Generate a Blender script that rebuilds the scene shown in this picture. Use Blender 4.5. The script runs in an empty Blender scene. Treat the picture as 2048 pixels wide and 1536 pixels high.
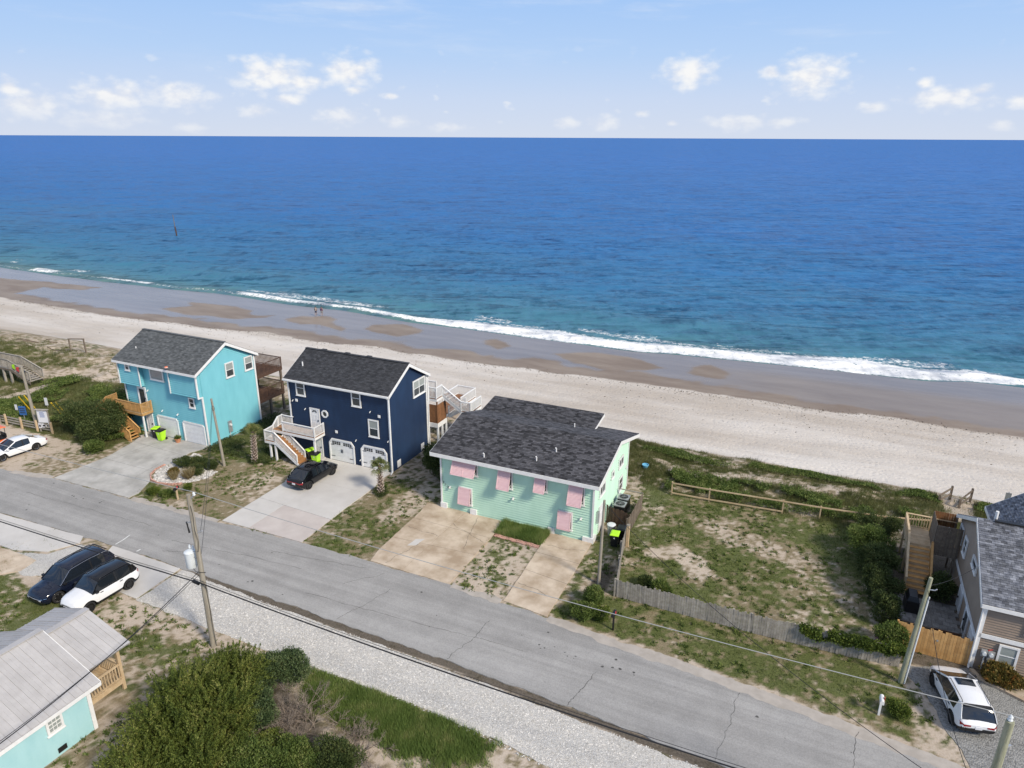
import bpy, bmesh, math, random
import numpy as np
from mathutils import Vector, Matrix
random.seed(7); RNG = np.random.default_rng(11)
SC = bpy.context.scene
COL = SC.collection
# world axes: X runs along the street, Y points out to sea, Z up, metres; the drone hovers over the origin
# ---------------------------------------------------------------- camera
CAM_H, YAW, PITCH, ROLL = 28.0, 0.4261, math.atan(493.5 / 1400.0), math.radians(0.27)
cam = bpy.data.cameras.new('camera'); cam_o = bpy.data.objects.new('camera', cam); COL.objects.link(cam_o)
cam.sensor_width = 36.0; cam.lens = 36.0 * 1400 / 2048; cam.clip_start = 0.2; cam.clip_end = 120000
_f = Vector((-math.sin(YAW) * math.cos(PITCH), math.cos(YAW) * math.cos(PITCH), -math.sin(PITCH)))
_r = Vector((math.cos(YAW), math.sin(YAW), 0)); _u = _r.cross(_f)
_r2 = _r * math.cos(ROLL) + _u * math.sin(ROLL); _u2 = -_r * math.sin(ROLL) + _u * math.cos(ROLL)
_m = Matrix((( _r2.x, _u2.x, -_f.x, 0), (_r2.y, _u2.y, -_f.y, 0), (_r2.z, _u2.z, -_f.z, CAM_H), (0, 0, 0, 1)))
cam_o.matrix_world = _m
SC.camera = cam_o
# ---------------------------------------------------------------- light
SUN_AZ, SUN_EL = math.radians(-21), math.radians(38)      # azimuth from +X (right along the street, a little landward)
sun = bpy.data.lights.new('sun', 'SUN'); sun.energy = 2.5; sun.angle = math.radians(9.0); sun.color = (1.0, 0.90, 0.75)
sun_o = bpy.data.objects.new('sun', sun); COL.objects.link(sun_o); sun_o.location = (40, -20, 60)
_d = Vector((math.cos(SUN_AZ) * math.cos(SUN_EL), math.sin(SUN_AZ) * math.cos(SUN_EL), math.sin(SUN_EL)))
sun_o.rotation_euler = (-_d).to_track_quat('-Z', 'Y').to_euler()
# ---------------------------------------------------------------- view
SC.view_settings.view_transform = 'Standard'; SC.view_settings.look = 'None'
SC.view_settings.exposure = 0.74; SC.view_settings.gamma = 1.0; SC.view_settings.use_curve_mapping = False
SC.cycles.max_bounces = 6; SC.cycles.diffuse_bounces = 3; SC.cycles.glossy_bounces = 3; SC.cycles.transmission_bounces = 4
SC.cycles.transparent_max_bounces = 6; SC.cycles.caustics_reflective = False; SC.cycles.caustics_refractive = False
SC.cycles.use_denoising = True
# ---------------------------------------------------------------- world: clear sky, fair-weather cumulus low down, thin cirrus
W = bpy.data.worlds.new('World'); SC.world = W; W.use_nodes = True
def build_world():
    nt = W.node_tree; N, L = nt.nodes, nt.links; N.clear()
    out = N.new('ShaderNodeOutputWorld'); bg = N.new('ShaderNodeBackground'); bg.inputs[1].default_value = 0.092
    L.new(bg.outputs[0], out.inputs[0])
    sky = N.new('ShaderNodeTexSky'); sky.sky_type = 'NISHITA'; sky.sun_disc = False
    sky.sun_elevation = SUN_EL; sky.sun_rotation = math.pi / 2 - SUN_AZ
    sky.air_density = 1.0; sky.dust_density = 0.15; sky.ozone_density = 4.0; sky.altitude = 20
    tc = N.new('ShaderNodeTexCoord'); sep = N.new('ShaderNodeSeparateXYZ'); L.new(tc.outputs['Generated'], sep.inputs[0])
    def math_(op, a, b=None, c=None):
        n = N.new('ShaderNodeMath'); n.operation = op
        for i, v in enumerate((a, b, c)):
            if v is None: continue
            if isinstance(v, (int, float)): n.inputs[i].default_value = v
            else: L.new(v, n.inputs[i])
        return n.outputs[0]
    az = math_('ARCTAN2', sep.outputs[0], sep.outputs[1]); el = math_('ARCSINE', sep.outputs[2])
    def comb(x, y, z=0.0):
        n = N.new('ShaderNodeCombineXYZ')
        for i, v in enumerate((x, y, z)):
            if isinstance(v, (int, float)): n.inputs[i].default_value = v
            else: L.new(v, n.inputs[i])
        return n.outputs[0]
    def noise(vec, scale, detail, rough=.55):
        n = N.new('ShaderNodeTexNoise'); n.inputs['Scale'].default_value = scale; n.inputs['Detail'].default_value = detail
        n.inputs['Roughness'].default_value = rough; L.new(vec, n.inputs['Vector']); return n.outputs[0]
    def ss(v, lo, hi, to=1.0):
        n = N.new('ShaderNodeMapRange'); n.interpolation_type = 'SMOOTHSTEP'
        n.inputs[1].default_value = lo; n.inputs[2].default_value = hi; n.inputs[3].default_value = 0; n.inputs[4].default_value = to
        L.new(v, n.inputs[0]); return n.outputs[0]
    p = comb(az, el)
    clouds = [(-0.997, 0.0316, 0.031, 0.013), (-1.013, 0.0505, 0.01, 0.0081), (-0.914, 0.0418, 0.04, 0.0141), (-0.844, 0.0452, 0.035, 0.0139), (-0.926, 0.0181, 0.045, 0.0093), (-0.732, 0.072, 0.048, 0.017), (-0.7, 0.0641, 0.031, 0.0093), (-0.637, 0.0789, 0.033, 0.0162), (-0.715, 0.0439, 0.017, 0.0059), (-0.756, 0.0292, 0.018, 0.0065), (-0.653, 0.0251, 0.029, 0.0091), (-0.577, 0.0184, 0.02, 0.0068), (-0.631, 0.056, 0.013, 0.0048), (-0.588, 0.0501, 0.01, 0.0036), (-0.833, 0.009, 0.017, 0.0052), (-0.514, 0.0119, 0.023, 0.005), (-0.305, 0.0178, 0.021, 0.0075), (-0.354, 0.0176, 0.015, 0.0062), (-0.135, 0.0191, 0.038, 0.0084), (-0.081, 0.019, 0.023, 0.0053), (-0.199, 0.0799, 0.034, 0.0162), (-0.053, 0.072, 0.039, 0.02), (-0.102, 0.077, 0.013, 0.0068), (0.021, 0.0355, 0.017, 0.0056), (0.095, 0.0441, 0.043, 0.0106), (0.07, 0.0606, 0.009, 0.0064), (0.127, 0.0523, 0.012, 0.0062), (0.165, 0.0411, 0.011, 0.0071), (0.153, 0.0154, 0.012, 0.0052), (-0.256, 0.0302, 0.009, 0.0037), (-0.217, 0.0179, 0.008, 0.0031)]
    best = None
    for a, e, wa, we in clouds:
        n = N.new('ShaderNodeVectorMath'); n.operation = 'SUBTRACT'; L.new(p, n.inputs[0]); n.inputs[1].default_value = (a, e, 0)
        s = N.new('ShaderNodeVectorMath'); s.operation = 'MULTIPLY'; L.new(n.outputs[0], s.inputs[0]); s.inputs[1].default_value = (1 / (wa * 1.5), 1 / (we * 1.7), 0)
        l = N.new('ShaderNodeVectorMath'); l.operation = 'LENGTH'; L.new(s.outputs[0], l.inputs[0])
        best = l.outputs['Value'] if best is None else math_('MINIMUM', best, l.outputs['Value'])
    pn = comb(math_('MULTIPLY', az, 1.0), math_('MULTIPLY', el, 1.7))
    big = noise(pn, 24, 2.0); fine = noise(pn, 42, 6.0, .55)
    near = math_('SUBTRACT', 1.0, best)                                # 1 at a cloud's heart, below 0 outside
    vo = N.new('ShaderNodeTexVoronoi'); vo.inputs['Scale'].default_value = 62; L.new(pn, vo.inputs['Vector']); puff = math_('MULTIPLY', math_('SUBTRACT', .42, vo.outputs['Distance']), .45)
    dens = math_('ADD', math_('ADD', near, puff), math_('MULTIPLY', math_('SUBTRACT', fine, 0.5), 1.2))
    m1 = ss(dens, 0.0, 0.95)
    # the same kind of cumulus all round the horizon, sparse
    band = math_('MULTIPLY', ss(el, 0.0, 0.03), math_('SUBTRACT', 1.0, ss(el, 0.05, 0.13)))
    gen = math_('MULTIPLY', ss(math_('ADD', big, math_('MULTIPLY', math_('SUBTRACT', fine, .5), .55)), 0.66, 0.82), band)
    m = math_('MULTIPLY', math_('MAXIMUM', m1, math_('MULTIPLY', gen, .55)), math_('ADD', 0.38, ss(el, 0.0, 0.06, 0.55)))
    # thin cirrus streaks; extra cover overhead, out of view, added to whiten the fill
    pc = comb(math_('ADD', math_('MULTIPLY', az, 2.2), math_('MULTIPLY', el, 2.6)), math_('MULTIPLY', el, 15.0))
    cir = math_('MULTIPLY', ss(math_('ADD', noise(pc, 1.6, 6, .6), ss(el, .22, .8, .22)), 0.5, 0.78, .55), ss(el, 0.04, 0.2))
    m = math_('MAXIMUM', m, cir)
    haze = N.new('ShaderNodeMix'); haze.data_type = 'RGBA'                # sea-level haze whitening the lowest sky
    # tone of the cumulus: white and faint grey mixed by noise
    shade = N.new('ShaderNodeMix'); shade.data_type = 'RGBA'; L.new(ss(fine, .35, .6), shade.inputs[0])
    shade.inputs[6].default_value = (5.3, 5.4, 5.75, 1); shade.inputs[7].default_value = (6.3, 6.25, 6.15, 1)
    rp = N.new('ShaderNodeValToRGB'); L.new(math_('MULTIPLY', el, 1 / .4), rp.inputs[0]); e = rp.color_ramp.elements   # hazy low sky, elevation 0 to 0.4 rad
    e[0].position = 0; e[0].color = (.433, .475, .557, 1); e[1].position = 1; e[1].color = (.17, .33, .60, 1)
    for p_, c_ in ((.12, (.385, .455, .58)), (.25, (.305, .42, .60)), (.47, (.225, .365, .605))): k_ = e.new(p_); k_.color = (*c_, 1)
    sc10 = N.new('ShaderNodeVectorMath'); sc10.operation = 'SCALE'; sc10.inputs['Scale'].default_value = 10.0; L.new(rp.outputs[0], sc10.inputs[0])
    tn = N.new('ShaderNodeVectorMath'); tn.operation = 'MULTIPLY'; L.new(sky.outputs[0], tn.inputs[0]); tn.inputs[1].default_value = (.80, .90, 1.04)
    L.new(ss(el, .22, .6), haze.inputs[0]); L.new(sc10.outputs[0], haze.inputs[6]); L.new(tn.outputs[0], haze.inputs[7])
    mix = N.new('ShaderNodeMix'); mix.data_type = 'RGBA'; L.new(m, mix.inputs[0]); L.new(haze.outputs[2], mix.inputs[6]); L.new(shade.outputs[2], mix.inputs[7])
    L.new(mix.outputs[2], bg.inputs[0])
build_world()
# ---------------------------------------------------------------- small helpers
def tag(o, label=None, cat=None, group=None, kind=None):
    for k, v in (('label', label), ('category', cat), ('group', group), ('kind', kind)):
        if v: o[k] = v
    return o
def thing(name, label, cat, loc=(0, 0, 0), rz=0.0, group=None):
    o = bpy.data.objects.new(name, None); COL.objects.link(o); o.location = loc; o.rotation_euler = (0, 0, rz); o.empty_display_size = .3
    return tag(o, label, cat, group)
class MB:
    def __init__(s): s.v = []; s.f = []
    def add(s, vs, fs):
        n = len(s.v); s.v += [tuple(p) for p in vs]; s.f += [tuple(i + n for i in f) for f in fs]; return s
    def box(s, x0, x1, y0, y1, z0, z1):
        return s.add([(x0, y0, z0), (x1, y0, z0), (x1, y1, z0), (x0, y1, z0), (x0, y0, z1), (x1, y0, z1), (x1, y1, z1), (x0, y1, z1)],
                     [(0, 3, 2, 1), (4, 5, 6, 7), (0, 1, 5, 4), (1, 2, 6, 5), (2, 3, 7, 6), (3, 0, 4, 7)])
    def beam(s, p, q, w, h, up=(0, 0, 1)):
        p, q, up = Vector(p), Vector(q), Vector(up); d = (q - p).normalized(); x = d.cross(up)
        x = x.normalized() if x.length > 1e-5 else Vector((1, 0, 0)); z = x.cross(d).normalized(); x *= w / 2; z *= h / 2
        return s.add([p - x - z, p + x - z, q + x - z, q - x - z, p - x + z, p + x + z, q + x + z, q - x + z],
                     [(0, 3, 2, 1), (4, 5, 6, 7), (0, 1, 5, 4), (1, 2, 6, 5), (2, 3, 7, 6), (3, 0, 4, 7)])
    def prism(s, poly, z0, z1):
        n = len(poly); a = sum(poly[i][0] * poly[(i + 1) % n][1] - poly[(i + 1) % n][0] * poly[i][1] for i in range(n))
        if a < 0: poly = poly[::-1]
        return s.add([(x, y, z0) for x, y in poly] + [(x, y, z1) for x, y in poly],
                     [tuple(range(n - 1, -1, -1)), tuple(range(n, 2 * n))] + [(i, (i + 1) % n, n + (i + 1) % n, n + i) for i in range(n)])
    def extr(s, pts, d):                                     # extrude a planar 3-D polygon by vector d
        n = len(pts); d = Vector(d)
        return s.add([Vector(p) for p in pts] + [Vector(p) + d for p in pts],
                     [tuple(range(n - 1, -1, -1)), tuple(range(n, 2 * n))] + [(i, (i + 1) % n, n + (i + 1) % n, n + i) for i in range(n)])
    def loft(s, rings, caps=True, closed=True):
        n = len(rings[0]); vs = [p for r in rings for p in r]; fs = []
        for k in range(len(rings) - 1):
            for i in range(n if closed else n - 1):
                j = (i + 1) % n; fs.append((k * n + i, k * n + j, (k + 1) * n + j, (k + 1) * n + i))
        if caps: fs += [tuple(range(n - 1, -1, -1)), tuple(range((len(rings) - 1) * n, len(rings) * n))]
        return s.add(vs, fs)
    def tube(s, pts, r, n=8, caps=True):
        pts = [Vector(p) for p in pts]; rs = r if isinstance(r, (list, tuple)) else [r] * len(pts); rings = []; ref = None
        for i, p in enumerate(pts):
            d = (pts[min(i + 1, len(pts) - 1)] - pts[max(i - 1, 0)]).normalized()
            if ref is None: ref = Vector((0, 0, 1)) if abs(d.z) < .9 else Vector((1, 0, 0))
            x = d.cross(ref).normalized(); y = x.cross(d).normalized(); ref = y
            rings.append([p + x * (math.cos(2 * math.pi * k / n) * rs[i]) + y * (math.sin(2 * math.pi * k / n) * rs[i]) for k in range(n)])
        return s.loft(rings, caps)
    def lathe(s, prof, c=(0, 0, 0), n=16, caps=True):
        return s.loft([[(c[0] + r * math.cos(2 * math.pi * k / n), c[1] + r * math.sin(2 * math.pi * k / n), c[2] + z) for k in range(n)] for r, z in prof], caps)
def mesh_of(name, mb, mat, smooth=False):
    m = bpy.data.meshes.new(name); m.from_pydata([tuple(v) for v in mb.v], [], mb.f); m.update()
    if mat: m.materials.append(mat)
    if smooth:
        m.polygons.foreach_set('use_smooth', [True] * len(m.polygons))
        m.set_sharp_from_angle(angle=math.radians(38))
    return m
def obj(name, mb, mat, parent=None, smooth=False, label=None, cat=None, group=None, kind=None, loc=None, rz=None):
    me = mb if isinstance(mb, bpy.types.Mesh) else mesh_of(name, mb, mat, smooth)
    o = bpy.data.objects.new(name, me); COL.objects.link(o)
    if parent: o.parent = parent
    if loc is not None: o.location = loc
    if rz is not None: o.rotation_euler = (0, 0, rz)
    return tag(o, label, cat, group, kind)
def bulk(name, V, F, mat, parent=None, smooth=False, **kw):  # big arrays, F of shape (m, 3) or (m, 4)
    V = np.ascontiguousarray(V, dtype=np.float32); F = np.ascontiguousarray(F, dtype=np.int32); k = F.shape[1]
    m = bpy.data.meshes.new(name); m.vertices.add(len(V)); m.vertices.foreach_set('co', V.ravel())
    m.loops.add(F.size); m.loops.foreach_set('vertex_index', F.ravel()); m.polygons.add(len(F))
    m.polygons.foreach_set('loop_start', np.arange(0, F.size, k, dtype=np.int32))
    if smooth: m.polygons.foreach_set('use_smooth', np.ones(len(F), bool))
    m.update(calc_edges=True); m.materials.append(mat)
    return obj(name, m, None, parent, **kw)
_cache = {}
def piece(name, parent, mat, size, loc, mtx=None):           # a box part; alike pieces share their mesh
    key = (mat.name, tuple(round(v, 3) for v in size))
    if key not in _cache:
        b = MB(); b.box(-size[0] / 2, size[0] / 2, -size[1] / 2, size[1] / 2, -size[2] / 2, size[2] / 2); _cache[key] = mesh_of(name, b, mat)
    o = bpy.data.objects.new(name, _cache[key]); COL.objects.link(o); o.parent = parent
    if mtx is not None: o.matrix_local = Matrix.Translation(Vector(loc)) @ mtx.to_4x4()
    else: o.location = loc
    return o
def stick(name, parent, mat, p, q, w, h):                    # a beam part from p to q
    p, q = Vector(p), Vector(q); d = q - p; L = round(d.length, 2); d = d.normalized(); up = Vector((0, 0, 1)) if abs(d.z) < .95 else Vector((0, 1, 0))
    y = up.cross(d).normalized(); z = d.cross(y)
    return piece(name, parent, mat, (L, w, h), (p + q) / 2, Matrix((d, y, z)).transposed())
def copy_tree(o, parent=None):
    c = o.copy(); COL.objects.link(c)
    if parent: c.parent = parent
    for ch in list(o.children):
        copy_tree(ch, c)
    return c
# ---------------------------------------------------------------- materials
def mat_new(name):
    m = bpy.data.materials.new(name); m.use_nodes = True; nt = m.node_tree
    return m, nt.nodes, nt.links, nt.nodes['Principled BSDF']
def M(name, c1, c2=None, rough=.7, scale=2.0, bump=0.0, bscale=30.0, metal=0.0, spec=.5, island=0.0, objv=0.0, coat=0.0, detail=4.0, stretch=(1, 1, 1), c3=None, trans=0.0):
    m, N, L, P = mat_new(name)
    P.inputs['Roughness'].default_value = rough; P.inputs['Metallic'].default_value = metal
    P.inputs['Specular IOR Level'].default_value = spec; P.inputs['Coat Weight'].default_value = coat; P.inputs['Coat Roughness'].default_value = .05
    P.inputs['Base Color'].default_value = (*c1, 1)
    geo = N.new('ShaderNodeNewGeometry'); mp = N.new('ShaderNodeMapping'); mp.inputs['Scale'].default_value = stretch; L.new(geo.outputs['Position'], mp.inputs[0])
    col = None
    if c2:
        n = N.new('ShaderNodeTexNoise'); n.inputs['Scale'].default_value = scale; n.inputs['Detail'].default_value = detail; n.inputs['Roughness'].default_value = .62; L.new(mp.outputs[0], n.inputs['Vector'])
        r = N.new('ShaderNodeValToRGB'); r.color_ramp.elements[0].position = .36; r.color_ramp.elements[1].position = .64
        r.color_ramp.elements[0].color = (*c1, 1); r.color_ramp.elements[1].color = (*c2, 1)
        if c3: e = r.color_ramp.elements.new(.74); e.color = (*c3, 1)
        L.new(n.outputs[0], r.inputs[0]); col = r.outputs[0]
    if island or objv:
        src = geo.outputs['Random Per Island'] if island else N.new('ShaderNodeObjectInfo').outputs['Random']
        a = island or objv
        mr = N.new('ShaderNodeMapRange'); mr.inputs[3].default_value = 1 - a; mr.inputs[4].default_value = 1 + a; L.new(src, mr.inputs[0])
        mx = N.new('ShaderNodeVectorMath'); mx.operation = 'SCALE'; L.new(mr.outputs[0], mx.inputs['Scale'])
        if col: L.new(col, mx.inputs[0])
        else: mx.inputs[0].default_value = c1
        col = mx.outputs[0]
    if col: L.new(col, P.inputs['Base Color'])
    if bump:
        n = N.new('ShaderNodeTexNoise'); n.inputs['Scale'].default_value = bscale; n.inputs['Detail'].default_value = 4; L.new(mp.outputs[0], n.inputs['Vector'])
        b = N.new('ShaderNodeBump'); b.inputs['Strength'].default_value = bump; b.inputs['Distance'].default_value = .03; L.new(n.outputs[0], b.inputs['Height']); L.new(b.outputs[0], P.inputs['Normal'])
    return m
def leaf_mat(name, c1, c2, c3=None, scale=1.2, spread=.35):   # leaves: colour per leaf and per clump, some light passing through
    m, N, L, P = mat_new(name); P.inputs['Roughness'].default_value = .6; P.inputs['Specular IOR Level'].default_value = .25
    geo = N.new('ShaderNodeNewGeometry'); n = N.new('ShaderNodeTexNoise'); n.inputs['Scale'].default_value = scale; n.inputs['Detail'].default_value = 3; L.new(geo.outputs['Position'], n.inputs['Vector'])
    ad = N.new('ShaderNodeMath'); ad.operation = 'MULTIPLY_ADD'; L.new(geo.outputs['Random Per Island'], ad.inputs[0]); ad.inputs[1].default_value = spread; L.new(n.outputs[0], ad.inputs[2])
    r = N.new('ShaderNodeValToRGB'); e = r.color_ramp.elements; e[0].position = .42; e[1].position = .78; e[0].color = (*c1, 1); e[1].color = (*c2, 1)
    if c3: k = e.new(.93); k.color = (*c3, 1)
    L.new(ad.outputs[0], r.inputs[0]); L.new(r.outputs[0], P.inputs['Base Color'])
    tr = N.new('ShaderNodeBsdfTranslucent'); L.new(r.outputs[0], tr.inputs[0]); mx = N.new('ShaderNodeMixShader'); mx.inputs[0].default_value = .32
    L.new(P.outputs[0], mx.inputs[1]); L.new(tr.outputs[0], mx.inputs[2]); L.new(mx.outputs[0], N['Material Output'].inputs[0])
    return m
MT = {}
def mats():
    w = MT
    w['white'] = M('white_trim', (.74, .74, .73), (.82, .82, .81), .45, 3)
    w['turq'] = M('turquoise_siding', (.165, .47, .535), (.195, .52, .58), .5, 1.3, stretch=(1, 1, .35), detail=6)
    w['turq_pale'] = M('pale_turquoise_siding', (.29, .50, .525), (.345, .555, .575), .5, 1.3, stretch=(1, 1, .35), detail=6)
    w['navy'] = M('navy_siding', (.0045, .017, .050), (.008, .026, .070), .5, 1.3, stretch=(1, 1, .4), detail=6)
    w['mint'] = M('mint_siding', (.49, .72, .555), (.55, .78, .615), .5, 1.2, stretch=(1, 1, .35), detail=6)
    w['tan'] = M('tan_siding', (.245, .185, .135), (.285, .22, .165), .55, .8)
    w['pink'] = M('pink_shutter', (.74, .49, .50), (.80, .56, .56), .5, 1.2, stretch=(1, 1, 6))
    w['sh_grey'] = M('charcoal_shingle', (.082, .089, .092), (.125, .133, .136), .85, 3, island=.35, bump=.3, bscale=60)
    w['sh_black'] = M('black_shingle', (.030, .032, .037), (.050, .052, .058), .85, 3, island=.4, bump=.3, bscale=60)
    w['sh_mint'] = M('slate_shingle', (.050, .049, .054), (.075, .074, .080), .8, 5, island=.75, bump=.3, bscale=60)
    w['sh_tan'] = M('grey_blend_shingle', (.085, .092, .112), (.195, .205, .23), .8, 3.2, island=.5, bump=.3, bscale=60)
    w['metal_roof'] = M('galvanised_roof', (.43, .415, .405), (.49, .475, .465), .45, 1.5, metal=.1, objv=.05)
    w['glass'] = M('window_glass', (.03, .038, .042), (.05, .06, .066), .06, 1.5, spec=.8)
    w['blind'] = M('blind_behind_glass', (.26, .29, .28), (.35, .38, .36), .15, 8, stretch=(.2, .2, 6), spec=.6)
    w['wood_new'] = M('fresh_cedar', (.47, .25, .085), (.58, .34, .13), .65, 3, stretch=(1, 1, 1), bump=.2, objv=.14)
    w['wood_stain'] = M('stained_cedar', (.19, .085, .035), (.26, .12, .05), .6, 4, bump=.2, objv=.2)
    w['wood_dark'] = M('dark_brown_deck', (.075, .040, .024), (.115, .06, .036), .7, 4, bump=.2, objv=.25)
    w['wood_grey'] = M('weathered_wood', (.25, .225, .19), (.36, .33, .285), .85, 4, bump=.3, objv=.2)
    w['wood_brown'] = M('brown_weathered_wood', (.13, .10, .075), (.20, .16, .12), .85, 4, bump=.3, objv=.22)
    w['wood_tan'] = M('tan_treated_wood', (.47, .34, .20), (.57, .44, .28), .75, 3, bump=.2, objv=.12)
    w['tread'] = M('oiled_tread', (.30, .145, .06), (.38, .20, .085), .6, 4, bump=.15, objv=.15)
    w['pole'] = M('utility_pole_wood', (.24, .21, .165), (.36, .33, .27), .85, 3, bump=.4, bscale=14, stretch=(6, 6, .5))
    w['pole_green'] = M('treated_pole_wood', (.235, .245, .16), (.36, .36, .26), .85, 2.2, bump=.4, bscale=14, stretch=(5, 5, .6))
    w['black'] = M('black_plastic', (.012, .012, .013), None, .45)
    w['rubber'] = M('tyre_rubber', (.016, .016, .017), None, .8)
    w['alloy'] = M('alloy_wheel', (.45, .45, .46), None, .3, metal=.8)
    w['alloy_dark'] = M('dark_alloy_wheel', (.03, .03, .033), None, .35, metal=.6)
    w['chrome'] = M('bright_trim', (.7, .71, .72), None, .15, metal=1.0)
    w['car_glass'] = M('tinted_car_glass', (.012, .016, .022), None, .04, spec=.9)
    w['paint_white'] = M('white_car_paint', (.78, .79, .80), None, .25, coat=.8)
    w['paint_black'] = M('black_car_paint', (.004, .0045, .006), None, .14, coat=.5, spec=.35)
    w['paint_navy'] = M('blue_black_car_paint', (.006, .009, .022), None, .14, coat=.6, spec=.35)
    w['paint_orange'] = M('orange_paint', (.80, .155, .03), None, .35, coat=.4)
    w['red_lamp'] = M('red_lamp_lens', (.28, .012, .018), None, .15)
    w['white_lamp'] = M('clear_lamp_lens', (.55, .56, .58), None, .1)
    w['steel'] = M('galvanised_steel', (.42, .43, .44), (.52, .53, .54), .4, 6, metal=.5)
    w['transformer'] = M('pale_grey_enamel', (.62, .66, .68), (.70, .73, .74), .4, 4)
    w['lime'] = M('lime_plastic', (.42, .80, .02), (.47, .84, .04), .45, 3)
    w['terracotta'] = M('terracotta', (.46, .19, .09), (.54, .25, .13), .8, 6)
    w['mauve_pot'] = M('mauve_plastic', (.32, .20, .24), None, .6)
    w['blue_plastic'] = M('pale_blue_plastic', (.16, .44, .62), None, .5)
    w['cable'] = M('cable_black', (.012, .012, .013), None, .6)
    w['cable_pale'] = M('bare_aluminium_cable', (.42, .42, .40), None, .5, metal=.3)
    w['sign_blue'] = M('blue_sign_face', (.03, .12, .34), None, .5)
    w['sign_white'] = M('white_sign_face', (.68, .69, .72), None, .5)
    w['letter_blue'] = M('blue_lettering', (.08, .14, .34), None, .6)
    w['letter_black'] = M('black_lettering', (.02, .02, .02), None, .6)
    w['yellow'] = M('yellow_plastic', (.75, .50, .03), None, .5)
    w['red'] = M('red_cloth', (.62, .05, .05), None, .8)
    w['brick'] = M('pink_brick', (.50, .27, .21), (.58, .35, .28), .9, 5, bump=.3, objv=.2)
    w['rock'] = M('pale_river_rock', (.42, .40, .37), (.60, .58, .55), .9, 6, island=.4)
    w['asphalt'] = None
mats()
# ---------------------------------------------------------------- numpy noise and polygons
def _h(ix, iy, seed):
    n = (ix.astype(np.int64) * 374761393 + iy.astype(np.int64) * 668265263 + seed * 1442695041) & 0x7fffffff
    n = ((n ^ (n >> 13)) * 1274126177) & 0x7fffffff
    return ((n ^ (n >> 16)) & 0xffff) / 65535.0
def vnoise(x, y, seed=0):
    ix, iy = np.floor(x), np.floor(y); fx, fy = x - ix, y - iy; fx, fy = fx * fx * (3 - 2 * fx), fy * fy * (3 - 2 * fy)
    return (_h(ix, iy, seed) * (1 - fx) + _h(ix + 1, iy, seed) * fx) * (1 - fy) + (_h(ix, iy + 1, seed) * (1 - fx) + _h(ix + 1, iy + 1, seed) * fx) * fy
def fbm(x, y, sc=1.0, oct=4, seed=0):
    a, s, t = .5, 0, 0
    for k in range(oct): s = s + a * vnoise(x * sc, y * sc, seed + k); t += a; a *= .5; sc *= 2.03
    return s / t
def sstep(x, a, b):
    t = np.clip((x - a) / (b - a), 0, 1); return t * t * (3 - 2 * t)
def in_poly(x, y, poly):
    r = np.zeros(np.shape(x), bool); n = len(poly)
    for i in range(n):
        x0, y0 = poly[i]; x1, y1 = poly[(i + 1) % n]
        if y0 == y1: continue
        c = ((y0 > y) != (y1 > y)) & (x < (x1 - x0) * (y - y0) / (y1 - y0) + x0); r ^= c
    return r
def poly_dist(x, y, poly):                                   # signed distance, positive inside
    d = np.full(np.shape(x), 1e9); n = len(poly)
    for i in range(n):
        ax, ay = poly[i]; bx, by = poly[(i + 1) % n]; ex, ey = bx - ax, by - ay; q = ex * ex + ey * ey + 1e-9
        t = np.clip(((x - ax) * ex + (y - ay) * ey) / q, 0, 1); d = np.minimum(d, np.hypot(x - ax - t * ex, y - ay - t * ey))
    return np.where(in_poly(x, y, poly), d, -d)
def ragged(poly, step=.35, amp=.06, seed=1):                 # an outline with a worn, uneven edge
    out = []; n = len(poly)
    for i in range(n):
        a, b = Vector(poly[i]), Vector(poly[(i + 1) % n]); L = (b - a).length; k = max(1, int(L / step)); nrm = Vector((-(b - a).y, (b - a).x)).normalized()
        for j in range(k):
            p = a + (b - a) * (j / k); w = (fbm(np.array([p.x]), np.array([p.y]), 1.1, 3, seed)[0] - .5) * 2 * amp + random.uniform(-.25, .25) * amp
            out.append(tuple(p + nrm * w))
    return out
def clip(poly, nx, ny, c):                                   # keep nx*x + ny*y <= c
    out = []; n = len(poly)
    for i in range(n):
        p, q = poly[i], poly[(i + 1) % n]; dp, dq = nx * p[0] + ny * p[1] - c, nx * q[0] + ny * q[1] - c
        if dp <= 0: out.append(p)
        if dp * dq < 0: t = dp / (dp - dq); out.append((p[0] + t * (q[0] - p[0]), p[1] + t * (q[1] - p[1])))
    return out
# ================================================================ terrain, sea, road
SEA_Z = -2.9
_lo = sorted([(-400, 105), (-188.0, 105.6), (-174.9, 104.8), (-165.0, 104.5), (-156.9, 105.1), (-146.7, 104.8), (-133.6, 105.1), (-127.1, 104.8), (-116.2, 106.2), (-107.7, 105.6), (-95.1, 104.4), (-81.7, 105.2), (-71.8, 103.7), (-65.4, 102.7), (-53.7, 102.4), (-47.1, 102.1), (-40.9, 101.9), (-32.3, 102.0), (-25.1, 101.6), (-20.3, 102.8), (-18.4, 103.0), (-10.0, 103.7), (-1.9, 104.4), (6.9, 104.7), (14.1, 105.3), (19.0, 107.2), (25.7, 108.1), (300, 110)])
_hi = sorted([(-400, 108), (-194.5, 109.4), (-177.4, 109.0), (-159.2, 106.4), (-145.9, 106.3), (-136.5, 107.0), (-125.0, 107.6), (-112.0, 109.1), (-93.3, 107.0), (-83.0, 107.1), (-77.8, 106.8), (-67.0, 105.3), (-56.4, 107.2), (-44.7, 107.3), (-40.5, 108.0), (-30.7, 106.2), (-21.3, 107.4), (-5.0, 109.2), (5.8, 112.3), (13.3, 110.1), (21.1, 113.3), (26.2, 111.0), (300, 113)])
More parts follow.
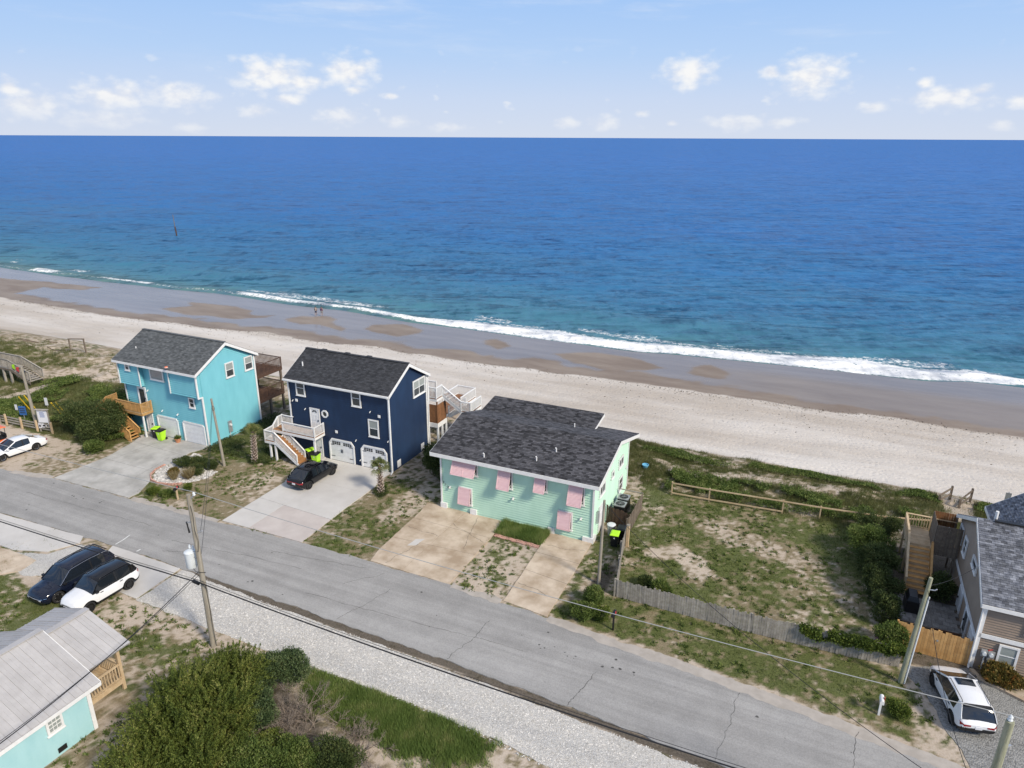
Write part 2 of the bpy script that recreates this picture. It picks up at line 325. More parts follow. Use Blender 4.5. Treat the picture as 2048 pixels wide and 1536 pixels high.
_dry = sorted([(-400, 79), (-146.0, 80.6), (-132.9, 80.4), (-122.1, 79.5), (-109.5, 80.0), (-100.4, 81.1), (-90.9, 81.3), (-80.5, 83.2), (-74.1, 82.4), (-65.5, 83.6), (-59.6, 85.0), (-54.9, 83.9), (-49.5, 83.7), (-41.4, 83.9), (-36.6, 84.9), (-31.3, 84.5), (-25.4, 84.9), (-16.4, 84.8), (-7.7, 85.2), (1.2, 85.0), (9.5, 86.2), (15.2, 85.7), (21.4, 85.1), (300, 84)])
BARS = [[(-175.5, 90.8), (-170.3, 95.1), (-160.9, 96.7), (-141.5, 97.7), (-142.0, 94.5), (-151.0, 92.2), (-148.7, 84.8), (-150.4, 83.1), (-156.4, 80.2)],
        [(-111.6, 88.6), (-109.5, 93.5), (-112.5, 95.8), (-106.3, 95.8), (-101.3, 97.4), (-96.7, 95.7), (-94.4, 92.5), (-92.5, 92.6), (-90.2, 94.4), (-89.6, 92.0), (-94.0, 89.2), (-101.7, 87.6)],
        [(-86.4, 92.8), (-85.7, 95.9), (-81.9, 98.4), (-78.7, 97.2), (-77.9, 94.8), (-72.7, 92.2), (-71.8, 90.2), (-78.3, 92.0), (-81.2, 90.7)],
        [(-69.6, 93.2), (-69.7, 96.9), (-66.4, 99.8), (-61.3, 97.7), (-60.8, 94.3), (-61.6, 91.5), (-66.1, 91.8)],
        [(-48.8, 96.6), (-47.4, 98.1), (-44.0, 95.1), (-44.5, 92.8), (-47.5, 94.5)],
        [(-36.5, 94.1), (-30.8, 97.8), (-25.5, 97.8), (-18.5, 94.4), (-21.3, 91.4), (-25.6, 89.4), (-31.2, 91.0)],
        [(-16.4, 96.7), (-13.7, 98.5), (-10.8, 95.9), (-11.2, 93.0), (-13.2, 92.5), (-15.5, 93.7)]]
def itp(tab, s): return np.interp(s, [p[0] for p in tab], [p[1] for p in tab])
_pt = [-80, 52, 55, 58, 61, 64, 70, 84, 95, 103, 112, 130, 175]
_pz = [0, 0, .3, .42, .22, -.6, -1.1, -2.1, -2.6, -2.9, -3.4, -5, -8]
def terrain(s, t):
    s, t = np.asarray(s, float), np.asarray(t, float)
    tw = t - (itp(_lo, s) - 103) * sstep(t, 74, 100)
    z = np.interp(tw, _pt, _pz)
    dune = sstep(t, 53, 57) * (1 - sstep(t, 61, 66)); z = z + dune * (fbm(s, t, .22, 3, 5) - .5) * .9
    ld = sstep(-s, 60, 72) * sstep(t, 44, 49) * (1 - sstep(t, 55, 60)); z = z + ld * (.35 + (fbm(s, t, .18, 3, 9) - .4) * 1.5)
    z = z + sstep(t, 62, 66) * (1 - sstep(t, 80, 84)) * (fbm(s, t, .35, 4, 3) - .5) * .22
    return z
def tz(s, t): return float(terrain(np.array([s]), np.array([t]))[0])
GREEN_VERGE = [(-22.8, 24.05), (-18.72, 24.32), (-16.49, 24.26), (-12.53, 23.95), (-11.57, 23.4), (-13.01, 21.79), (-15.63, 21.0), (-18.96, 21.6), (-22.16, 22.3)]
def cover(s, t):
    "green grass, dry grass, dark litter: 0..1"
    g = np.full(s.shape, .34); d = np.full(s.shape, .42); k = np.zeros(s.shape)
    def zone(poly, gg, dd, kk=0.0, soft=.5):
        nonlocal g, d, k
        w = sstep(poly_dist(s, t, poly), -soft, soft); g = g * (1 - w) + gg * w; d = d * (1 - w) + dd * w; k = k * (1 - w) + kk * w
    R = lambda a, b, c, e: [(a, c), (b, c), (b, e), (a, e)]
    zone(R(-130, -62, -10, 33.0), .15, .25); zone(R(-75.5, -62.5, 33, 38.8), .06, .12)      # sandy parking by the left edge
    zone(R(-63.5, -58.6, 33.3, 38.0), .40, .42)
    zone(R(-120, -60, 38.8, 50.5), .90, .45); zone(R(-120, -78, 40, 46), .62, .5)
    zone([(-112, 50), (-62, 49), (-62, 54), (-76, 53.5), (-84, 54), (-92, 56), (-112, 58)], .62, .6, 0, 1.2)
    zone([(-87, 48), (-82, 50), (-76, 51.2), (-72, 51.5), (-72, 54), (-82, 53.5), (-88, 51)], .22, .25)
    zone([(-84, 42.5), (-80.5, 43), (-79, 48), (-82, 48.5)], .1, .2)                        # sandy path
    zone(R(-62, -51.4, 43.6, 60), .5, .55)
    zone(R(-51.4, -40, 33.6, 43.5), .36, .80); zone(R(-51.3, -43.3, 42.5, 54), .78, .5, .3)
    zone([(-43.6, 37.5), (-40.1, 37), (-40.2, 41.5), (-42.8, 42.5), (-44, 40.5)], .22, .38)
    zone(R(-47, -44, 33.3, 35), .18, .35); zone(R(-51, -46, 33.4, 36.2), .62, .55)
    zone(R(-32.2, -26.5, 33.8, 46), .52, .72); zone([(-29.4, 39.5), (-27.6, 39), (-26.8, 43), (-27.2, 46), (-29.5, 45)], .2, .3)
    zone(R(-32.4, -25.7, 45.4, 56), .50, .3, .4)
    zone(R(-20, -16.2, 33.6, 41.2), .50, .12, 0, .15); zone(R(-20.1, -16.3, 40.7, 43.3), .85, .1, .3, .1)
    zone(R(-12.9, -9.4, 33.4, 44), .62, .42); zone([(-11.8, 37.0), (-10.2, 37.3), (-10.4, 41), (-11.4, 41)], .15, .35, .75)
    zone(R(-9.6, 5.0, 37.6, 53.5), .66, .80)
    zone([(-9, 44.3), (-7.2, 45.4), (-5, 44.2), (-3.6, 42.4), (-5.2, 41.6), (-7, 43.2), (-9.3, 42.6)], .20, .26)
    zone([(-6.3, 49.8), (-4.6, 50.6), (-2.2, 49), (1.2, 48.2), (3.0, 46.2), (1.2, 45.6), (-2, 46.4), (-4.5, 46.8), (-6.2, 48)], .30, .42, 0, .9)
    zone([(1.2, 45.2), (4.4, 45.4), (5.2, 40), (3, 38.6), (-1, 39), (0.5, 42)], .40, .62, 0, 1.0)
    zone(R(-11.9, -9.5, 44, 57), .80, .35)
    zone([(-12.8, 33.4), (-0.5, 32.7), (9.3, 31.6), (8.3, 34.5), (7.2, 37.4), (6.8, 37.8), (-9.5, 37.4), (-12.8, 36)], .68, .82)
    zone([(-12.8, 33.3), (-0.5, 32.6), (9.3, 31.5), (9.3, 32.2), (-0.5, 33.3), (-12.8, 34.1)], .10, .34, 0, .25)
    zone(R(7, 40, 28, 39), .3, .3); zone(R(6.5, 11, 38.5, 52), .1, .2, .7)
    zone([(-14.5, 53.6), (8, 54.2), (30, 54), (30, 63), (13.8, 61.9), (10.5, 62.2), (6.4, 60.2), (5.7, 61.6), (2.2, 61.5), (-1.6, 62.4), (-4.2, 61.6), (-4.4, 59.2), (-8.2, 59.6), (-12, 61.6), (-14.7, 61.6)], .66, .60, .08, .6)
    zone([(-12.2, 58.4), (-8.6, 57.2), (-4.0, 58.9), (-1.5, 58.6), (1.0, 58.9), (4.5, 58.6), (3, 57.6), (-2.6, 57.4), (-6.3, 56.8), (-10, 56.2)], .26, .28, 0, .7)
    zone([(10.9, 57), (12.8, 57), (13.4, 62.4), (11, 62.4)], .02, .06, 0, .3)
    zone(R(-42, 40, 4, 24.2), .38, .5); zone(R(-50, -41, 4, 24), .68, .5); zone(R(-48, -43.4, 22.6, 25), .08, .1)
    zone([(-38.5, 24.3), (-30, 24.2), (-22, 24.2), (-22.6, 22.4), (-29, 21.6), (-37, 22)], .12, .28)
    zone(R(-35.5, -29, 18.5, 22.8), .54, .5); zone([(-28.5, 14), (-27.5, 20), (-25.5, 23.2), (-22.8, 22.4), (-19.5, 21.2), (-16.5, 19.8), (-16.5, 14)], .25, .5, .62); zone(GREEN_VERGE, .86, .5, 0, .8); zone(R(-11.8, 8, 10, 23.6), .1, .22); zone([(-19.5, 21.4), (-15.6, 21.2), (-13, 21.7), (-13, 10), (-19, 10)], .12, .30)
    far = sstep(t, 62.5, 65); lim = sstep(-s, 14.8, 17.5) * sstep(s, -59, -54) ; rear = lim * sstep(t, 55.5, 58)
    g = g * (1 - far) * (1 - rear * .85); d = d * (1 - far) * (1 - rear * .85); k = k * (1 - far)
    # worn, dark strip of dirt where the asphalt ends
    ne = np.interp(s, [-120, -56.7, -44.3, -29.5, -16.4, -1.2, 40], [25.5, 27.5, 28, 28, 27.8, 27.06, 24])
    e = sstep(t, ne - .75, ne - .3) * (1 - sstep(t, ne, ne + .2)) * sstep(s, -37.6, -37); k = np.maximum(k, e * .95); g = g * (1 - e); d = d * (1 - e * .5)
    return np.clip(g, 0, 1), np.clip(d, 0, 1), np.clip(k, 0, 1)
def cover_fine(s, t):
    g, d, k = cover(s, t)
    n1 = fbm(s, t, 3.2, 4, 21) * .62 + fbm(s, t, .7, 3, 22) * .38; n2 = fbm(s + 31, t - 12, 3.6, 4, 33); n3 = fbm(s, t, .16, 3, 41)
    G = sstep(g + (n1 - .5) * 2.0 + (n3 - .5) * .5, .44, .70); D = sstep(d + (n2 - .5) * 1.6 - (n3 - .5) * .4, .30, .60); K = sstep(k + (n1 - .5) * .5, .35, .65)
    return G, D, K
def ground_material():
    m, N, L, P = mat_new('sandy_ground'); P.inputs['Roughness'].default_value = .92; P.inputs['Specular IOR Level'].default_value = .15
    geo = N.new('ShaderNodeNewGeometry'); at = N.new('ShaderNodeAttribute'); at.attribute_name = 'cov'; sp = N.new('ShaderNodeSeparateColor'); L.new(at.outputs['Color'], sp.inputs[0])
    def noise(sc, det=5, rough=.6):
        n = N.new('ShaderNodeTexNoise'); n.inputs['Scale'].default_value = sc; n.inputs['Detail'].default_value = det; n.inputs['Roughness'].default_value = rough; L.new(geo.outputs['Position'], n.inputs['Vector']); return n.outputs[0]
    def ramp(v, a, ca, b, cb):
        r = N.new('ShaderNodeValToRGB'); r.color_ramp.elements[0].position = a; r.color_ramp.elements[1].position = b; r.color_ramp.elements[0].color = (*ca, 1); r.color_ramp.elements[1].color = (*cb, 1); L.new(v, r.inputs[0]); return r.outputs[0]
    def mix(f, a, b):
        n = N.new('ShaderNodeMix'); n.data_type = 'RGBA'
        if isinstance(f, float): n.inputs[0].default_value = f
        else: L.new(f, n.inputs[0])
        L.new(a, n.inputs[6]); L.new(b, n.inputs[7]); return n.outputs[2]
    def mul(a, b):
        n = N.new('ShaderNodeMath'); n.operation = 'MULTIPLY'
        for i, v in enumerate((a, b)):
            if isinstance(v, float): n.inputs[i].default_value = v
            else: L.new(v, n.inputs[i])
        return n.outputs[0]
    fine = noise(9.0, 6, .7); mid = noise(1.1); big = noise(.12, 3)
    sand = mix(mul(mid, .8), ramp(big, .35, (.43, .35, .265), .65, (.54, .46, .37)), ramp(fine, .35, (.34, .265, .195), .65, (.58, .52, .455)))
    dry = ramp(fine, .34, (.110, .088, .040), .68, (.240, .20, .105)); green = ramp(fine, .34, (.048, .068, .017), .68, (.125, .150, .042))
    litter = ramp(fine, .35, (.030, .026, .021), .65, (.10, .085, .065))
    c = mix(mul(sp.outputs[1], .82), sand, dry); c = mix(mul(sp.outputs[0], .9), c, green); c = mix(mul(sp.outputs[2], .85), c, litter)
    L.new(c, P.inputs['Base Color'])
    b = N.new('ShaderNodeBump'); b.inputs['Strength'].default_value = .55; b.inputs['Distance'].default_value = .06; L.new(fine, b.inputs['Height']); L.new(b.outputs[0], P.inputs['Normal'])
    return m
def grid(sv, tv): S, T = np.meshgrid(sv, tv); n, k = len(sv), len(tv); i = np.arange(n * k).reshape(k, n); F = np.stack([i[:-1, :-1], i[:-1, 1:], i[1:, 1:], i[1:, :-1]], -1).reshape(-1, 4); return S.ravel(), T.ravel(), F
def set_attr(o, name, cols):
    a = o.data.attributes.new(name, 'FLOAT_COLOR', 'POINT'); a.data.foreach_set('color', np.concatenate([cols, np.ones((len(cols), 4 - cols.shape[1]))], 1).astype(np.float32).ravel())
def ticks(*segs):
    out = []
    for a, b, st in segs: out.append(np.arange(a, b, st))
    out.append(np.array([segs[-1][1]])); return np.concatenate(out)
MT['ground'] = ground_material()
S_, T_, F_ = grid(ticks((-300, -112, 4), (-112, -80, .35), (-80, 15, .15), (15, 60, .8), (60, 160, 5)), ticks((-80, 8, 4), (8, 19, .4), (19, 63.5, .15)))
Z_ = terrain(S_, T_) + (fbm(S_, T_, .5, 3, 2) - .5) * .05
gr = bulk('ground', np.stack([S_, T_, Z_], 1), F_, MT['ground'], smooth=True, kind='structure'); set_attr(gr, 'cov', np.stack(cover_fine(S_, T_), 1))
# ---- beach
def beach_material():
    m, N, L, P = mat_new('beach_sand'); geo = N.new('ShaderNodeNewGeometry'); at = N.new('ShaderNodeAttribute'); at.attribute_name = 'wet'; sp = N.new('ShaderNodeSeparateColor'); L.new(at.outputs['Color'], sp.inputs[0])
    def noise(sc, det=5, rough=.6, st=None):
        n = N.new('ShaderNodeTexNoise'); n.inputs['Scale'].default_value = sc; n.inputs['Detail'].default_value = det; n.inputs['Roughness'].default_value = rough
        if st: mp = N.new('ShaderNodeMapping'); mp.inputs['Scale'].default_value = st; L.new(geo.outputs['Position'], mp.inputs[0]); L.new(mp.outputs[0], n.inputs['Vector'])
        else: L.new(geo.outputs['Position'], n.inputs['Vector'])
        return n.outputs[0]
    def ramp(v, a, ca, b, cb):
        r = N.new('ShaderNodeValToRGB'); r.color_ramp.elements[0].position = a; r.color_ramp.elements[1].position = b; r.color_ramp.elements[0].color = (*ca, 1); r.color_ramp.elements[1].color = (*cb, 1); L.new(v, r.inputs[0]); return r.outputs[0]
    def mix(f, a, b):
        n = N.new('ShaderNodeMix'); n.data_type = 'RGBA'; L.new(f, n.inputs[0]); L.new(a, n.inputs[6]); L.new(b, n.inputs[7]); return n.outputs[2]
    def mr(v, a, b, c, d):
        n = N.new('ShaderNodeMapRange'); n.inputs[1].default_value = a; n.inputs[2].default_value = b; n.inputs[3].default_value = c; n.inputs[4].default_value = d; L.new(v, n.inputs[0]); return n.outputs[0]
    band = noise(.09, 5, .6, (.35, 1.6, 1)); fine = noise(5.0, 6, .7)
    dry = mix(mr(fine, .3, .7, 0, .55), ramp(band, .38, (.46, .405, .345), .62, (.63, .585, .53)), ramp(band, .35, (.50, .445, .38), .65, (.69, .65, .595)))
    damp = ramp(noise(.3, 4, .6, (.4, 1.2, 1)), .35, (.215, .165, .125), .65, (.29, .235, .185)); film = ramp(noise(.2, 4, .6, (.3, 1.5, 1)), .35, (.19, .155, .13), .65, (.25, .21, .18))
    c = mix(sp.outputs[0], dry, damp); c = mix(sp.outputs[1], c, film); L.new(c, P.inputs['Base Color'])
    r = mr(sp.outputs[0], 0, 1, .95, .55); r2 = N.new('ShaderNodeMix'); r2.data_type = 'FLOAT'; L.new(sp.outputs[1], r2.inputs[0]); L.new(r, r2.inputs[2]); r2.inputs[3].default_value = .2; L.new(r2.outputs[0], P.inputs['Roughness'])
    L.new(mr(sp.outputs[1], 0, 1, .2, .36), P.inputs['Specular IOR Level'])
    # footprints and tyre-churned relief in the dry sand
    v = N.new('ShaderNodeTexVoronoi'); v.inputs['Scale'].default_value = 1.9; v.inputs['Randomness'].default_value = 1; L.new(geo.outputs['Position'], v.inputs['Vector'])
    h = N.new('ShaderNodeMath'); h.operation = 'ADD'; L.new(fine, h.inputs[0]); L.new(mr(v.outputs['Distance'], 0, .45, -.4, .5), h.inputs[1])
    b = N.new('ShaderNodeBump'); b.inputs['Distance'].default_value = .16; L.new(mr(sp.outputs[0], 0, .5, .38, .03), b.inputs['Strength']); L.new(h.outputs[0], b.inputs['Height']); L.new(b.outputs[0], P.inputs['Normal'])
    return m
MT['beach'] = beach_material()
S_, T_, F_ = grid(ticks((-420, -190, 6), (-190, -110, .8), (-110, 40, .4), (40, 160, 5)), ticks((63.5, 78, .5), (78, 104, .3), (104, 175, 3)))
Z_ = terrain(S_, T_)
wob = (fbm(S_, T_, .25, 4, 8) - .5)
wet = sstep(T_ - itp(_dry, S_) + wob * 2.2, -.25, .35)
fl = sstep(T_ - itp(_dry, S_) - 4.2 + wob * 5.5 - sstep(S_, -60, -30) * .6 + sstep(S_, -10, 0) * 1.5, -.5, .7)
for bp in BARS: fl = fl * (1 - sstep(poly_dist(S_, T_, bp) + wob * 2.2, -.5, .35))
fl = fl * (1 - sstep(S_, -22, -2) * .45 * (1 - sstep(T_, 96, 101)))
be = bulk('beach', np.stack([S_, T_, Z_ + fl * 0], 1), F_, MT['beach'], smooth=True, kind='structure'); set_attr(be, 'wet', np.stack([wet, fl, wet * 0], 1))
# ---- sea
def sea_material():
    m, N, L, P = mat_new('sea_water'); geo = N.new('ShaderNodeNewGeometry'); at = N.new('ShaderNodeAttribute'); at.attribute_name = 'sea'; sp = N.new('ShaderNodeSeparateColor'); L.new(at.outputs['Color'], sp.inputs[0])
    def noise(sc, det, rough, st=(1, 1, 1), dist=0.0):
        mp = N.new('ShaderNodeMapping'); mp.inputs['Scale'].default_value = st; L.new(geo.outputs['Position'], mp.inputs[0]); n = N.new('ShaderNodeTexNoise'); n.inputs['Scale'].default_value = sc; n.inputs['Detail'].default_value = det; n.inputs['Roughness'].default_value = rough; n.inputs['Distortion'].default_value = dist; L.new(mp.outputs[0], n.inputs['Vector']); return n.outputs[0]
    def mth(op, a, b):
        n = N.new('ShaderNodeMath'); n.operation = op
        for i, v in enumerate((a, b)):
            if isinstance(v, (int, float)): n.inputs[i].default_value = v
            else: L.new(v, n.inputs[i])
        return n.outputs[0]
    def mr(v, a, b, c, d, sm=False):
        n = N.new('ShaderNodeMapRange'); n.inputs[1].default_value = a; n.inputs[2].default_value = b; n.inputs[3].default_value = c; n.inputs[4].default_value = d; L.new(v, n.inputs[0])
        if sm: n.interpolation_type = 'SMOOTHSTEP'
        return n.outputs[0]
    patch = noise(.012, 4, .6, (1, 2.2, 1)); sw = noise(.11, 4, .6, (.55, 1.4, 1), .4); chop = noise(.62, 5, .66, (.7, 1.3, 1), .3); roll = noise(.028, 4, .6, (.5, 1.6, 1), .3)
    r = N.new('ShaderNodeValToRGB'); e = r.color_ramp.elements; e[0].position = 0; e[1].position = 1; e[0].color = (.095, .18, .185, 1); e[1].color = (.034, .150, .43, 1)
    for p, c in ((.10, (.060, .180, .245)), (.30, (.036, .150, .28)), (.60, (.024, .135, .36))): k = e.new(p); k.color = (*c, 1)
    L.new(mth('ADD', sp.outputs[0], mth('MULTIPLY', mth('SUBTRACT', patch, .5), .28)), r.inputs[0])
    foamn = noise(1.5, 6, .75, (1, 1, 1), .6); fm = mr(mth('ADD', sp.outputs[1], mth('MULTIPLY', mth('SUBTRACT', foamn, .5), 1.5)), .44, .76, 0, 1, True)
    mx = N.new('ShaderNodeMix'); mx.data_type = 'RGBA'; L.new(fm, mx.inputs[0]); L.new(r.outputs[0], mx.inputs[6]); mx.inputs[7].default_value = (.80, .81, .81, 1)
    # facets of the wind-ruffled surface: slopes of three wave sizes
    def slope(sc, det, st, k):
        mp = N.new('ShaderNodeMapping'); mp.vector_type = 'TEXTURE'; mp.inputs['Scale'].default_value = tuple(1 / v for v in st); mp.inputs['Rotation'].default_value = (0, 0, .4); L.new(geo.outputs['Position'], mp.inputs[0]); n = N.new('ShaderNodeTexNoise'); n.inputs['Scale'].default_value = sc; n.inputs['Detail'].default_value = det; n.inputs['Roughness'].default_value = .6; L.new(mp.outputs[0], n.inputs['Vector'])
        a = N.new('ShaderNodeVectorMath'); a.operation = 'SUBTRACT'; L.new(n.outputs['Color'], a.inputs[0]); a.inputs[1].default_value = (.5, .5, .5); m_ = N.new('ShaderNodeVectorMath'); m_.operation = 'MULTIPLY'; L.new(a.outputs[0], m_.inputs[0]); m_.inputs[1].default_value = (k, k, 0); return m_.outputs[0]
    def vadd(a, b): n = N.new('ShaderNodeVectorMath'); n.operation = 'ADD'; L.new(a, n.inputs[0]); L.new(b, n.inputs[1]); return n.outputs[0]
    sl = vadd(vadd(vadd(slope(.5, 3, (1.2, .55, 1), 1.3), slope(.32, 3, (.35, 1.5, 1), 2.2)), slope(.10, 3, (.45, 1.4, 1), 1.2)), slope(.025, 3, (.6, 1.3, 1), .55))
    nz = N.new('ShaderNodeVectorMath'); nz.operation = 'NORMALIZE'; L.new(vadd(geo.outputs['Normal'], sl), nz.inputs[0]); b2 = nz
    N.remove(P); df = N.new('ShaderNodeBsdfDiffuse'); L.new(mx.outputs[2], df.inputs[0]); L.new(b2.outputs[0], df.inputs['Normal'])
    gl = N.new('ShaderNodeBsdfGlossy'); gl.inputs['Roughness'].default_value = .16; L.new(b2.outputs[0], gl.inputs['Normal'])
    fr = N.new('ShaderNodeFresnel'); fr.inputs[0].default_value = 1.33; L.new(b2.outputs[0], fr.inputs['Normal'])
    k = mth('MULTIPLY', mth('MINIMUM', fr.outputs[0], .17), mth('SUBTRACT', 1.0, fm))
    ms = N.new('ShaderNodeMixShader'); L.new(k, ms.inputs[0]); L.new(df.outputs[0], ms.inputs[1]); L.new(gl.outputs[0], ms.inputs[2]); L.new(ms.outputs[0], N['Material Output'].inputs[0])
    return m
MT['sea'] = sea_material()
geo_t = 104 * 1.0; tt = list(np.arange(99, 150, .4)) + list(np.arange(150, 260, .8)); x = 260.
while x < 90000: tt.append(x); x *= 1.12
ssv = np.concatenate([-np.geomspace(90000, 300, 26), np.arange(-290, -200, 3), np.arange(-200, 45, .6), np.arange(45, 120, 3), np.geomspace(125, 90000, 28)])
S_, T_, F_ = grid(ssv, np.array(tt))
lo, hi = itp(_lo, S_), itp(_hi, S_); near = 1 - sstep(T_, 190, 255); side = sstep(S_, -285, -250) * (1 - sstep(S_, 70, 110)); amp = near * side
wv = (fbm(S_ * .5, T_ * 1.25, .13, 3, 71) - .5) * .75 + (fbm(S_ * .8, T_ * 1.3, .5, 3, 72) - .5) * .3
rdg = np.exp(-((T_ - (lo + (hi - lo) * .45)) / 1.5) ** 2) * (.30 + .25 * fbm(S_, T_, .3, 3, 73)) * side
swl = np.exp(-((T_ - (hi + 13 + (fbm(S_, T_ * 0, .03, 2, 75) - .5) * 16)) / 2.6) ** 2) * (.75 * fbm(S_, T_ * 0 + 9, .02, 2, 79) + .15) * side
Z_ = SEA_Z + wv * amp * sstep(T_, lo, lo + 14) + rdg + swl
brk = fbm(S_, T_ * 0 + 3, .07, 3, 77); left = sstep(-S_, 55, 95)
foam = sstep(T_, lo - .6, lo + .5) * (1 - sstep(T_, hi - 1.5, hi + 2.6)) * (1 - left * sstep(.62 - brk, 0.0, .14)) * (.80 - .1 * left)
foam = np.maximum(foam, .56 * sstep(T_, hi, hi + 1) * (1 - sstep(T_, hi + 2, hi + 11)) * sstep(fbm(S_ * .6, T_ * 1.6, .12, 4, 78), .52, .66))
foam = np.maximum(foam, sstep(T_, lo - .5, lo) * (1 - sstep(T_, lo + .5, lo + 1.4)) * .72 * (1 - .35 * left))
depth = np.clip(np.log1p(np.maximum(T_ - lo, 0) / 14.0) / np.log1p(900 / 14.0), 0, 1)
se = bulk('sea', np.stack([S_, T_, Z_], 1), F_, MT['sea'], smooth=True, kind='structure'); set_attr(se, 'sea', np.stack([depth, foam, foam * 0], 1))
# ---- road, gravel, pads
MT['asphalt_plain'] = M('worn_asphalt', (.26, .25, .24), (.325, .315, .30), .9, .35, bump=.35, bscale=26, detail=8)
def asphalt_mat():
    m, N, L, P = mat_new('sun_bleached_asphalt'); P.inputs['Roughness'].default_value = .92; P.inputs['Specular IOR Level'].default_value = .2; geo = N.new('ShaderNodeNewGeometry')
    def nz(sc, det, st, lo, hi, a, b):
        mp = N.new('ShaderNodeMapping'); mp.inputs['Scale'].default_value = st; L.new(geo.outputs['Position'], mp.inputs[0]); n = N.new('ShaderNodeTexNoise'); n.inputs['Scale'].default_value = sc; n.inputs['Detail'].default_value = det; n.inputs['Roughness'].default_value = .65; L.new(mp.outputs[0], n.inputs['Vector'])
        r = N.new('ShaderNodeMapRange'); r.inputs[1].default_value = lo; r.inputs[2].default_value = hi; r.inputs[3].default_value = a; r.inputs[4].default_value = b; L.new(n.outputs[0], r.inputs[0]); return r.outputs[0], n.outputs[0]
    def mul(a, b): n = N.new('ShaderNodeMath'); n.operation = 'MULTIPLY'; L.new(a, n.inputs[0]); L.new(b, n.inputs[1]); return n.outputs[0]
    trk, _ = nz(1.0, 3, (.03, 1.1, 1), .35, .65, .87, 1.1); blot, _ = nz(.5, 6, (1, 1, 1), .35, .65, .90, 1.07); spk, h = nz(14, 4, (1, 1, 1), .3, .7, .84, 1.14)
    v = mul(mul(trk, blot), spk); c = N.new('ShaderNodeVectorMath'); c.operation = 'SCALE'; c.inputs[0].default_value = (.325, .318, .306); L.new(v, c.inputs['Scale']); L.new(c.outputs[0], P.inputs['Base Color'])
    b = N.new('ShaderNodeBump'); b.inputs['Strength'].default_value = .35; b.inputs['Distance'].default_value = .03; L.new(h, b.inputs['Height']); L.new(b.outputs[0], P.inputs['Normal']); return m
MT['asphalt'] = asphalt_mat()
MT['crack'] = M('crack_filler', (.06, .058, .055), (.10, .098, .095), .9, 6)
MT['conc_grey'] = M('old_grey_concrete', (.33, .32, .295), (.50, .485, .455), .9, .55, bump=.25, bscale=30, detail=7)
MT['conc_new'] = M('pale_concrete', (.50, .48, .45), (.57, .55, .52), .85, .5, bump=.2, bscale=30, detail=7)
MT['conc_pink'] = M('pinkish_concrete', (.47, .42, .39), (.54, .49, .455), .88, .6, bump=.2, bscale=30, detail=7)
MT['conc_warm'] = M('weathered_tan_concrete', (.36, .275, .19), (.60, .505, .395), .9, .55, bump=.3, bscale=30, detail=8)
MT['paint'] = M('road_paint', (.72, .72, .70), (.6, .6, .58), .7, 5)
def gravel_mat(name, c1, c2, sc):
    m, N, L, P = mat_new(name); P.inputs['Roughness'].default_value = .95; P.inputs['Specular IOR Level'].default_value = .2
    geo = N.new('ShaderNodeNewGeometry'); v = N.new('ShaderNodeTexVoronoi'); v.inputs['Scale'].default_value = sc; L.new(geo.outputs['Position'], v.inputs['Vector'])
    n = N.new('ShaderNodeTexNoise'); n.inputs['Scale'].default_value = .6; n.inputs['Detail'].default_value = 6; L.new(geo.outputs['Position'], n.inputs['Vector'])
    s = N.new('ShaderNodeSeparateColor'); L.new(v.outputs['Color'], s.inputs[0]); a = N.new('ShaderNodeMath'); a.operation = 'MULTIPLY_ADD'; L.new(n.outputs[0], a.inputs[0]); a.inputs[1].default_value = .7; L.new(s.outputs[0], a.inputs[2])
    r = N.new('ShaderNodeValToRGB'); r.color_ramp.elements[0].position = .25; r.color_ramp.elements[1].position = 1.0; r.color_ramp.elements[0].color = (*c1, 1); r.color_ramp.elements[1].color = (*c2, 1); L.new(a.outputs[0], r.inputs[0]); L.new(r.outputs[0], P.inputs['Base Color'])
    b = N.new('ShaderNodeBump'); b.inputs['Strength'].default_value = .8; b.inputs['Distance'].default_value = .05; b.invert = True; L.new(v.outputs['Distance'], b.inputs['Height']); L.new(b.outputs[0], P.inputs['Normal'])
    return m
MT['gravel'] = gravel_mat('white_gravel', (.40, .38, .345), (.62, .60, .56), 22)
MT['gravel_grey'] = gravel_mat('grey_gravel', (.15, .15, .145), (.30, .30, .29), 13)
MT['pebble'] = M('white_pebble', (.44, .42, .385), (.64, .62, .58), .9, 5, island=.35)
far_e = [(-130, 29.2), (-63.5, 32.3), (-58.6, 33.0), (-50.4, 33.3), (-42.8, 33.55), (-32.4, 34.0), (-26.4, 34.15), (-19.7, 34.05), (-12.6, 33.6), (-.7, 32.8), (9.15, 31.7), (45, 27.8)]
near_e = [(45, 23.3), (-1.2, 27.06), (-16.4, 27.8), (-29.5, 28), (-44.3, 28), (-56.7, 27.5), (-130, 25.0)]
rd = obj('road', MB().prism(ragged(far_e + near_e, .35, .16, 3), -.12, .05), MT['asphalt'], kind='structure')
MT['dust'] = M('drifted_sand', (.36, .325, .285), (.44, .40, .355), .95, 1.5, bump=.3)
for P_, lb in (([(-63, 32.4), (-58.8, 33.1)], 0), ([(-49.3, 33.45), (-45, 33.6), (-40, 33.75)], 0), ([(-12.7, 33.65), (-8, 33.3), (-3, 32.95), (3, 32.35), (9.3, 31.6), (14, 31.2)], 1), ([(-19.8, 34.1), (-16.2, 33.9)], 0)):
    up = [(x, y + .25) for x, y in P_]; dn = [(x, y - (.5 if lb and 0 < i else .3)) for i, (x, y) in enumerate(P_)][::-1]
    obj('sand_drift', MB().prism(ragged(up + dn, .25, .22, 17), .0, .0545), MT['dust'], rd)
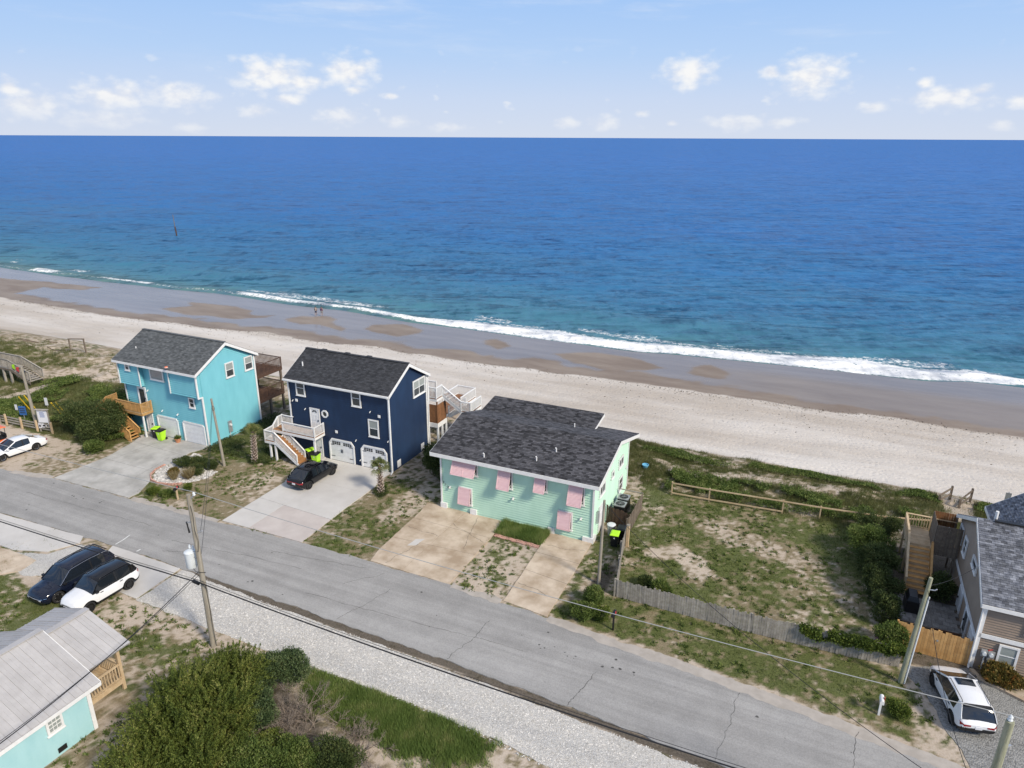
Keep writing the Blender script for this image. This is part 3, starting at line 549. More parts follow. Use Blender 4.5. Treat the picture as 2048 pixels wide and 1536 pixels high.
def ribbon(pts, w, z, jit=.0):
    b = MB(); P2 = []
    for i, p in enumerate(pts):
        a, c = Vector(pts[max(i - 1, 0)]), Vector(pts[min(i + 1, len(pts) - 1)]); n = Vector((-(c - a).y, (c - a).x)).normalized(); ww = w * random.uniform(1 - jit, 1 + jit) / 2; P2.append((Vector(p) + n * ww, Vector(p) - n * ww))
    for i in range(len(P2) - 1): b.add([(*P2[i][0], z), (*P2[i + 1][0], z), (*P2[i + 1][1], z), (*P2[i][1], z)], [(0, 1, 2, 3)])
    return b
def wander(p, q, n=24, amp=.12):
    p, q = Vector(p), Vector(q); d = q - p; nn = Vector((-d.y, d.x)).normalized(); o = 0; out = []
    for i in range(n + 1): o = o * .85 + random.uniform(-amp, amp); out.append(p + d * (i / n) + nn * o)
    return out
for p, q, w in [((-24.5, 28.1), (-23.2, 32.0), .022), ((-16.6, 27.9), (-15.8, 31.9), .026), ((-9.2, 27.5), (-8.6, 30.4), .03), ((-1.6, 27.2), (-1.2, 32.2), .02), ((-33.5, 32.3), (-26.0, 33.2), .022), ((-41, 30.2), (-30, 31.5), .02), ((-58, 30.4), (-44, 31.0), .02), ((-28, 29.4), (-13, 30.4), .02), ((-40.5, 29.0), (-38.6, 29.6), .025), ((4, 27.5), (4.6, 32), .022), ((-26.4, 31.2), (-24.6, 33.4), .02)]:
    obj('crack', ribbon(wander(p, q, 30, .07), w, .0545, .5), MT['crack'], rd)
for i in range(46):
    c = (random.uniform(-60, 8), random.uniform(28.4, 32.6)); c = random.choice([c, (random.gauss(-52.5, 2.0), random.gauss(31.8, .35)), (random.gauss(-10, 3), random.gauss(31.2, .25))])
    a = random.uniform(.02, .09); ns = 7; obj('tar_spot', MB().add([(c[0] + a * random.uniform(.7, 1.6) * math.cos(2 * math.pi * k / ns), c[1] + a * random.uniform(.6, 1.1) * math.sin(2 * math.pi * k / ns), .0542) for k in range(ns)], [tuple(range(ns))]), MT['crack'], rd)
obj('painted_line', ribbon([(-44.27, 28.15), (-44.3, 28.8), (-44.44, 29.45)], .09, .0555), MT['paint'], rd); obj('painted_line', ribbon([(-42.1, 28.15), (-42.07, 28.45)], .13, .0555), MT['paint'], rd)
obj('gravel_strip', MB().prism(ragged([(-37.35, 24.3), (-27.8, 24.2), (-20.8, 24.28), (-16.5, 24.25), (-11.9, 24.0), (-8.5, 23.6), (6, 22), (45, 18.5), (45, 22.7), (-1.2, 26.5), (-16.4, 27.2), (-29.5, 27.5), (-37.3, 27.9)], .3, .13, 5), -.1, .03), MT['gravel'], kind='structure')
obj('gravel_parking', MB().prism(ragged([(7.2, 38.4), (10.2, 39.5), (12.6, 38.2), (24, 33.6), (24, 29.9), (9.4, 31.75), (9.07, 32.9), (8.5, 34.3), (7.9, 36.2), (7.1, 37.5)], .3, .12, 6), -.1, .028), MT['gravel_grey'], kind='structure')
obj('gravel_patch', MB().prism(ragged([(-50.2, 24.4), (-47.6, 25.3), (-46.6, 27.2), (-44.5, 27.4), (-43.2, 26.2), (-42.6, 24.8), (-46.5, 22.9), (-48.2, 23.3)], .3, .16, 7), -.1, .024), MT['gravel'], kind='structure')
def pebbles(name, n, inside, r0, r1, mat, z=.03):             # loose stones lying proud of a gravel bed
    P = []
    while sum(len(p) for p in P) < n:
        x, y = inside(4000); P.append(np.stack([x, y], 1))
    P = np.concatenate(P)[:n]; r = RNG.uniform(r0, r1, n); a = RNG.uniform(0, 6.28, n)
    base = np.array([[1, 0, 0], [.3, .8, 0], [-.8, .45, 0], [-.7, -.6, 0], [.35, -.85, 0], [.05, 0, .62]]); V = np.repeat(base[None], n, 0) * r[:, None, None] * RNG.uniform(.75, 1.25, (n, 6, 1))
    c, s_ = np.cos(a)[:, None], np.sin(a)[:, None]; X = V[..., 0] * c - V[..., 1] * s_ + P[:, :1]; Y = V[..., 0] * s_ + V[..., 1] * c + P[:, 1:]; Z = V[..., 2] + z
    f = np.array([[0, 1, 5], [1, 2, 5], [2, 3, 5], [3, 4, 5], [4, 0, 5]]); F = (np.arange(n)[:, None, None] * 6 + f[None]).reshape(-1, 3)
    return bulk(name, np.stack([X, Y, Z], -1).reshape(-1, 3), F, mat, kind='stuff')
def _gs(k):
    x = RNG.uniform(-37, 6, k); top = np.interp(x, [-37.3, -29.5, -16.4, -1.2, 6], [27.7, 27.4, 27.1, 26.4, 26]); bot = np.interp(x, [-37, -16.5, -8.5, 6], [24.3, 24.25, 23.6, 22]); y = bot + (top - bot) * RNG.uniform(-.04, 1.05, k); return x, y
tag(pebbles('gravel', 15000, _gs, .02, .05, MT['pebble']), 'loose white gravel stones strewn over the strip beside the road', 'gravel')
def pavement(name, poly, cuts, mat, ztop, special=None):      # poured slabs with open joints
    root = bpy.data.objects.new(name, None); COL.objects.link(root); root['kind'] = 'structure'
    parts = [poly]
    for nx, ny, c in cuts:
        nxt = []
        for p in parts:
            for q in (clip(p, nx, ny, c - .012), clip(p, -nx, -ny, -c - .012)):
                if len(q) > 2: nxt.append(q)
        parts = nxt
    for i, p in enumerate(parts):
        mm = mat
        if special:
            cx, cy = sum(v[0] for v in p) / len(p), sum(v[1] for v in p) / len(p)
            for box, m2 in special:
                if box[0] < cx < box[1] and box[2] < cy < box[3]: mm = m2
        obj('slab', MB().prism(p, -.1, ztop + (i % 3) * .004), mm, root)
    return root
def ln(p, q): d = Vector((q[0] - p[0], q[1] - p[1])); n = Vector((-d.y, d.x)).normalized(); return (n.x, n.y, n.x * p[0] + n.y * p[1])
pavement('driveway', ragged([(-58.5, 33.1), (-58.2, 38.1), (-58.9, 41.1), (-59.8, 43.55), (-51.4, 43.6), (-51.5, 43.1), (-52.0, 41.8), (-51.7, 40.1), (-51.75, 38.7), (-51.65, 37.4), (-50.4, 36.0), (-49.5, 34.3), (-49.6, 33.4), (-54, 33.25)], .5, .05, 8),
         [ln((-55.05, 43.04), (-54.5, 33)), ln((-58.3, 37.6), (-50, 37.6)), ln((-58, 41.3), (-50, 41.0))], MT['conc_grey'], .055)
pavement('driveway', [(-39.85, 33.9), (-39.9, 40.9), (-40.9, 43.0), (-41.0, 46.25), (-32.6, 46.25), (-32.8, 44.6), (-32.42, 43.6), (-32.45, 39.2), (-32.25, 34.05)],
         [ln((-40, 37.9), (-32, 37.5)), ln((-37.2, 33), (-37.2, 46)), ln((-40, 42.2), (-32, 42.2))], MT['conc_new'], .06, [((-37.2, -32, 33, 37.6), MT['conc_pink'])])
pavement('driveway', ragged([(-26.35, 34.2), (-26.6, 35.7), (-26.7, 39.9), (-26.75, 41.5), (-27.0, 43.0), (-20.2, 42.88), (-20.0, 41.5), (-20.0, 37.6), (-19.95, 34.1)], .5, .06, 9),
         [ln((-23.45, 43), (-23.7, 34)), ln((-27, 40.45), (-19, 40.3)), ln((-27, 37.4), (-19, 38.0))], MT['conc_warm'], .06)
pavement('driveway', ragged([(-16.35, 42.88), (-13.0, 42.88), (-12.95, 40.0), (-12.9, 36.7), (-12.85, 33.75), (-16.0, 34.05)], .5, .05, 10),
         [ln((-17, 40.1), (-12, 39.9)), ln((-17, 37.9), (-12, 37.3))], MT['conc_warm'], .062)
pavement('driveway', ragged([(-44.3, 27.95), (-37.6, 27.95), (-37.4, 24.35), (-42.7, 24.5)], .5, .03, 11), [ln((-45, 27.2), (-37, 27.2))], MT['conc_new'], .058)
pavement('driveway', ragged([(-75, 26.9), (-56.4, 27.4), (-50.4, 27.7), (-47.4, 27.9), (-46.8, 27.2), (-47.8, 25.5), (-50.3, 24.6), (-75, 24.3)], .5, .05, 12), [ln((-50.4, 24), (-50.45, 28)), ln((-75, 26.3), (-45, 27.0)), ln((-55.5, 24), (-55.5, 28)), ln((-61, 24), (-61, 28))], MT['conc_new'], .056)
pavement('driveway', ragged([(-75, 24.2), (-51.5, 24.4), (-50.3, 24.5), (-47.5, 24.45), (-47.2, 23.2), (-49, 21.2), (-75, 20)], .5, .06, 13), [ln((-51.2, 20), (-51.2, 25))], MT['conc_warm'], .05)

for p, q in [((-26.4, 39.2), (-23.6, 38.9)), ((-23.5, 41.0), (-20.2, 39.6)), ((-25.2, 34.4), (-24.4, 37.6)), ((-22.2, 42.6), (-21.0, 38.2)), ((-15.9, 36.2), (-13.0, 35.6)), ((-15.8, 41.2), (-13.1, 41.6)), ((-56.6, 42.8), (-57.4, 37.8)), ((-53, 41), (-52.2, 36))]:
    tag(obj('pavement_crack', ribbon(wander(p, q, 26, .06), .022, .0705, .6), MT['crack']), kind='structure')
tag(obj('concrete_patch', MB().prism(ragged([(-24.9, 37.9), (-24.3, 38.2), (-24.5, 37.2), (-25.0, 36.9)], .2, .06, 19), .06, .0735), MT['conc_new']), kind='structure')
# ================================================================ houses
class Pl:                                                     # a wall plane: u along the wall, z up, o outward
    def __init__(s, org, u, n): s.o, s.u, s.n = Vector(org), Vector(u), Vector(n)
    def p(s, u, z, o=0.0): return s.o + s.u * u + s.n * o + Vector((0, 0, z))
def front(b=0.0): return Pl((0, b, 0), (1, 0, 0), (0, -1, 0))
def back(b): return Pl((0, b, 0), (1, 0, 0), (0, 1, 0))
def right(a=0.0): return Pl((a, 0, 0), (0, 1, 0), (1, 0, 0))
def left(a): return Pl((a, 0, 0), (0, 1, 0), (-1, 0, 0))
def siding(parent, pl, poly, mat, course=.2, z0=None):       # lapped boards following the outline of the wall
    b = MB(); zs = [p[1] for p in poly]; z = min(zs)
    b.add([pl.p(u, zz, -.1) for u, zz in poly], [tuple(range(len(poly)))])
    while z < max(zs) - .01:
        band = clip(clip(poly, 0, -1, -z), 0, 1, min(z + course, max(zs)))
        if len(band) > 2:
            vs = [pl.p(u, zz, -.001 - .08 * (zz - z) / course) for u, zz in band]; b.add(vs, [tuple(range(len(vs)))])
            lo = [u for u, zz in band if zz < z + 1e-4]
            if len(lo) > 1: b.add([pl.p(min(lo), z, -.001), pl.p(max(lo), z, -.001), pl.p(max(lo), z, -.1), pl.p(min(lo), z, -.1)], [(0, 1, 2, 3)])
        z += course
    return obj('wall', b, mat, parent)
def wbox(pl, u0, u1, z0, z1, o0, o1, b=None):
    b = b or MB(); v = [pl.p(u, z, o) for o in (o0, o1) for u, z in ((u0, z0), (u1, z0), (u1, z1), (u0, z1))]
    return b.add(v, [(0, 1, 2, 3), (4, 7, 6, 5), (0, 4, 5, 1), (1, 5, 6, 2), (2, 6, 7, 3), (3, 7, 4, 0)])
def trim(parent, pl, u0, u1, z0, z1, mat=None, o=.045, name='trim_board'): return obj(name, wbox(pl, u0, u1, z0, z1, -.01, o), mat or MT['white'], parent)
def window(parent, pl, u0, u1, z0, z1, cols=1, rows=2, frame=.11, glass='glass', label=None, sill=True, grille=0):
    b = MB()
    for a in ((u0, u0 + frame, z0, z1), (u1 - frame, u1, z0, z1), (u0 + frame, u1 - frame, z0, z0 + frame), (u0 + frame, u1 - frame, z1 - frame, z1)): wbox(pl, *a, -.01, .075, b)
    w = obj('window', b, MT['white'], parent, label=label)
    iu0, iu1, iz0, iz1 = u0 + frame, u1 - frame, z0 + frame, z1 - frame; s = .035
    for c in range(cols):
        a0, a1 = iu0 + (iu1 - iu0) * c / cols, iu0 + (iu1 - iu0) * (c + 1) / cols
        for r in range(rows):
            b0, b1 = iz0 + (iz1 - iz0) * r / rows, iz0 + (iz1 - iz0) * (r + 1) / rows
            g = glass if not isinstance(glass, tuple) else glass[r]
            obj('pane', wbox(pl, a0 + s / 2, a1 - s / 2, b0 + s / 2, b1 - s / 2, 0, .03 + .008 * r), MT[g], w)
    b = MB()
    for c in range(1, cols): wbox(pl, iu0 + (iu1 - iu0) * c / cols - s, iu0 + (iu1 - iu0) * c / cols + s, iz0, iz1, 0, .062, b)
    for r in range(1, rows): wbox(pl, iu0, iu1, iz0 + (iz1 - iz0) * r / rows - s * .7, iz0 + (iz1 - iz0) * r / rows + s * .7, 0, .056, b)
    if grille:
        for k in range(1, grille): wbox(pl, iu0 + (iu1 - iu0) * k / grille - .012, iu0 + (iu1 - iu0) * k / grille + .012, iz0, iz1, 0, .05, b)
        for r in range(rows): zz = iz0 + (iz1 - iz0) * (r + .5) / rows; wbox(pl, iu0, iu1, zz - .012, zz + .012, 0, .049, b)
    if b.v: obj('sash_bar', b, MT['white'], w)
    if sill: obj('sill', wbox(pl, u0 - .04, u1 + .04, z0 - .05, z0, -.01, .1), MT['white'], w)
    return w
def door(parent, pl, u0, u1, z0, z1, panels=True, label=None, glass=None):
    b = MB(); f = .1
    for a in ((u0 - f, u0, z0, z1 + f), (u1, u1 + f, z0, z1 + f), (u0, u1, z1, z1 + f)): wbox(pl, *a, -.01, .07, b)
    d = obj('door', b, MT['white'], parent, label=label); obj('door_leaf', wbox(pl, u0, u1, z0, z1, 0, .04), MT['white'], d)
    w, h = u1 - u0, z1 - z0
    if glass: obj('pane', wbox(pl, u0 + .15 * w, u1 - .15 * w, z0 + .08 * h, z1 - .06 * h, .03, .055), MT['glass'], d)
    elif panels:
        for i in range(2):
            for q0, q1 in ((.06, .42), (.48, .76)): obj('panel', wbox(pl, u0 + w * (.12 + .42 * i), u0 + w * (.46 + .42 * i), z0 + h * q0, z0 + h * q1, .03, .055), MT['white'], d)
    obj('handle', wbox(pl, u1 - .13, u1 - .08, z0 + h * .45, z0 + h * .53, .04, .1), MT['black'], d); return d
def garage_door(parent, pl, u0, u1, z0, z1, carriage=False, label=None):
    f = .14; b = MB(); cut = .28 if carriage else 0
    for a in ((u0 - f, u0, z0, z1 - cut), (u1, u1 + f, z0, z1 - cut), (u0 + cut, u1 - cut, z1, z1 + f)): wbox(pl, *a, -.01, .08, b)
    if cut:
        for sgn, uu in ((1, u0), (-1, u1)):
            poly = [(uu - sgn * f, z1 - cut), (uu, z1 - cut), (uu + sgn * cut, z1), (uu + sgn * cut, z1 + f), (uu + sgn * (cut - .1), z1 + f)]
            b.extr([pl.p(u, z, -.01) for u, z in poly], pl.n * .09)
    g = obj('garage_door', b, MT['white'], parent, label=label); n = 4
    for k in range(n):
        a0, a1 = z0 + (z1 - z0) * k / n, z0 + (z1 - z0) * (k + 1) / n
        if cut and k == n - 1:
            poly = [(u0, a0 + .012), (u1, a0 + .012), (u1, z1 - cut), (u1 - cut, z1), (u0 + cut, z1), (u0, z1 - cut)]; obj('panel', MB().extr([pl.p(u, z, 0) for u, z in poly], pl.n * .03), MT['white'], g)
        else: obj('panel', wbox(pl, u0, u1, a0 + .012, a1 - .004, 0, .03), MT['white'], g)
    w = u1 - u0
    if carriage:
        for s in range(2):
            for c in range(4):
                for r in range(2):
                    x0 = u0 + .22 + s * (w / 2 - .03) + c * .235; obj('pane', wbox(pl, x0, x0 + .19, z1 - .40 + r * .155, z1 - .275 + r * .155, .025, .038), MT['black'], g)
        for s in (-.07, .07): obj('handle', wbox(pl, (u0 + u1) / 2 + s - .02, (u0 + u1) / 2 + s + .02, z0 + .85, z0 + 1.2, .03, .07), MT['black'], g)
        for zz in (.38, 1.5):
            for s in (0, 1): q = u0 + .04 if s == 0 else u1 - .44; obj('hinge', wbox(pl, q, q + .4, z0 + zz, z0 + zz + .05, .03, .05), MT['black'], g)
    return g
def roof_slope(parent, e0, e1, r1, r0, mat, th=.12, shingles=True, tab=.32, row=.15, label=None):
    "eave left, eave right, ridge right, ridge left, all on one plane"
    e0, e1, r0, r1 = map(Vector, (e0, e1, r0, r1)); n = (e1 - e0).cross(r0 - e0).normalized()
    if n.z < 0: n = -n
    o = obj('roof', MB().extr([e0 - n * th, e1 - n * th, r1 - n * th, r0 - n * th], n * th), mat, parent, label=label)
    if not shingles: return o
    H = ((r0 + r1) / 2 - (e0 + e1) / 2).length; k = max(2, int(round(H / row))); V, F = [], []
    for i in range(k):
        a, b_ = i / k, min(1, (i + 1.25) / k); L0, R0 = e0.lerp(r0, a), e1.lerp(r1, a); L1, R1 = e0.lerp(r0, b_), e1.lerp(r1, b_)
        W = (R0 - L0).length; m = max(1, int(round(W / tab))); off = (i % 2) * .5 + random.uniform(-.12, .12); us = [0] + [min(1, max(0, (j + off) / m)) for j in range(1, m + 1)] + [1]
        us = sorted(set(round(u, 4) for u in us))
        for u0, u1 in zip(us[:-1], us[1:]):
            if u1 - u0 < .15 / m: continue
            g = .006 / W; lift = .024 + random.uniform(0, .012); q = len(V)
            p0, p1, p2, p3 = L0.lerp(R0, u0 + g), L0.lerp(R0, u1 - g), L1.lerp(R1, u1 - g), L1.lerp(R1, u0 + g)
            V += [p0 + n * lift, p1 + n * lift, p2 + n * .003, p3 + n * .003, p0 - n * .002, p1 - n * .002]; F += [(q, q + 1, q + 2, q + 3), (q + 4, q + 5, q + 1, q)]
    obj('shingles', MB().add(V, F), mat, o, kind='stuff'); return o
def railing(parent, pts, h, mat, gap=.14, post=.09, bal=.035, name='railing', posts=True, post_down=None, bottom=.09, infill=True):
    "pts: 3-D foot line of the rail, straight runs between points"
    pts = [Vector(p) for p in pts]; b = MB(); up = Vector((0, 0, 1))
    for p, q in zip(pts[:-1], pts[1:]): b.beam(p + up * h, q + up * h, .13, .045)
    r = obj(name, b, mat, parent)
    for p, q in zip(pts[:-1], pts[1:]):
        stick('bottom_rail', r, mat, p + up * bottom, q + up * bottom, .045, .07); L = math.hypot((q - p).x, (q - p).y); k = int(L / gap)
        for i in range(1, k):
            c = p.lerp(q, i / k); hh = h - bottom - .02
            if infill: piece('baluster', r, mat, (bal, bal, round(hh, 2)), c + up * (bottom + hh / 2))
    if posts:
        for i, p in enumerate(pts):
            dn = 0 if post_down is None else post_down
            piece('post', r, mat, (post, post, round(h + .06 + dn, 2)), p + up * ((h + .06 - dn) / 2))
    return r
def steps(parent, p0, p1, width_vec, mat, n, tread=.28, string=None, name='staircase', riser=None):
    "flight climbing from p0 to p1 (centre line of one side), spanning width_vec"
    p0, p1, wv = Vector(p0), Vector(p1), Vector(width_vec); b = MB(); hd = (p1 - p0).copy(); hd.z = 0; hd.normalize()
    for o in (Vector((0, 0, 0)), wv): b.beam(p0 + o - Vector((0, 0, .12)), p1 + o - Vector((0, 0, .12)), .05, .26)
    st = obj(name, b, string or mat, parent)
    for i in range(n):
        c = p0.lerp(p1, (i + .5) / n) + wv / 2; z = p0.z + (p1.z - p0.z) * (i + .8) / n; m = Matrix((hd, Vector((0, 0, 1)).cross(hd), Vector((0, 0, 1)))).transposed()
        piece('tread', st, mat, (tread, round(wv.length, 2), .04), (c.x, c.y, z), m)
        if riser: piece('riser', st, riser, (.02, round(wv.length, 2), round((p1.z - p0.z) / n - .04, 3)), (c.x + hd.x * tread * .5, c.y + hd.y * tread * .5, z + (p1.z - p0.z) / n / 2), m)
    return st
def deck(parent, x0, x1, y0, y1, z, mat, plank=.14, along='x', skirt=None, name='deck'):
    b = MB(); f = skirt or mat
    for a in ((x0, x1, y0, y0 + .05), (x0, x1, y1 - .05, y1), (x0, x0 + .05, y0 + .05, y1 - .05), (x1 - .05, x1, y0 + .05, y1 - .05)): b.box(*a, z - .28, z - .035)
    d = obj(name, b, f, parent); L, Wd = (x1 - x0, y1 - y0) if along == 'x' else (y1 - y0, x1 - x0); k = max(1, int(Wd / plank)); pw = Wd / k
    for i in range(k):
        if along == 'x': piece('plank', d, mat, (round(L, 2), round(pw - .012, 3), .035), ((x0 + x1) / 2, y0 + pw * (i + .5), z - .0175))
        else: piece('plank', d, mat, (round(pw - .012, 3), round(L, 2), .035), (x0 + pw * (i + .5), (y0 + y1) / 2, z - .0175))
    return d
def post(parent, x, y, z0, z1, mat, w=.14, name='post'): return piece(name, parent, mat, (w, w, round(z1 - z0, 2)), (x, y, (z0 + z1) / 2))
def lamp(parent, pl, u, z, s=.13):
    s *= .75                            # a flood-light head on a round back plate
    b = MB(); c = pl.p(u, z, 0); d = pl.n
    b.tube([c, c + d * .05], s * .6, 10); b.tube([c + d * .05, c + d * .09 - Vector((0, 0, .03)), c + d * .15 - Vector((0, 0, .09))], [s * .25, s * .35, s * .7], 10)
    return obj('wall_lamp', b, MT['white'], parent)
def vent_box(parent, pl, u, z, w=.2): b = wbox(pl, u - w / 2, u + w / 2, z - w / 2, z + w / 2, 0, .06); wbox(pl, u - w / 2 - .03, u + w / 2 + .03, z - w / 2 - .03, z + w / 2 + .03, 0, .03, b); return obj('vent_cover', b, MT['white'], parent)
def bin_(x, y, rz, body, lid, label, logo=True):
    t = thing('trash_bin', label, 'trash bin', (x, y, .06), rz, 'wheeled bins by the houses')
    b = MB(); b.loft([[(-.24, -.27, .06), (.24, -.27, .06), (.24, .22, .06), (-.24, .22, .06)], [(-.27, -.33, .7), (.27, -.33, .7), (.27, .3, .7), (-.27, .3, .7)], [(-.30, -.38, 1.0), (.30, -.38, 1.0), (.30, .35, 1.0), (-.30, .35, 1.0)]]); obj('body', b, MT[body], t)
    b = MB(); b.loft([[(-.32, -.41, 1.0), (.32, -.41, 1.0), (.32, .37, 1.0), (-.32, .37, 1.0)], [(-.32, -.41, 1.04), (.32, -.41, 1.04), (.32, .37, 1.05), (-.32, .37, 1.05)], [(-.22, -.27, 1.09), (.22, -.27, 1.09), (.22, .26, 1.11), (-.22, .26, 1.11)]]); obj('lid', b, MT[lid], t)
    for s in (-1, 1): obj('wheel', MB().tube([(s * .24, .28, .13), (s * .31, .28, .13)], .13, 12), MT['rubber'], t)
    obj('handle', MB().tube([(-.25, .36, 1.02), (-.25, .45, 1.02), (.25, .45, 1.02), (.25, .36, 1.02)], .02, 6), MT['black'], t)
    if logo: obj('emblem', MB().add([(-.06, -.353, .78), (.0, -.36, .86), (.07, -.356, .82), (.03, -.35, .76), (.06, -.343, .70), (-.01, -.347, .74)], [(0, 1, 2, 3, 4, 5)]), MT['white'], t)
    return t
def gable_house(root, W, D, ze, zr, of, ov, wall_mat, roof_mat, left_open=False, y0=0.0, course=.19, front_wall=True, white=True):
    "walls and gable roof; ridge along local x; y0 = front of the upper storey"
    ym = (D + y0) / 2; sl = (zr - ze) / (ym - y0)
    side = [(y0, 0), (D, 0), (D, ze), (ym, zr), (y0, ze)]
    roofs = []
    for sg in (-1, 1):
        ey = (y0 - of) if sg < 0 else D + of; ezz = ze - sl * of + .14; rz_ = zr + .14
        e0, e1, q1, q0 = (-W - ov, ey, ezz), (ov, ey, ezz), (ov, ym, rz_), (-W - ov, ym, rz_)
        roofs.append(roof_slope(root, e0, e1, q1, q0, roof_mat))
        b = MB(); b.box(-W - ov, ov, min(ey, ey + sg * .04), max(ey, ey + sg * .04), ezz - .26, ezz - .03); obj('fascia', b, MT['white'], root)
        for a in (-W - ov, ov):
            c = .02 if a > 0 else -.02; pts = [(a + c, ey, ezz - .30), (a + c, ym, rz_ - .30), (a + c, ym, rz_ - .02), (a + c, ey, ezz - .02)]
            obj('rake_board', MB().extr(pts, (.035 if a > 0 else -.035, 0, 0)), MT['white'], root)
        # soffit
        b = MB(); b.add([(-W - ov, ey, ezz - .28), (ov, ey, ezz - .28), (ov, y0 if sg < 0 else D, ezz - .28), (-W - ov, y0 if sg < 0 else D, ezz - .28)], [(0, 1, 2, 3)]); obj('soffit', b, MT['white'], root)
    b = MB(); b.beam((-W - ov, ym, zr + .16), (ov, ym, zr + .16), .3, .05); obj('ridge_cap', b, roof_mat, root)
    return sl, ym, roofs
# ---------------------------------------------------------------- turquoise house
def turquoise():
    W, D, bd, ze, zr, zb = 10.51, 6.82, .43, 7.5, 9.45, 5.05
    H = thing('turquoise_house', 'turquoise lap-sided beach house with charcoal gable roof and brown rear decks', 'house', (-51.48, 43.62, 0), -.010); m = MT['turq']
    ym = (D - bd) / 2
    siding(H, front(0), [(-W, 0), (0, 0), (0, ze), (-W, ze)], m)
    siding(H, right(0), [(0, 0), (D, 0), (D, ze), (ym, zr + .05), (-bd, ze), (-bd, zb), (0, zb)], m)
    siding(H, left(-W), [(0, 0), (D, 0), (D, ze), (ym, zr + .05), (-bd, ze), (-bd, zb), (0, zb)], m); siding(H, back(D), [(-W, 0), (0, 0), (0, ze), (-W, ze)], m)
    for u0, u1 in ((-W, -7.6), (-3.56, 0)):
        siding(H, front(-bd), [(u0, zb), (u1, zb), (u1, ze), (u0, ze)], m)
        if u0 < -5: siding(H, right(u1), [(-bd, zb), (0, zb), (0, ze), (-bd, ze)], m)
        else: siding(H, left(u0), [(-bd, zb), (0, zb), (0, ze), (-bd, ze)], m)
        obj('soffit', MB().add([(u0, -bd - .02, zb), (u1, -bd - .02, zb), (u1, 0, zb), (u0, 0, zb)], [(0, 1, 2, 3)]), m, H)
        for u in (u0, u1): trim(H, front(-bd), u - .05, u + .05, zb - .04, ze - .1, o=.06, name='corner_board')
    for u in (-W, 0): trim(H, front(0), u - .06, u + .06, .05, zb - .08, o=.055, name='corner_board')
    trim(H, right(0), -.06, .1, .05, zb - .05, name='corner_board'); trim(H, right(0), -bd - .05, -bd + .1, zb, ze - .1, name='corner_board'); trim(H, right(0), D - .12, D + .06, .05, ze - .1, name='corner_board')
    trim(H, right(0), -bd - .05, .08, zb - .1, zb + .02, o=.06)
    gable_house(H, W, D, ze, zr, .3, .3, m, MT['sh_grey'], y0=-bd)
    window(H, front(0), -6.6, -4.75, 5.85, 7.2, 1, 1, glass='blind', label='large single-pane picture window'); window(H, front(0), -1.83, -1.08, 3.72, 4.76); window(H, front(-bd), -9.43, -8.78, 6.5, 7.4)
    window(H, right(0), 3.05, 4.1, 5.95, 7.45, glass=('glass', 'blind')); window(H, right(0), 5.47, 6.55, 5.97, 7.38, glass=('glass', 'blind'))
    door(H, front(0), -8.7, -7.72, 2.65, 4.72, glass=True, label='white door with a tall dark glass pane'); door(H, front(0), -8.15, -7.35, .06, 2.05)
    garage_door(H, front(0), -6.5, -3.9, .06, 2.05); garage_door(H, front(0), -3.0, -.4, .06, 2.02)
    lamp(H, front(0), -5.7, 2.75); lamp(H, front(0), -3.62, 2.72, .16); lamp(H, front(0), -7.3, 4.6)
    b = MB(); wbox(right(0), 2.5, 2.9, .55, 1.68, 0, .14, b); obj('meter_box', b, MT['steel'], H); obj('meter', MB().tube([right(0).p(2.7, 1.3, .14), right(0).p(2.7, 1.3, .26)], .12, 12), MT['white'], H); obj('conduit', MB().tube([right(0).p(2.62, .55, .06), right(0).p(2.62, 0, .06)], .03, 6), MT['white'], H)
    # street-side stair in fresh timber
    wd = MT['wood_new']
    d = deck(H, -11.6, -7.05, -1.25, -.03, 2.62, MT['wood_tan'], skirt=wd)
    railing(H, [(-10.55, -1.22, 2.62), (-7.12, -1.22, 2.62), (-7.08, -.1, 2.62)], .95, wd, gap=.12, bal=.06)
    lb = MB(); lb.add([(-10.5, -1.26, 2.72), (-7.15, -1.26, 2.72), (-7.15, -1.26, 3.3), (-10.5, -1.26, 3.3)], [(0, 1, 2, 3)])
    deck(H, -12.1, -10.7, -2.45, -1.3, 1.95, MT['wood_tan'], skirt=wd); railing(H, [(-12.05, -.1, 2.62), (-12.05, -1.2, 2.6), (-12.05, -2.4, 1.95), (-10.75, -2.4, 1.95)], .95, wd, gap=.12, bal=.06)
    steps(H, (-11.6, -1.45, 1.95), (-11.6, -.7, 2.62), (1.0, 0, 0), MT['wood_tan'], 3, string=wd)
    steps(H, (-7.75, -2.38, .05), (-10.75, -2.38, 1.95), (0, 1.08, 0), wd, 10, .26)
    railing(H, [(-7.78, -2.38, .1), (-10.75, -2.38, 1.95)], .92, wd, gap=.14, bal=.06); railing(H, [(-7.78, -1.3, .1), (-10.6, -1.3, 1.95)], .92, wd, gap=.14, bal=.06)
    post(H, -7.2, -1.1, 0, 2.4, MT['white'], .13); post(H, -10.4, -1.1, 0, 2.4, MT['white'], .13); post(H, -11.9, -2.3, 0, 1.7, wd); post(H, -10.9, -2.3, 0, 1.7, wd)
    # two rear decks
    wk = MT['wood_dark']
    for z in (4.9, 2.25):
        deck(H, -W, -.05, D + .08, 10.6, z, wk, .2); railing(H, [(-.1, D + .12, z), (-.1, 10.55, z), (-W + .05, 10.55, z), (-W + .05, D + .12, z)], 1.1, wk, gap=.17, bal=.05)
    for x in (-.2, -3.6, -7, -10.3): post(H, x, 10.45, -.6, 4.65, MT['wood_brown'], .2)
    post(H, -.2, 8.6, -.2, 2.0, MT['wood_brown'], .2)
    railing(H, [(-10.9, .5, 1.2), (-11.2, 3.2, 3.0)], .95, MT['wood_grey'], gap=.3)
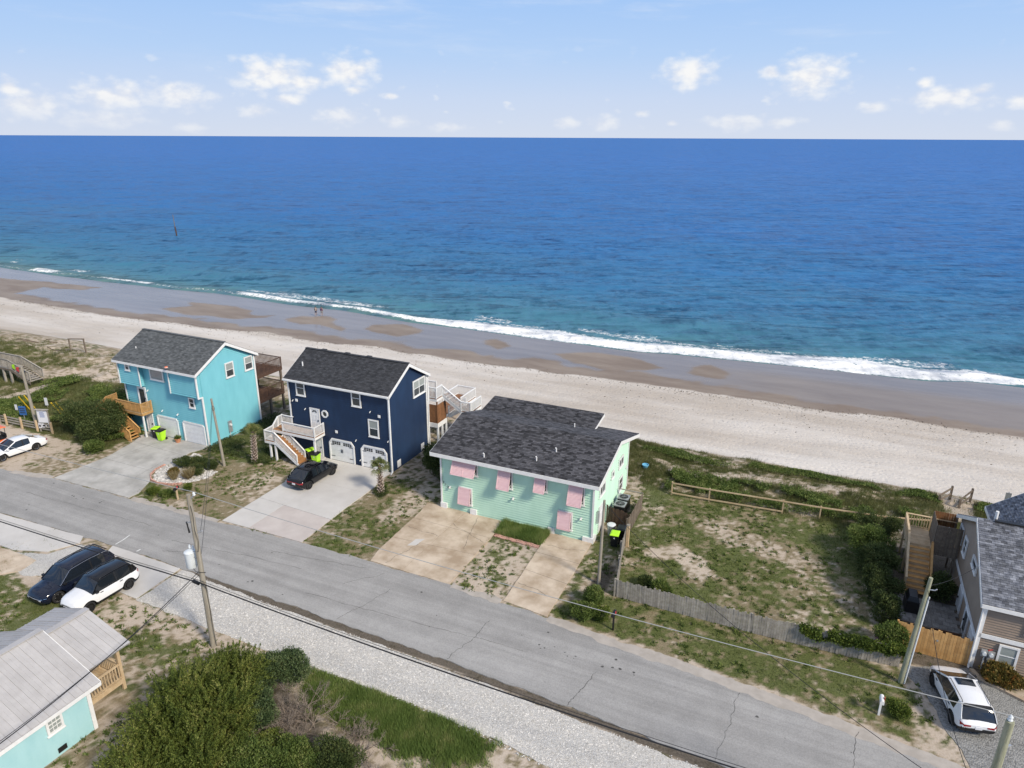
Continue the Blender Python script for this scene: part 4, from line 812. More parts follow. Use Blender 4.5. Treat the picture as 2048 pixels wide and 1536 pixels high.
    # plumbing vent, a lost toy on the shingles
    obj('vent_pipe', MB().tube([(-9.2, .9, 8.0), (-9.2, .9, 8.55)], .05, 8), MT['white'], H)
    return H
def sink(o): return o
TQ = turquoise()
# ---------------------------------------------------------------- navy house
def navy():
    W, D, ze, zr = 10.84, 6.21, 7.38, 9.15
    H = thing('navy_house', 'navy blue lap-sided house with black gable roof and white front stair', 'house', (-32.59, 46.32, 0), 0.0); m = MT['navy']; ym = D / 2
    siding(H, front(), [(-W, 0), (0, 0), (0, ze), (-W, ze)], m); siding(H, back(D), [(-W, 0), (0, 0), (0, ze), (-W, ze)], m)
    for pl in (right(0), left(-W)): siding(H, pl, [(0, 0), (D, 0), (D, ze), (ym, zr + .05), (0, ze)], m)
    for u in (-W, 0): trim(H, front(), u - .07, u + .07, .03, ze - .1, o=.055, name='corner_board')
    trim(H, right(0), -.05, .12, .03, ze - .1, name='corner_board'); trim(H, right(0), D - .14, D + .05, .03, ze - .1, name='corner_board')
    gable_house(H, W, D, ze, zr, .3, .24, m, MT['sh_black'])
    ef = ze - (zr - ze) / ym * .3; sp = MT['white']
    b = MB(); b.box(-W - .24, .24, -.46, -.36, ef - .02, ef + .11); obj('gutter', b, sp, H)
    obj('downspout', MB().tube([(.1, -.4, ef), (.1, -.3, ef - .12), (.1, -.1, ef - .25), (.1, -.1, .25), (.12, -.2, .12), (.2, -.5, .08)], .06, 8), sp, H); obj('downspout', MB().tube([(.12, D + .3, ef), (.12, D + .06, ef - .25), (.12, D + .06, .25), (.3, D + .1, .1)], .06, 8), sp, H)
    window(H, front(), -9.95, -8.93, 5.8, 7.3); window(H, front(), -3.83, -2.83, 5.74, 7.3); window(H, front(), -2.2, -1.13, 3.14, 4.78, glass=('glass', 'blind'))
    window(H, right(0), 3.88, 5.9, 5.74, 7.3, 2, 2, glass=('glass', 'blind'), label='paired double-hung gable window')
    dd = door(H, front(), -8.5, -7.6, 2.62, 4.7, label='white panelled entry door with a fanlight')
    for k in range(4): a = math.radians(22 + 45 * k); c = front().p(-8.05 + .2 * math.cos(a), 4.42 + .15 * math.sin(a), .045); obj('pane', MB().tube([c, c + Vector((0, -.02, 0))], .07, 8), MT['black'], dd)
    p = front(); w = obj('porthole_window', MB().loft([[p.p(-6.9 + r * math.cos(math.pi / 8 + math.pi / 4 * k), 4.44 + r * math.sin(math.pi / 8 + math.pi / 4 * k), o) for k in range(8)] for r, o in ((.38, 0), (.38, .08), (.24, .08), (.24, .02))]), MT['white'], H); obj('pane', MB().tube([p.p(-6.9, 4.44, .0), p.p(-6.9, 4.44, .035)], .23, 8), MT['glass'], w)
    garage_door(H, front(), -6.55, -4.05, .06, 2.05, True); garage_door(H, front(), -3.05, -.55, .06, 2.05, True); door(H, front(), -8.35, -7.55, .06, 2.02)
    for u, z in ((-10.04, 5.26), (-1.02, 5.2), (-5.78, 2.9)): vent_box(H, front(), u, z)
    for u, z in ((-9.09, 4.6), (-3.64, 2.5), (-1.9, 5.52), (-10.45, 5.22), (-.2, 3.05), (-3.3, .65)): lamp(H, front(), u, z, .1)
    for u in (1.1, 5.1): obj('flood_vent', wbox(right(0), u - .27, u + .27, .16, .8, 0, .05), MT['white'], H)
    # front stair: white rails, oiled treads
    wh = MT['white']; tr = MT['tread']
    deck(H, -11.95, -7.1, -1.42, -.03, 2.6, tr, skirt=wh); railing(H, [(-10.75, -1.38, 2.6), (-7.14, -1.38, 2.6), (-7.14, -.08, 2.6)], .93, wh, gap=.13, bal=.045)
    deck(H, -12.0, -10.8, -2.5, -1.4, 1.95, tr, skirt=wh); steps(H, (-11.9, -1.75, 1.95), (-11.9, -.75, 2.6), (1.05, 0, 0), tr, 3, string=wh)
    railing(H, [(-11.95, -.08, 2.6), (-11.95, -.65, 2.6), (-11.95, -1.35, 2.0), (-11.95, -2.45, 1.95), (-10.85, -2.45, 1.95)], .93, wh, gap=.13, bal=.045)
    railing(H, [(-10.6, -.08, 2.6), (-11.9, -.08, 2.6)], .93, wh, gap=.13, bal=.045, posts=False)
    steps(H, (-8.1, -2.45, .05), (-10.82, -2.45, 1.95), (0, 1.1, 0), tr, 10, .29, string=wh, riser=tr)
    railing(H, [(-8.45, -2.45, .12), (-10.85, -2.45, 1.95)], .93, wh, gap=.13, bal=.045); railing(H, [(-8.5, -1.33, .12), (-10.7, -1.33, 1.95)], .93, wh, gap=.13, bal=.045)
    for x, y, z in ((-7.3, -1.28, 2.35), (-11.5, -2.35, 1.7), (-10.9, -2.35, 1.7), (-10.6, -.9, 2.35)): post(H, x, y, 0, z, wh, .15)
    obj('step_pad', MB().box(-8.6, -7.2, -1.2, -.05, -.05, .12), MT['conc_new'], H)
    # rear deck, shower stall and beach stair
    deck(H, -W, 1.0, D + .1, 8.0, 4.95, MT['wood_stain'], skirt=wh); railing(H, [(.15, D + .14, 4.95), (.95, D + .14, 4.95), (.95, 7.4, 4.95)], 1.08, wh, gap=.12, bal=.045); railing(H, [(-W + .05, 7.95, 4.95), (.0, 7.95, 4.95)], 1.08, wh, gap=.12, bal=.045)
    st = obj('shower_stall', MB().box(.06, .98, D + .16, 7.85, 2.56, 2.62), MT['wood_stain'], H)
    for i in range(7): piece('board', st, MT['wood_stain'], (.125, .025, 1.75), (.12 + .132 * i, D + .14, 3.47))
    for i in range(12): piece('board', st, MT['wood_stain'], (.025, .125, 1.75), (1.0, D + .22 + .135 * i, 3.47))
    for x, y in ((.99, D + .15), (.99, 7.9), (.05, 7.9)): post(H, x, y, 2.1, 4.7, MT['wood_stain'], .1)
    deck(H, -3, 1.05, D + .1, 8.0, 2.55, MT['wood_stain'], skirt=wh, along='y'); b = MB(); b.box(.0, 1.07, D + .07, D + .1, 2.08, 2.5); b.box(1.05, 1.08, D + .1, 8.0, 2.08, 2.5); obj('skirt_board', b, wh, H)
    for x, y in ((.98, D + .2), (.98, 7.2), (.98, 7.95), (-2.9, 7.9)): post(H, x, y, 0, 2.15, wh, .16)
    steps(H, (3.0, 7.45, 3.7), (1.0, 7.45, 4.95), (0, 1.0, 0), MT['wood_stain'], 7, .28, string=wh); railing(H, [(1.0, 7.42, 4.95), (2.95, 7.42, 3.7)], .98, wh, gap=.12, bal=.045)
    deck(H, 2.9, 4.0, 7.4, 9.6, 3.7, MT['wood_stain'], skirt=wh); railing(H, [(2.95, 7.44, 3.7), (3.95, 7.44, 3.7), (3.95, 9.55, 3.7)], .95, wh, gap=.12, bal=.045)
    steps(H, (1.0, 8.5, 2.55), (2.9, 8.5, 3.7), (0, 1.0, 0), MT['wood_stain'], 6, .28, string=wh); railing(H, [(1.0, 8.46, 2.55), (2.9, 8.46, 3.7)], .95, wh, gap=.12, bal=.045)
    for x, y in ((3.9, 7.5), (3.9, 9.5), (3.0, 9.5)): post(H, x, y, -.2, 3.45, wh, .14)
    deck(H, -1.6, .6, 11.7, 15.0, 2.2, MT['wood_stain'], skirt=wh, along='y'); railing(H, [(.55, 11.75, 2.2), (.55, 14.95, 2.2), (-1.55, 14.95, 2.2), (-1.55, 11.75, 2.2)], 1.0, wh, gap=.12, bal=.04); deck(H, -1.4, .4, 8.0, 11.7, 2.35, MT['wood_stain'], skirt=wh, along='y')
    for x, y in ((.5, 11.8), (.5, 14.9), (-1.5, 14.9), (-1.5, 11.8)): post(H, x, y, -1.2, 1.95, wh, .15)
    for x in (-9.2, -6.6, -4.2): obj('ridge_vent', MB().box(x, x + .5, ym - .14, ym + .14, zr + .15, zr + .27), MT['sh_black'], H)
    obj('vent_pipe', MB().tube([(-10.0, 1.2, 8.1), (-10.0, 1.2, 8.6)], .06, 8), MT['white'], H)
    return H
NV = navy()
# ---------------------------------------------------------------- mint house
def mint():
    W, ze, zr, yr, D = 12.54, 5.0, 6.35, 4.67, 9.2; of, ol, orr = .6, .6, .55; sl = (zr - ze) / (yr + of); zw = ze + sl * of - .2; rear = -(zr - 4.75) / (10.3 - yr)
    H = thing('mint_house', 'mint green lap-sided house with pink awning shutters and dark shingle roof', 'house', (-13.03, 42.94, 0), .001); m = MT['mint']
    siding(H, front(), [(-W, 0), (0, 0), (0, zw), (-W, zw)], m, .2)
    zd = zr + rear * (D - yr) - .2
    for pl in (right(0), left(-W)): siding(H, pl, [(0, 0), (D, 0), (D, zd), (yr, zr - .12), (0, zw)], m, .2)
    siding(H, back(D), [(-W, 0), (0, 0), (0, zd), (-W, zd)], m, .2)
    roof_slope(H, (-W - ol, -of, ze), (orr, -of, ze), (orr, yr, zr), (-W - ol, yr, zr), MT['sh_mint'], .1, tab=.34, row=.17); zb = zr + rear * (10.3 - yr)
    roof_slope(H, (-W - ol, 10.3, zb), (orr, 10.3, zb), (orr, yr, zr), (-W - ol, yr, zr), MT['sh_mint'], .1, tab=.34, row=.17)
    # sea-side wing whose roof rises again towards the water
    roof_slope(H, (-W - ol, 8.35, 5.32), (-2.75, 8.35, 5.32), (-2.75, 11.0, 5.75), (-W - ol, 11.0, 5.75), MT['sh_mint'], .1, tab=.34, row=.17)
    siding(H, right(-3.2), [(9.2, 0), (10.8, 0), (10.8, 5.45), (9.2, 5.2)], m, .2); siding(H, left(-W), [(9.2, 0), (10.8, 0), (10.8, 5.45), (9.2, 5.2)], m, .2); siding(H, back(10.8), [(-W, 0), (-3.2, 0), (-3.2, 5.5), (-W, 5.5)], m, .2)
    obj('rake_board', MB().extr([(-2.73, 8.3, 5.1), (-2.73, 11.0, 5.5), (-2.73, 11.0, 5.72), (-2.73, 8.3, 5.3)], (.03, 0, 0)), MT['white'], H)
    wh = MT['white']
    b = MB(); b.box(-W - ol, orr, -of - .05, -of, ze - .30, ze - .01); obj('fascia', b, wh, H); b = MB(); b.add([(-W - ol, -of, ze - .29), (orr, -of, ze - .29), (orr, 0, ze - .29 + .04), (-W - ol, 0, ze - .25)], [(0, 1, 2, 3)]); obj('soffit', b, wh, H)
    for a, d_ in ((orr, .04), (-W - ol, -.04)):
        obj('rake_board', MB().extr([(a, -of, ze - .28), (a, yr, zr - .3), (a, yr, zr - .01), (a, -of, ze - .01)], (d_, 0, 0)), wh, H); obj('rake_board', MB().extr([(a, 10.3, zb - .28), (a, yr, zr - .3), (a, yr, zr - .01), (a, 10.3, zb - .01)], (d_, 0, 0)), wh, H)
    obj('soffit', MB().add([(0, -of, ze - .29), (orr, -of, ze - .29), (orr, yr, zr - .3), (0, yr, zr - .3)], [(0, 1, 2, 3)]), m, H); obj('soffit', MB().add([(0, 10.3, zb - .29), (orr, 10.3, zb - .29), (orr, yr, zr - .3), (0, yr, zr - .3)], [(0, 1, 2, 3)]), m, H)
    for u in (-W, 0): trim(H, front(), u - .06, u + .08, .5, zw, o=.06, name='corner_board')
    trim(H, right(0), -.05, .12, .5, zw, name='corner_board'); trim(H, right(0), D - .1, D + .05, .3, zd, name='corner_board')
    for u0, u1 in ((-12.62, -12.06), (-9.97, -9.42), (-3.42, -2.9)): obj('pier', wbox(front(), u0, u1, -.05, .5, -.1, .12), wh, H)
    b = MB(); wbox(front(), -.68, .14, -.05, .42, -.1, .14, b); obj('pier', b, wh, H); obj('pier', wbox(right(0), .0, .6, -.05, .45, -.1, .14), wh, H)
    # six awning shutters hung from their heads over the windows
    for u0, u1, z0, z1, out in ((-11.4, -9.36, 3.45, 4.62, .55), (-7.5, -6.45, 3.0, 4.62, .5), (-4.52, -3.64, 3.38, 4.55, .42), (-1.87, -.76, 2.95, 4.5, .5), (-10.98, -9.9, .8, 2.2, .2), (-2.67, -1.62, .68, 2.1, .2)):
        p = front(); w = window(H, p, u0 + .02, u1 + .1, z0 - .02, z1 + .06, 1, 2, .1); a = p.p(u0, z1, .1); L = math.hypot(z1 - z0, out) * .98
        dz, dy = -(z1 - z0) / math.hypot(z1 - z0, out), -out / math.hypot(z1 - z0, out); dn = Vector((0, dy, dz)); nn = Vector((0, dz, -dy)); n_s = 2 if u1 - u0 > 1.5 else 1
        sh = obj('shutter', MB().extr([a, a + Vector((u1 - u0, 0, 0)), a + Vector((u1 - u0, 0, 0)) + dn * L, a + dn * L], nn * -.03), MT['pink'], H)
        k = int(L / .085)
        for i in range(k):
            c = a + dn * (L * (i + .5) / k); m3 = Matrix((Vector((1, 0, 0)), dn, nn)).transposed()
            for s in range(n_s):
                ww = (u1 - u0) / n_s - .16; piece('slat', sh, MT['pink'], (round(ww, 2), .06, .018), c + Vector(((u1 - u0) * (s + .5) / n_s, 0, 0)) + nn * .012, m3 @ Matrix.Rotation(.35, 3, 'X'))
        b = MB()
        for s in range(n_s + 1): x = (u1 - u0) * s / n_s; x = min(max(x, .04), u1 - u0 - .04); q = a + Vector((x, 0, 0)) + nn * .01; b.beam(q, q + dn * L, .08, .04, nn)
        for t_ in (.02, .98): q = a + dn * (L * t_) + nn * .01; b.beam(q, q + Vector((u1 - u0, 0, 0)), .08, .04, nn)
        obj('shutter_frame', b, MT['pink'], sh)
        for s in (.06, u1 - u0 - .06): stick('prop', sh, MT['white'], a + Vector((s, -.02, 0)) + dn * L * .9, p.p(u0 + s, z0 + .3, .06), .025, .025)
    for u, z in ((-11.76, 2.0), (-6.3, 2.25), (-.88, 1.85)): lamp(H, front(), u, z, .2)
    for i, ch in enumerate('212'):
        cu = bpy.data.curves.new('digit', 'FONT'); cu.body = ch; cu.size = .26; cu.extrude = .008; cu.align_x = 'CENTER'; tmp = bpy.data.objects.new('tmp', cu); COL.objects.link(tmp)
        me = bpy.data.meshes.new_from_object(tmp.evaluated_get(bpy.context.evaluated_depsgraph_get())); bpy.data.objects.remove(tmp); me.materials.append(MT['letter_black']); o = obj('house_number', me, None, H); o.rotation_euler = (math.pi / 2, 0, 0); o.location = front().p(-12.33 + .19 * i, 2.22 - .17 * i, .035)
    pr = right(0)
    window(H, pr, 1.35, 2.7, 3.0, 3.9, 2, 1); window(H, pr, 4.35, 5.0, 3.15, 3.75, 1, 1); window(H, pr, 6.3, 7.6, 3.1, 3.95, 2, 1); window(H, pr, 6.6, 7.7, .85, 2.1, 1, 2); obj('panel_box', wbox(pr, .8, 1.15, 1.2, 2.1, 0, .16), MT['steel'], H); door(H, pr, 1.5, 2.4, .1, 2.15); trim(H, pr, D - .5, D + .06, 2.1, 2.3)
    for x, y in ((-8.75, .0), (-4.77, .75), (-3.73, 2.1)): z = ze + sl * (y + of); obj('vent_pipe', MB().tube([(x, y, z - .05), (x, y, z + .3), (x, y - .1, z + .38)], .05, 8), wh, H)
    obj('vent_pipe', MB().tube([(-4.2, 7.5, zr + rear * (7.5 - yr) - .05), (-4.2, 7.5, zr + rear * (7.5 - yr) + .35)], .05, 8), wh, H)
    return H
MN = mint()
# ---------------------------------------------------------------- tan house at the right edge
def tan_house():
    W, D, ze, zr = 13.0, 10.08, 4.3, 6.65; ym = D / 2
    H = thing('tan_house', 'tan-sided house with blended grey shingle roof and white trim', 'house', (10.33, 39.73, 0), -.004); m = MT['tan']; wh = MT['white']
    G = bpy.data.objects.new('x', None); bpy.data.objects.remove(G)
    siding(H, front(), [(0, 0), (W, 0), (W, ze), (0, ze)], m, .16); siding(H, back(D), [(0, 0), (W, 0), (W, ze), (0, ze)], m, .16)
    for pl in (left(0), right(W)): siding(H, pl, [(0, 0), (D, 0), (D, ze), (ym, zr + .05), (0, ze)], m, .16)
    sl = (zr - ze) / ym; of = .25
    for sg, ey in ((-1, -of), (1, D + of)):
        ez = ze - sl * of + .14; roof_slope(H, (-.25, ey, ez), (W + .25, ey, ez), (W + .25, ym, zr + .14), (-.25, ym, zr + .14), MT['sh_tan'], .1, tab=.3, row=.15)
        b = MB(); b.box(-.25, W + .25, min(ey, ey + sg * .05), max(ey, ey + sg * .05), ez - .24, ez - .02); obj('fascia', b, wh, H); obj('rake_board', MB().extr([(-.25, ey, ez - .26), (-.25, ym, zr - .12), (-.25, ym, zr + .13), (-.25, ey, ez - .02)], (-.04, 0, 0)), wh, H)
        obj('soffit', MB().add([(-.25, ey, ez - .25), (0, ey, ez - .25), (0, ym, zr - .12), (-.25, ym, zr - .12)], [(0, 1, 2, 3)]), wh, H)
    obj('ridge_vent', MB().box(.6, W, ym - .12, ym + .12, zr + .14, zr + .24), MT['black'], H)
    trim(H, front(), -.04, W, 2.1, 2.35); trim(H, left(0), 0, D, 1.62, 1.85); trim(H, front(), -.06, .12, .03, ze - .1, name='corner_board'); trim(H, left(0), -.05, .12, .03, ze - .1, name='corner_board')
    obj('downspout', MB().tube([(-.12, -.25, ze - .1), (-.1, -.09, ze - .35), (-.1, -.09, .2), (-.12, -.25, .08)], .055, 8), wh, H)
    window(H, front(), 1.05, 2.0, .62, 1.95, glass='blind'); window(H, front(), 4.2, 5.2, .62, 1.95, glass='blind'); window(H, front(), 2.0, 3.0, 2.9, 4.0)
    b = MB(); wbox(front(), .3, .6, 1.0, 1.4, 0, .15, b); wbox(front(), .62, .95, .85, 1.38, 0, .16, b); wbox(front(), .66, .9, .35, .8, 0, .13, b); obj('meter_box', b, MT['steel'], H)
    for u in (.45, .78): obj('meter', MB().tube([front().p(u, 1.22, .15), front().p(u, 1.22, .26)], .1, 12), MT['transformer'], H)
    obj('conduit', MB().tube([front().p(.5, 1.0, .07), front().p(.5, .05, .07)], .035, 8), wh, H); obj('conduit', MB().tube([front().p(.62, 1.4, .07), front().p(.8, 1.52, .07)], .03, 8), MT['red'], H)
    pl = left(0); window(H, pl, 6.85, 7.75, 3.0, 4.2); window(H, pl, 3.45, 4.85, 3.85, 4.5, 1, 1); window(H, pl, 8.6, 9.6, 3.0, 4.1); door(H, pl, 5.05, 5.95, .1, 1.5, False); door(H, pl, 2.6, 3.5, .1, 1.55, glass=True); door(H, pl, .7, 1.6, .1, 1.55)
    obj('flue_pipe', MB().tube([(.75, 5.6, zr - .4), (.75, 5.6, zr + .55)], .09, 10), wh, H)
    # rear cross wing
    roof_slope(H, (1.75, 12.8, 4.1), (1.75, 6.4, 4.2), (4.6, 6.4, 6.3), (4.6, 12.8, 6.3), MT['sh_tan'], .1, tab=.3, row=.15); siding(H, left(2.1), [(D, 0), (12.6, 0), (12.6, 4.2), (D, 4.2)], m, .16); obj('rake_board', MB().extr([(1.75, 12.82, 3.9), (4.6, 12.82, 6.1), (4.6, 12.82, 6.3), (1.75, 12.82, 4.1)], (0, .04, 0)), wh, H); obj('fascia', MB().box(1.7, 1.75, 6.4, 12.85, 3.88, 4.1), wh, H)
    # side stair, landing and board-sided shower stall
    wt, wg = MT['wood_tan'], MT['wood_brown']
    deck(H, -3.0, -1.5, 8.7, 11.4, 2.2, wt, .16, skirt=wt); railing(H, [(-3.0, 8.7, 2.2), (-3.0, 11.35, 2.2), (-1.5, 11.35, 2.2)], 1.0, wt, gap=.16, bal=.045)
    steps(H, (-2.95, 6.0, .1), (-2.95, 8.75, 2.2), (1.3, 0, 0), MT['wood_new'], 10, .29, string=wt, riser=wt)
    railing(H, [(-3.0, 6.1, .2), (-3.0, 8.7, 2.2)], 1.0, wt, gap=.16, bal=.045, infill=True); railing(H, [(-1.62, 6.2, .25), (-1.62, 8.3, 1.9)], 1.0, MT['wood_new'], gap=.16, bal=.045)
    st = obj('shower_stall', MB().box(-1.5, -.1, 8.6, 10.6, 2.0, 2.08), wg, H)
    for i in range(10): piece('board', st, wg, (.135, .025, 2.2), (-1.43 + .145 * i, 8.55, 3.0))
    for i in range(14): piece('board', st, wg, (.025, .135, 2.2), (-1.52, 8.62 + .145 * i, 3.0))
    for i in range(10): piece('board', st, MT['wood_stain'], (.135, .025, 2.2), (-1.43 + .145 * i, 10.65, 3.0))
    for x, y in ((-1.5, 8.6), (-.15, 8.6), (-1.5, 10.6), (-.15, 10.6)): post(H, x, y, -.1, 4.05, wg, .1)
    piece('rail', st, wt, (1.4, .1, .05), (-.8, 10.55, 3.55)); obj('shower_head', MB().tube([(-.8, 8.7, 3.6), (-.8, 8.7, 3.85), (-.8, 8.9, 3.9)], .06, 8), MT['white'], H)
    for x, y in ((-2.95, 8.8), (-2.95, 11.3), (-1.6, 11.3)): post(H, x, y, -.1, 2.0, wt, .12)
    return H
TN = tan_house()
# ---------------------------------------------------------------- cottage in the near left corner
def cottage():
    hw, ze, zr, oe, ov, pb, zpe, zpr, phw = 3.82, 2.62, 4.15, .28, .5, 2.9, 2.85, 3.88, 3.16; D = 12.0
    H = thing('cottage', 'pale turquoise cottage with ribbed metal roof and timber porch', 'house', (-30.16, 16.32, 0), -.025); m = MT['turq_pale']; mr = MT['metal_roof']; wh = MT['white']
    siding(H, right(0), [(-D, 0), (0, 0), (0, ze), (-D, ze)], m, .2); siding(H, left(-2 * hw), [(-D, 0), (0, 0), (0, ze), (-D, ze)], m, .2)
    siding(H, back(0), [(-2 * hw, 0), (0, 0), (0, ze), (-hw, zr), (-2 * hw, ze)], m, .2); siding(H, front(-D), [(-2 * hw, 0), (0, 0), (0, ze), (-hw, zr), (-2 * hw, ze)], m, .2)
    def slope(e0, e1, r1, r0):                                # ribbed panels running eave to ridge
        e0, e1, r0, r1 = map(Vector, (e0, e1, r0, r1)); n = (e1 - e0).cross(r0 - e0).normalized(); n = n if n.z > 0 else -n
        rf = obj('roof', MB().extr([e0 - n * .1, e1 - n * .1, r1 - n * .1, r0 - n * .1], n * .09), mr, H); L = (e1 - e0).length; k = int(round(L / .42))
        for i in range(k):
            a, b_ = i / k + .003 / L, (i + 1) / k - .003 / L; p0, p1, p2, p3 = e0.lerp(e1, a), e0.lerp(e1, b_), r0.lerp(r1, b_), r0.lerp(r1, a); mb = MB(); mb.add([p0, p1, p2, p3], [(0, 1, 2, 3)])
            mb.beam(p0.lerp(p1, .06) + n * .012, p3.lerp(p2, .06) + n * .012, .055, .03, n); mb.beam(p0.lerp(p1, .53) + n * .004, p3.lerp(p2, .53) + n * .004, .04, .012, n); obj('roof_panel', mb, mr, rf)
        return rf
    sl = (zr - ze) / hw
    slope((oe, -D, ze - sl * oe + .1), (oe, ov, ze - sl * oe + .1), (-hw, ov, zr + .1), (-hw, -D, zr + .1)); slope((-2 * hw - oe, ov, ze - sl * oe + .1), (-2 * hw - oe, -D, ze - sl * oe + .1), (-hw, -D, zr + .1), (-hw, ov, zr + .1))
    b = MB(); b.beam((-hw, -D, zr + .12), (-hw, ov, zr + .12), .35, .05); obj('ridge_cap', b, mr, H)
    slope((-hw + phw, ov + .02, zpe), (-hw + phw, pb, zpe), (-hw, pb, zpr), (-hw, ov + .02, zpr)); slope((-hw - phw, pb, zpe), (-hw - phw, ov + .02, zpe), (-hw, ov + .02, zpr), (-hw, pb, zpr))
    b = MB(); b.beam((-hw, ov, zpr + .02), (-hw, pb, zpr + .02), .35, .05); obj('ridge_cap', b, mr, H)
    obj('fascia', MB().box(oe, oe + .04, -D, ov, ze - sl * oe - .12, ze - sl * oe + .07), wh, H); obj('rake_board', MB().extr([(oe, ov + .01, ze - sl * oe - .1), (-hw, ov + .01, zr - .1), (-hw, ov + .01, zr + .08), (oe, ov + .01, ze - sl * oe + .08)], (0, .03, 0)), wh, H); obj('rake_board', MB().extr([(-2 * hw - oe, ov + .01, ze - sl * oe - .1), (-hw, ov + .01, zr - .1), (-hw, ov + .01, zr + .08), (-2 * hw - oe, ov + .01, ze - sl * oe + .08)], (0, .03, 0)), wh, H)
    obj('soffit', MB().add([(oe, -D, ze - sl * oe - .1), (oe, ov, ze - sl * oe - .1), (0, ov, ze - .08), (0, -D, ze - .08)], [(0, 1, 2, 3)]), wh, H)
    trim(H, right(0), -.14, .05, 0, ze - .1, name='corner_board'); trim(H, back(0), -.12, .05, 0, ze - .1, name='corner_board'); trim(H, right(0), -D, .0, ze - .2, ze - .05)
    window(H, right(0), -2.15, -1.38, 1.42, 2.52, glass='blind', grille=3); window(H, right(0), -6.6, -5.7, 1.42, 2.52, glass='blind', grille=3); obj('crawl_vent', wbox(right(0), -1.9, -1.49, .18, .44, 0, .05), MT['black'], H); door(H, back(0), -4.4, -3.4, .75, 2.7)
    wn = MT['wood_tan']; x0, x1 = -hw - 2.75, -hw + 2.75
    deck(H, x0, x1, .06, 2.45, .72, wn, .15, skirt=wn); railing(H, [(x1 - .05, .1, .72), (x1 - .05, 2.4, .72), (-hw + .8, 2.4, .72)], .92, wn, gap=.15, bal=.045); railing(H, [(-hw - .8, 2.4, .72), (x0 + .05, 2.4, .72), (x0 + .05, .1, .72)], .92, wn, gap=.15, bal=.045)
    for x, y in ((x1 - .1, 2.4), (x0 + .1, 2.4), (-hw + .8, 2.4), (-hw - .8, 2.4)): post(H, x, y, 0, zpe - .05, wn, .16)
    steps(H, (-hw - .7, 3.5, .05), (-hw - .7, 2.45, .72), (1.4, 0, 0), wn, 4, .27)
    return H
CT = cottage()
bin_(-57.75, 43.0, .35, 'black', 'lime', 'black wheeled bin with lime lid by the turquoise garage'); bin_(-56.75, 42.75, .1, 'lime', 'black', 'lime wheeled bin with black lid by the turquoise garage')
bin_(-40.75, 45.4, -.4, 'black', 'lime', 'black wheeled bin with lime lid under the white stair'); bin_(-39.75, 44.9, .15, 'lime', 'black', 'lime wheeled bin with black lid beside the white garage door')
bin_(-11.4, 43.25, .1, 'black', 'lime', 'black wheeled bin with lime lid beside the mint house'); bin_(-11.15, 44.15, .1, 'black', 'black', 'all-black wheeled bin behind a lime-lidded bin', False)
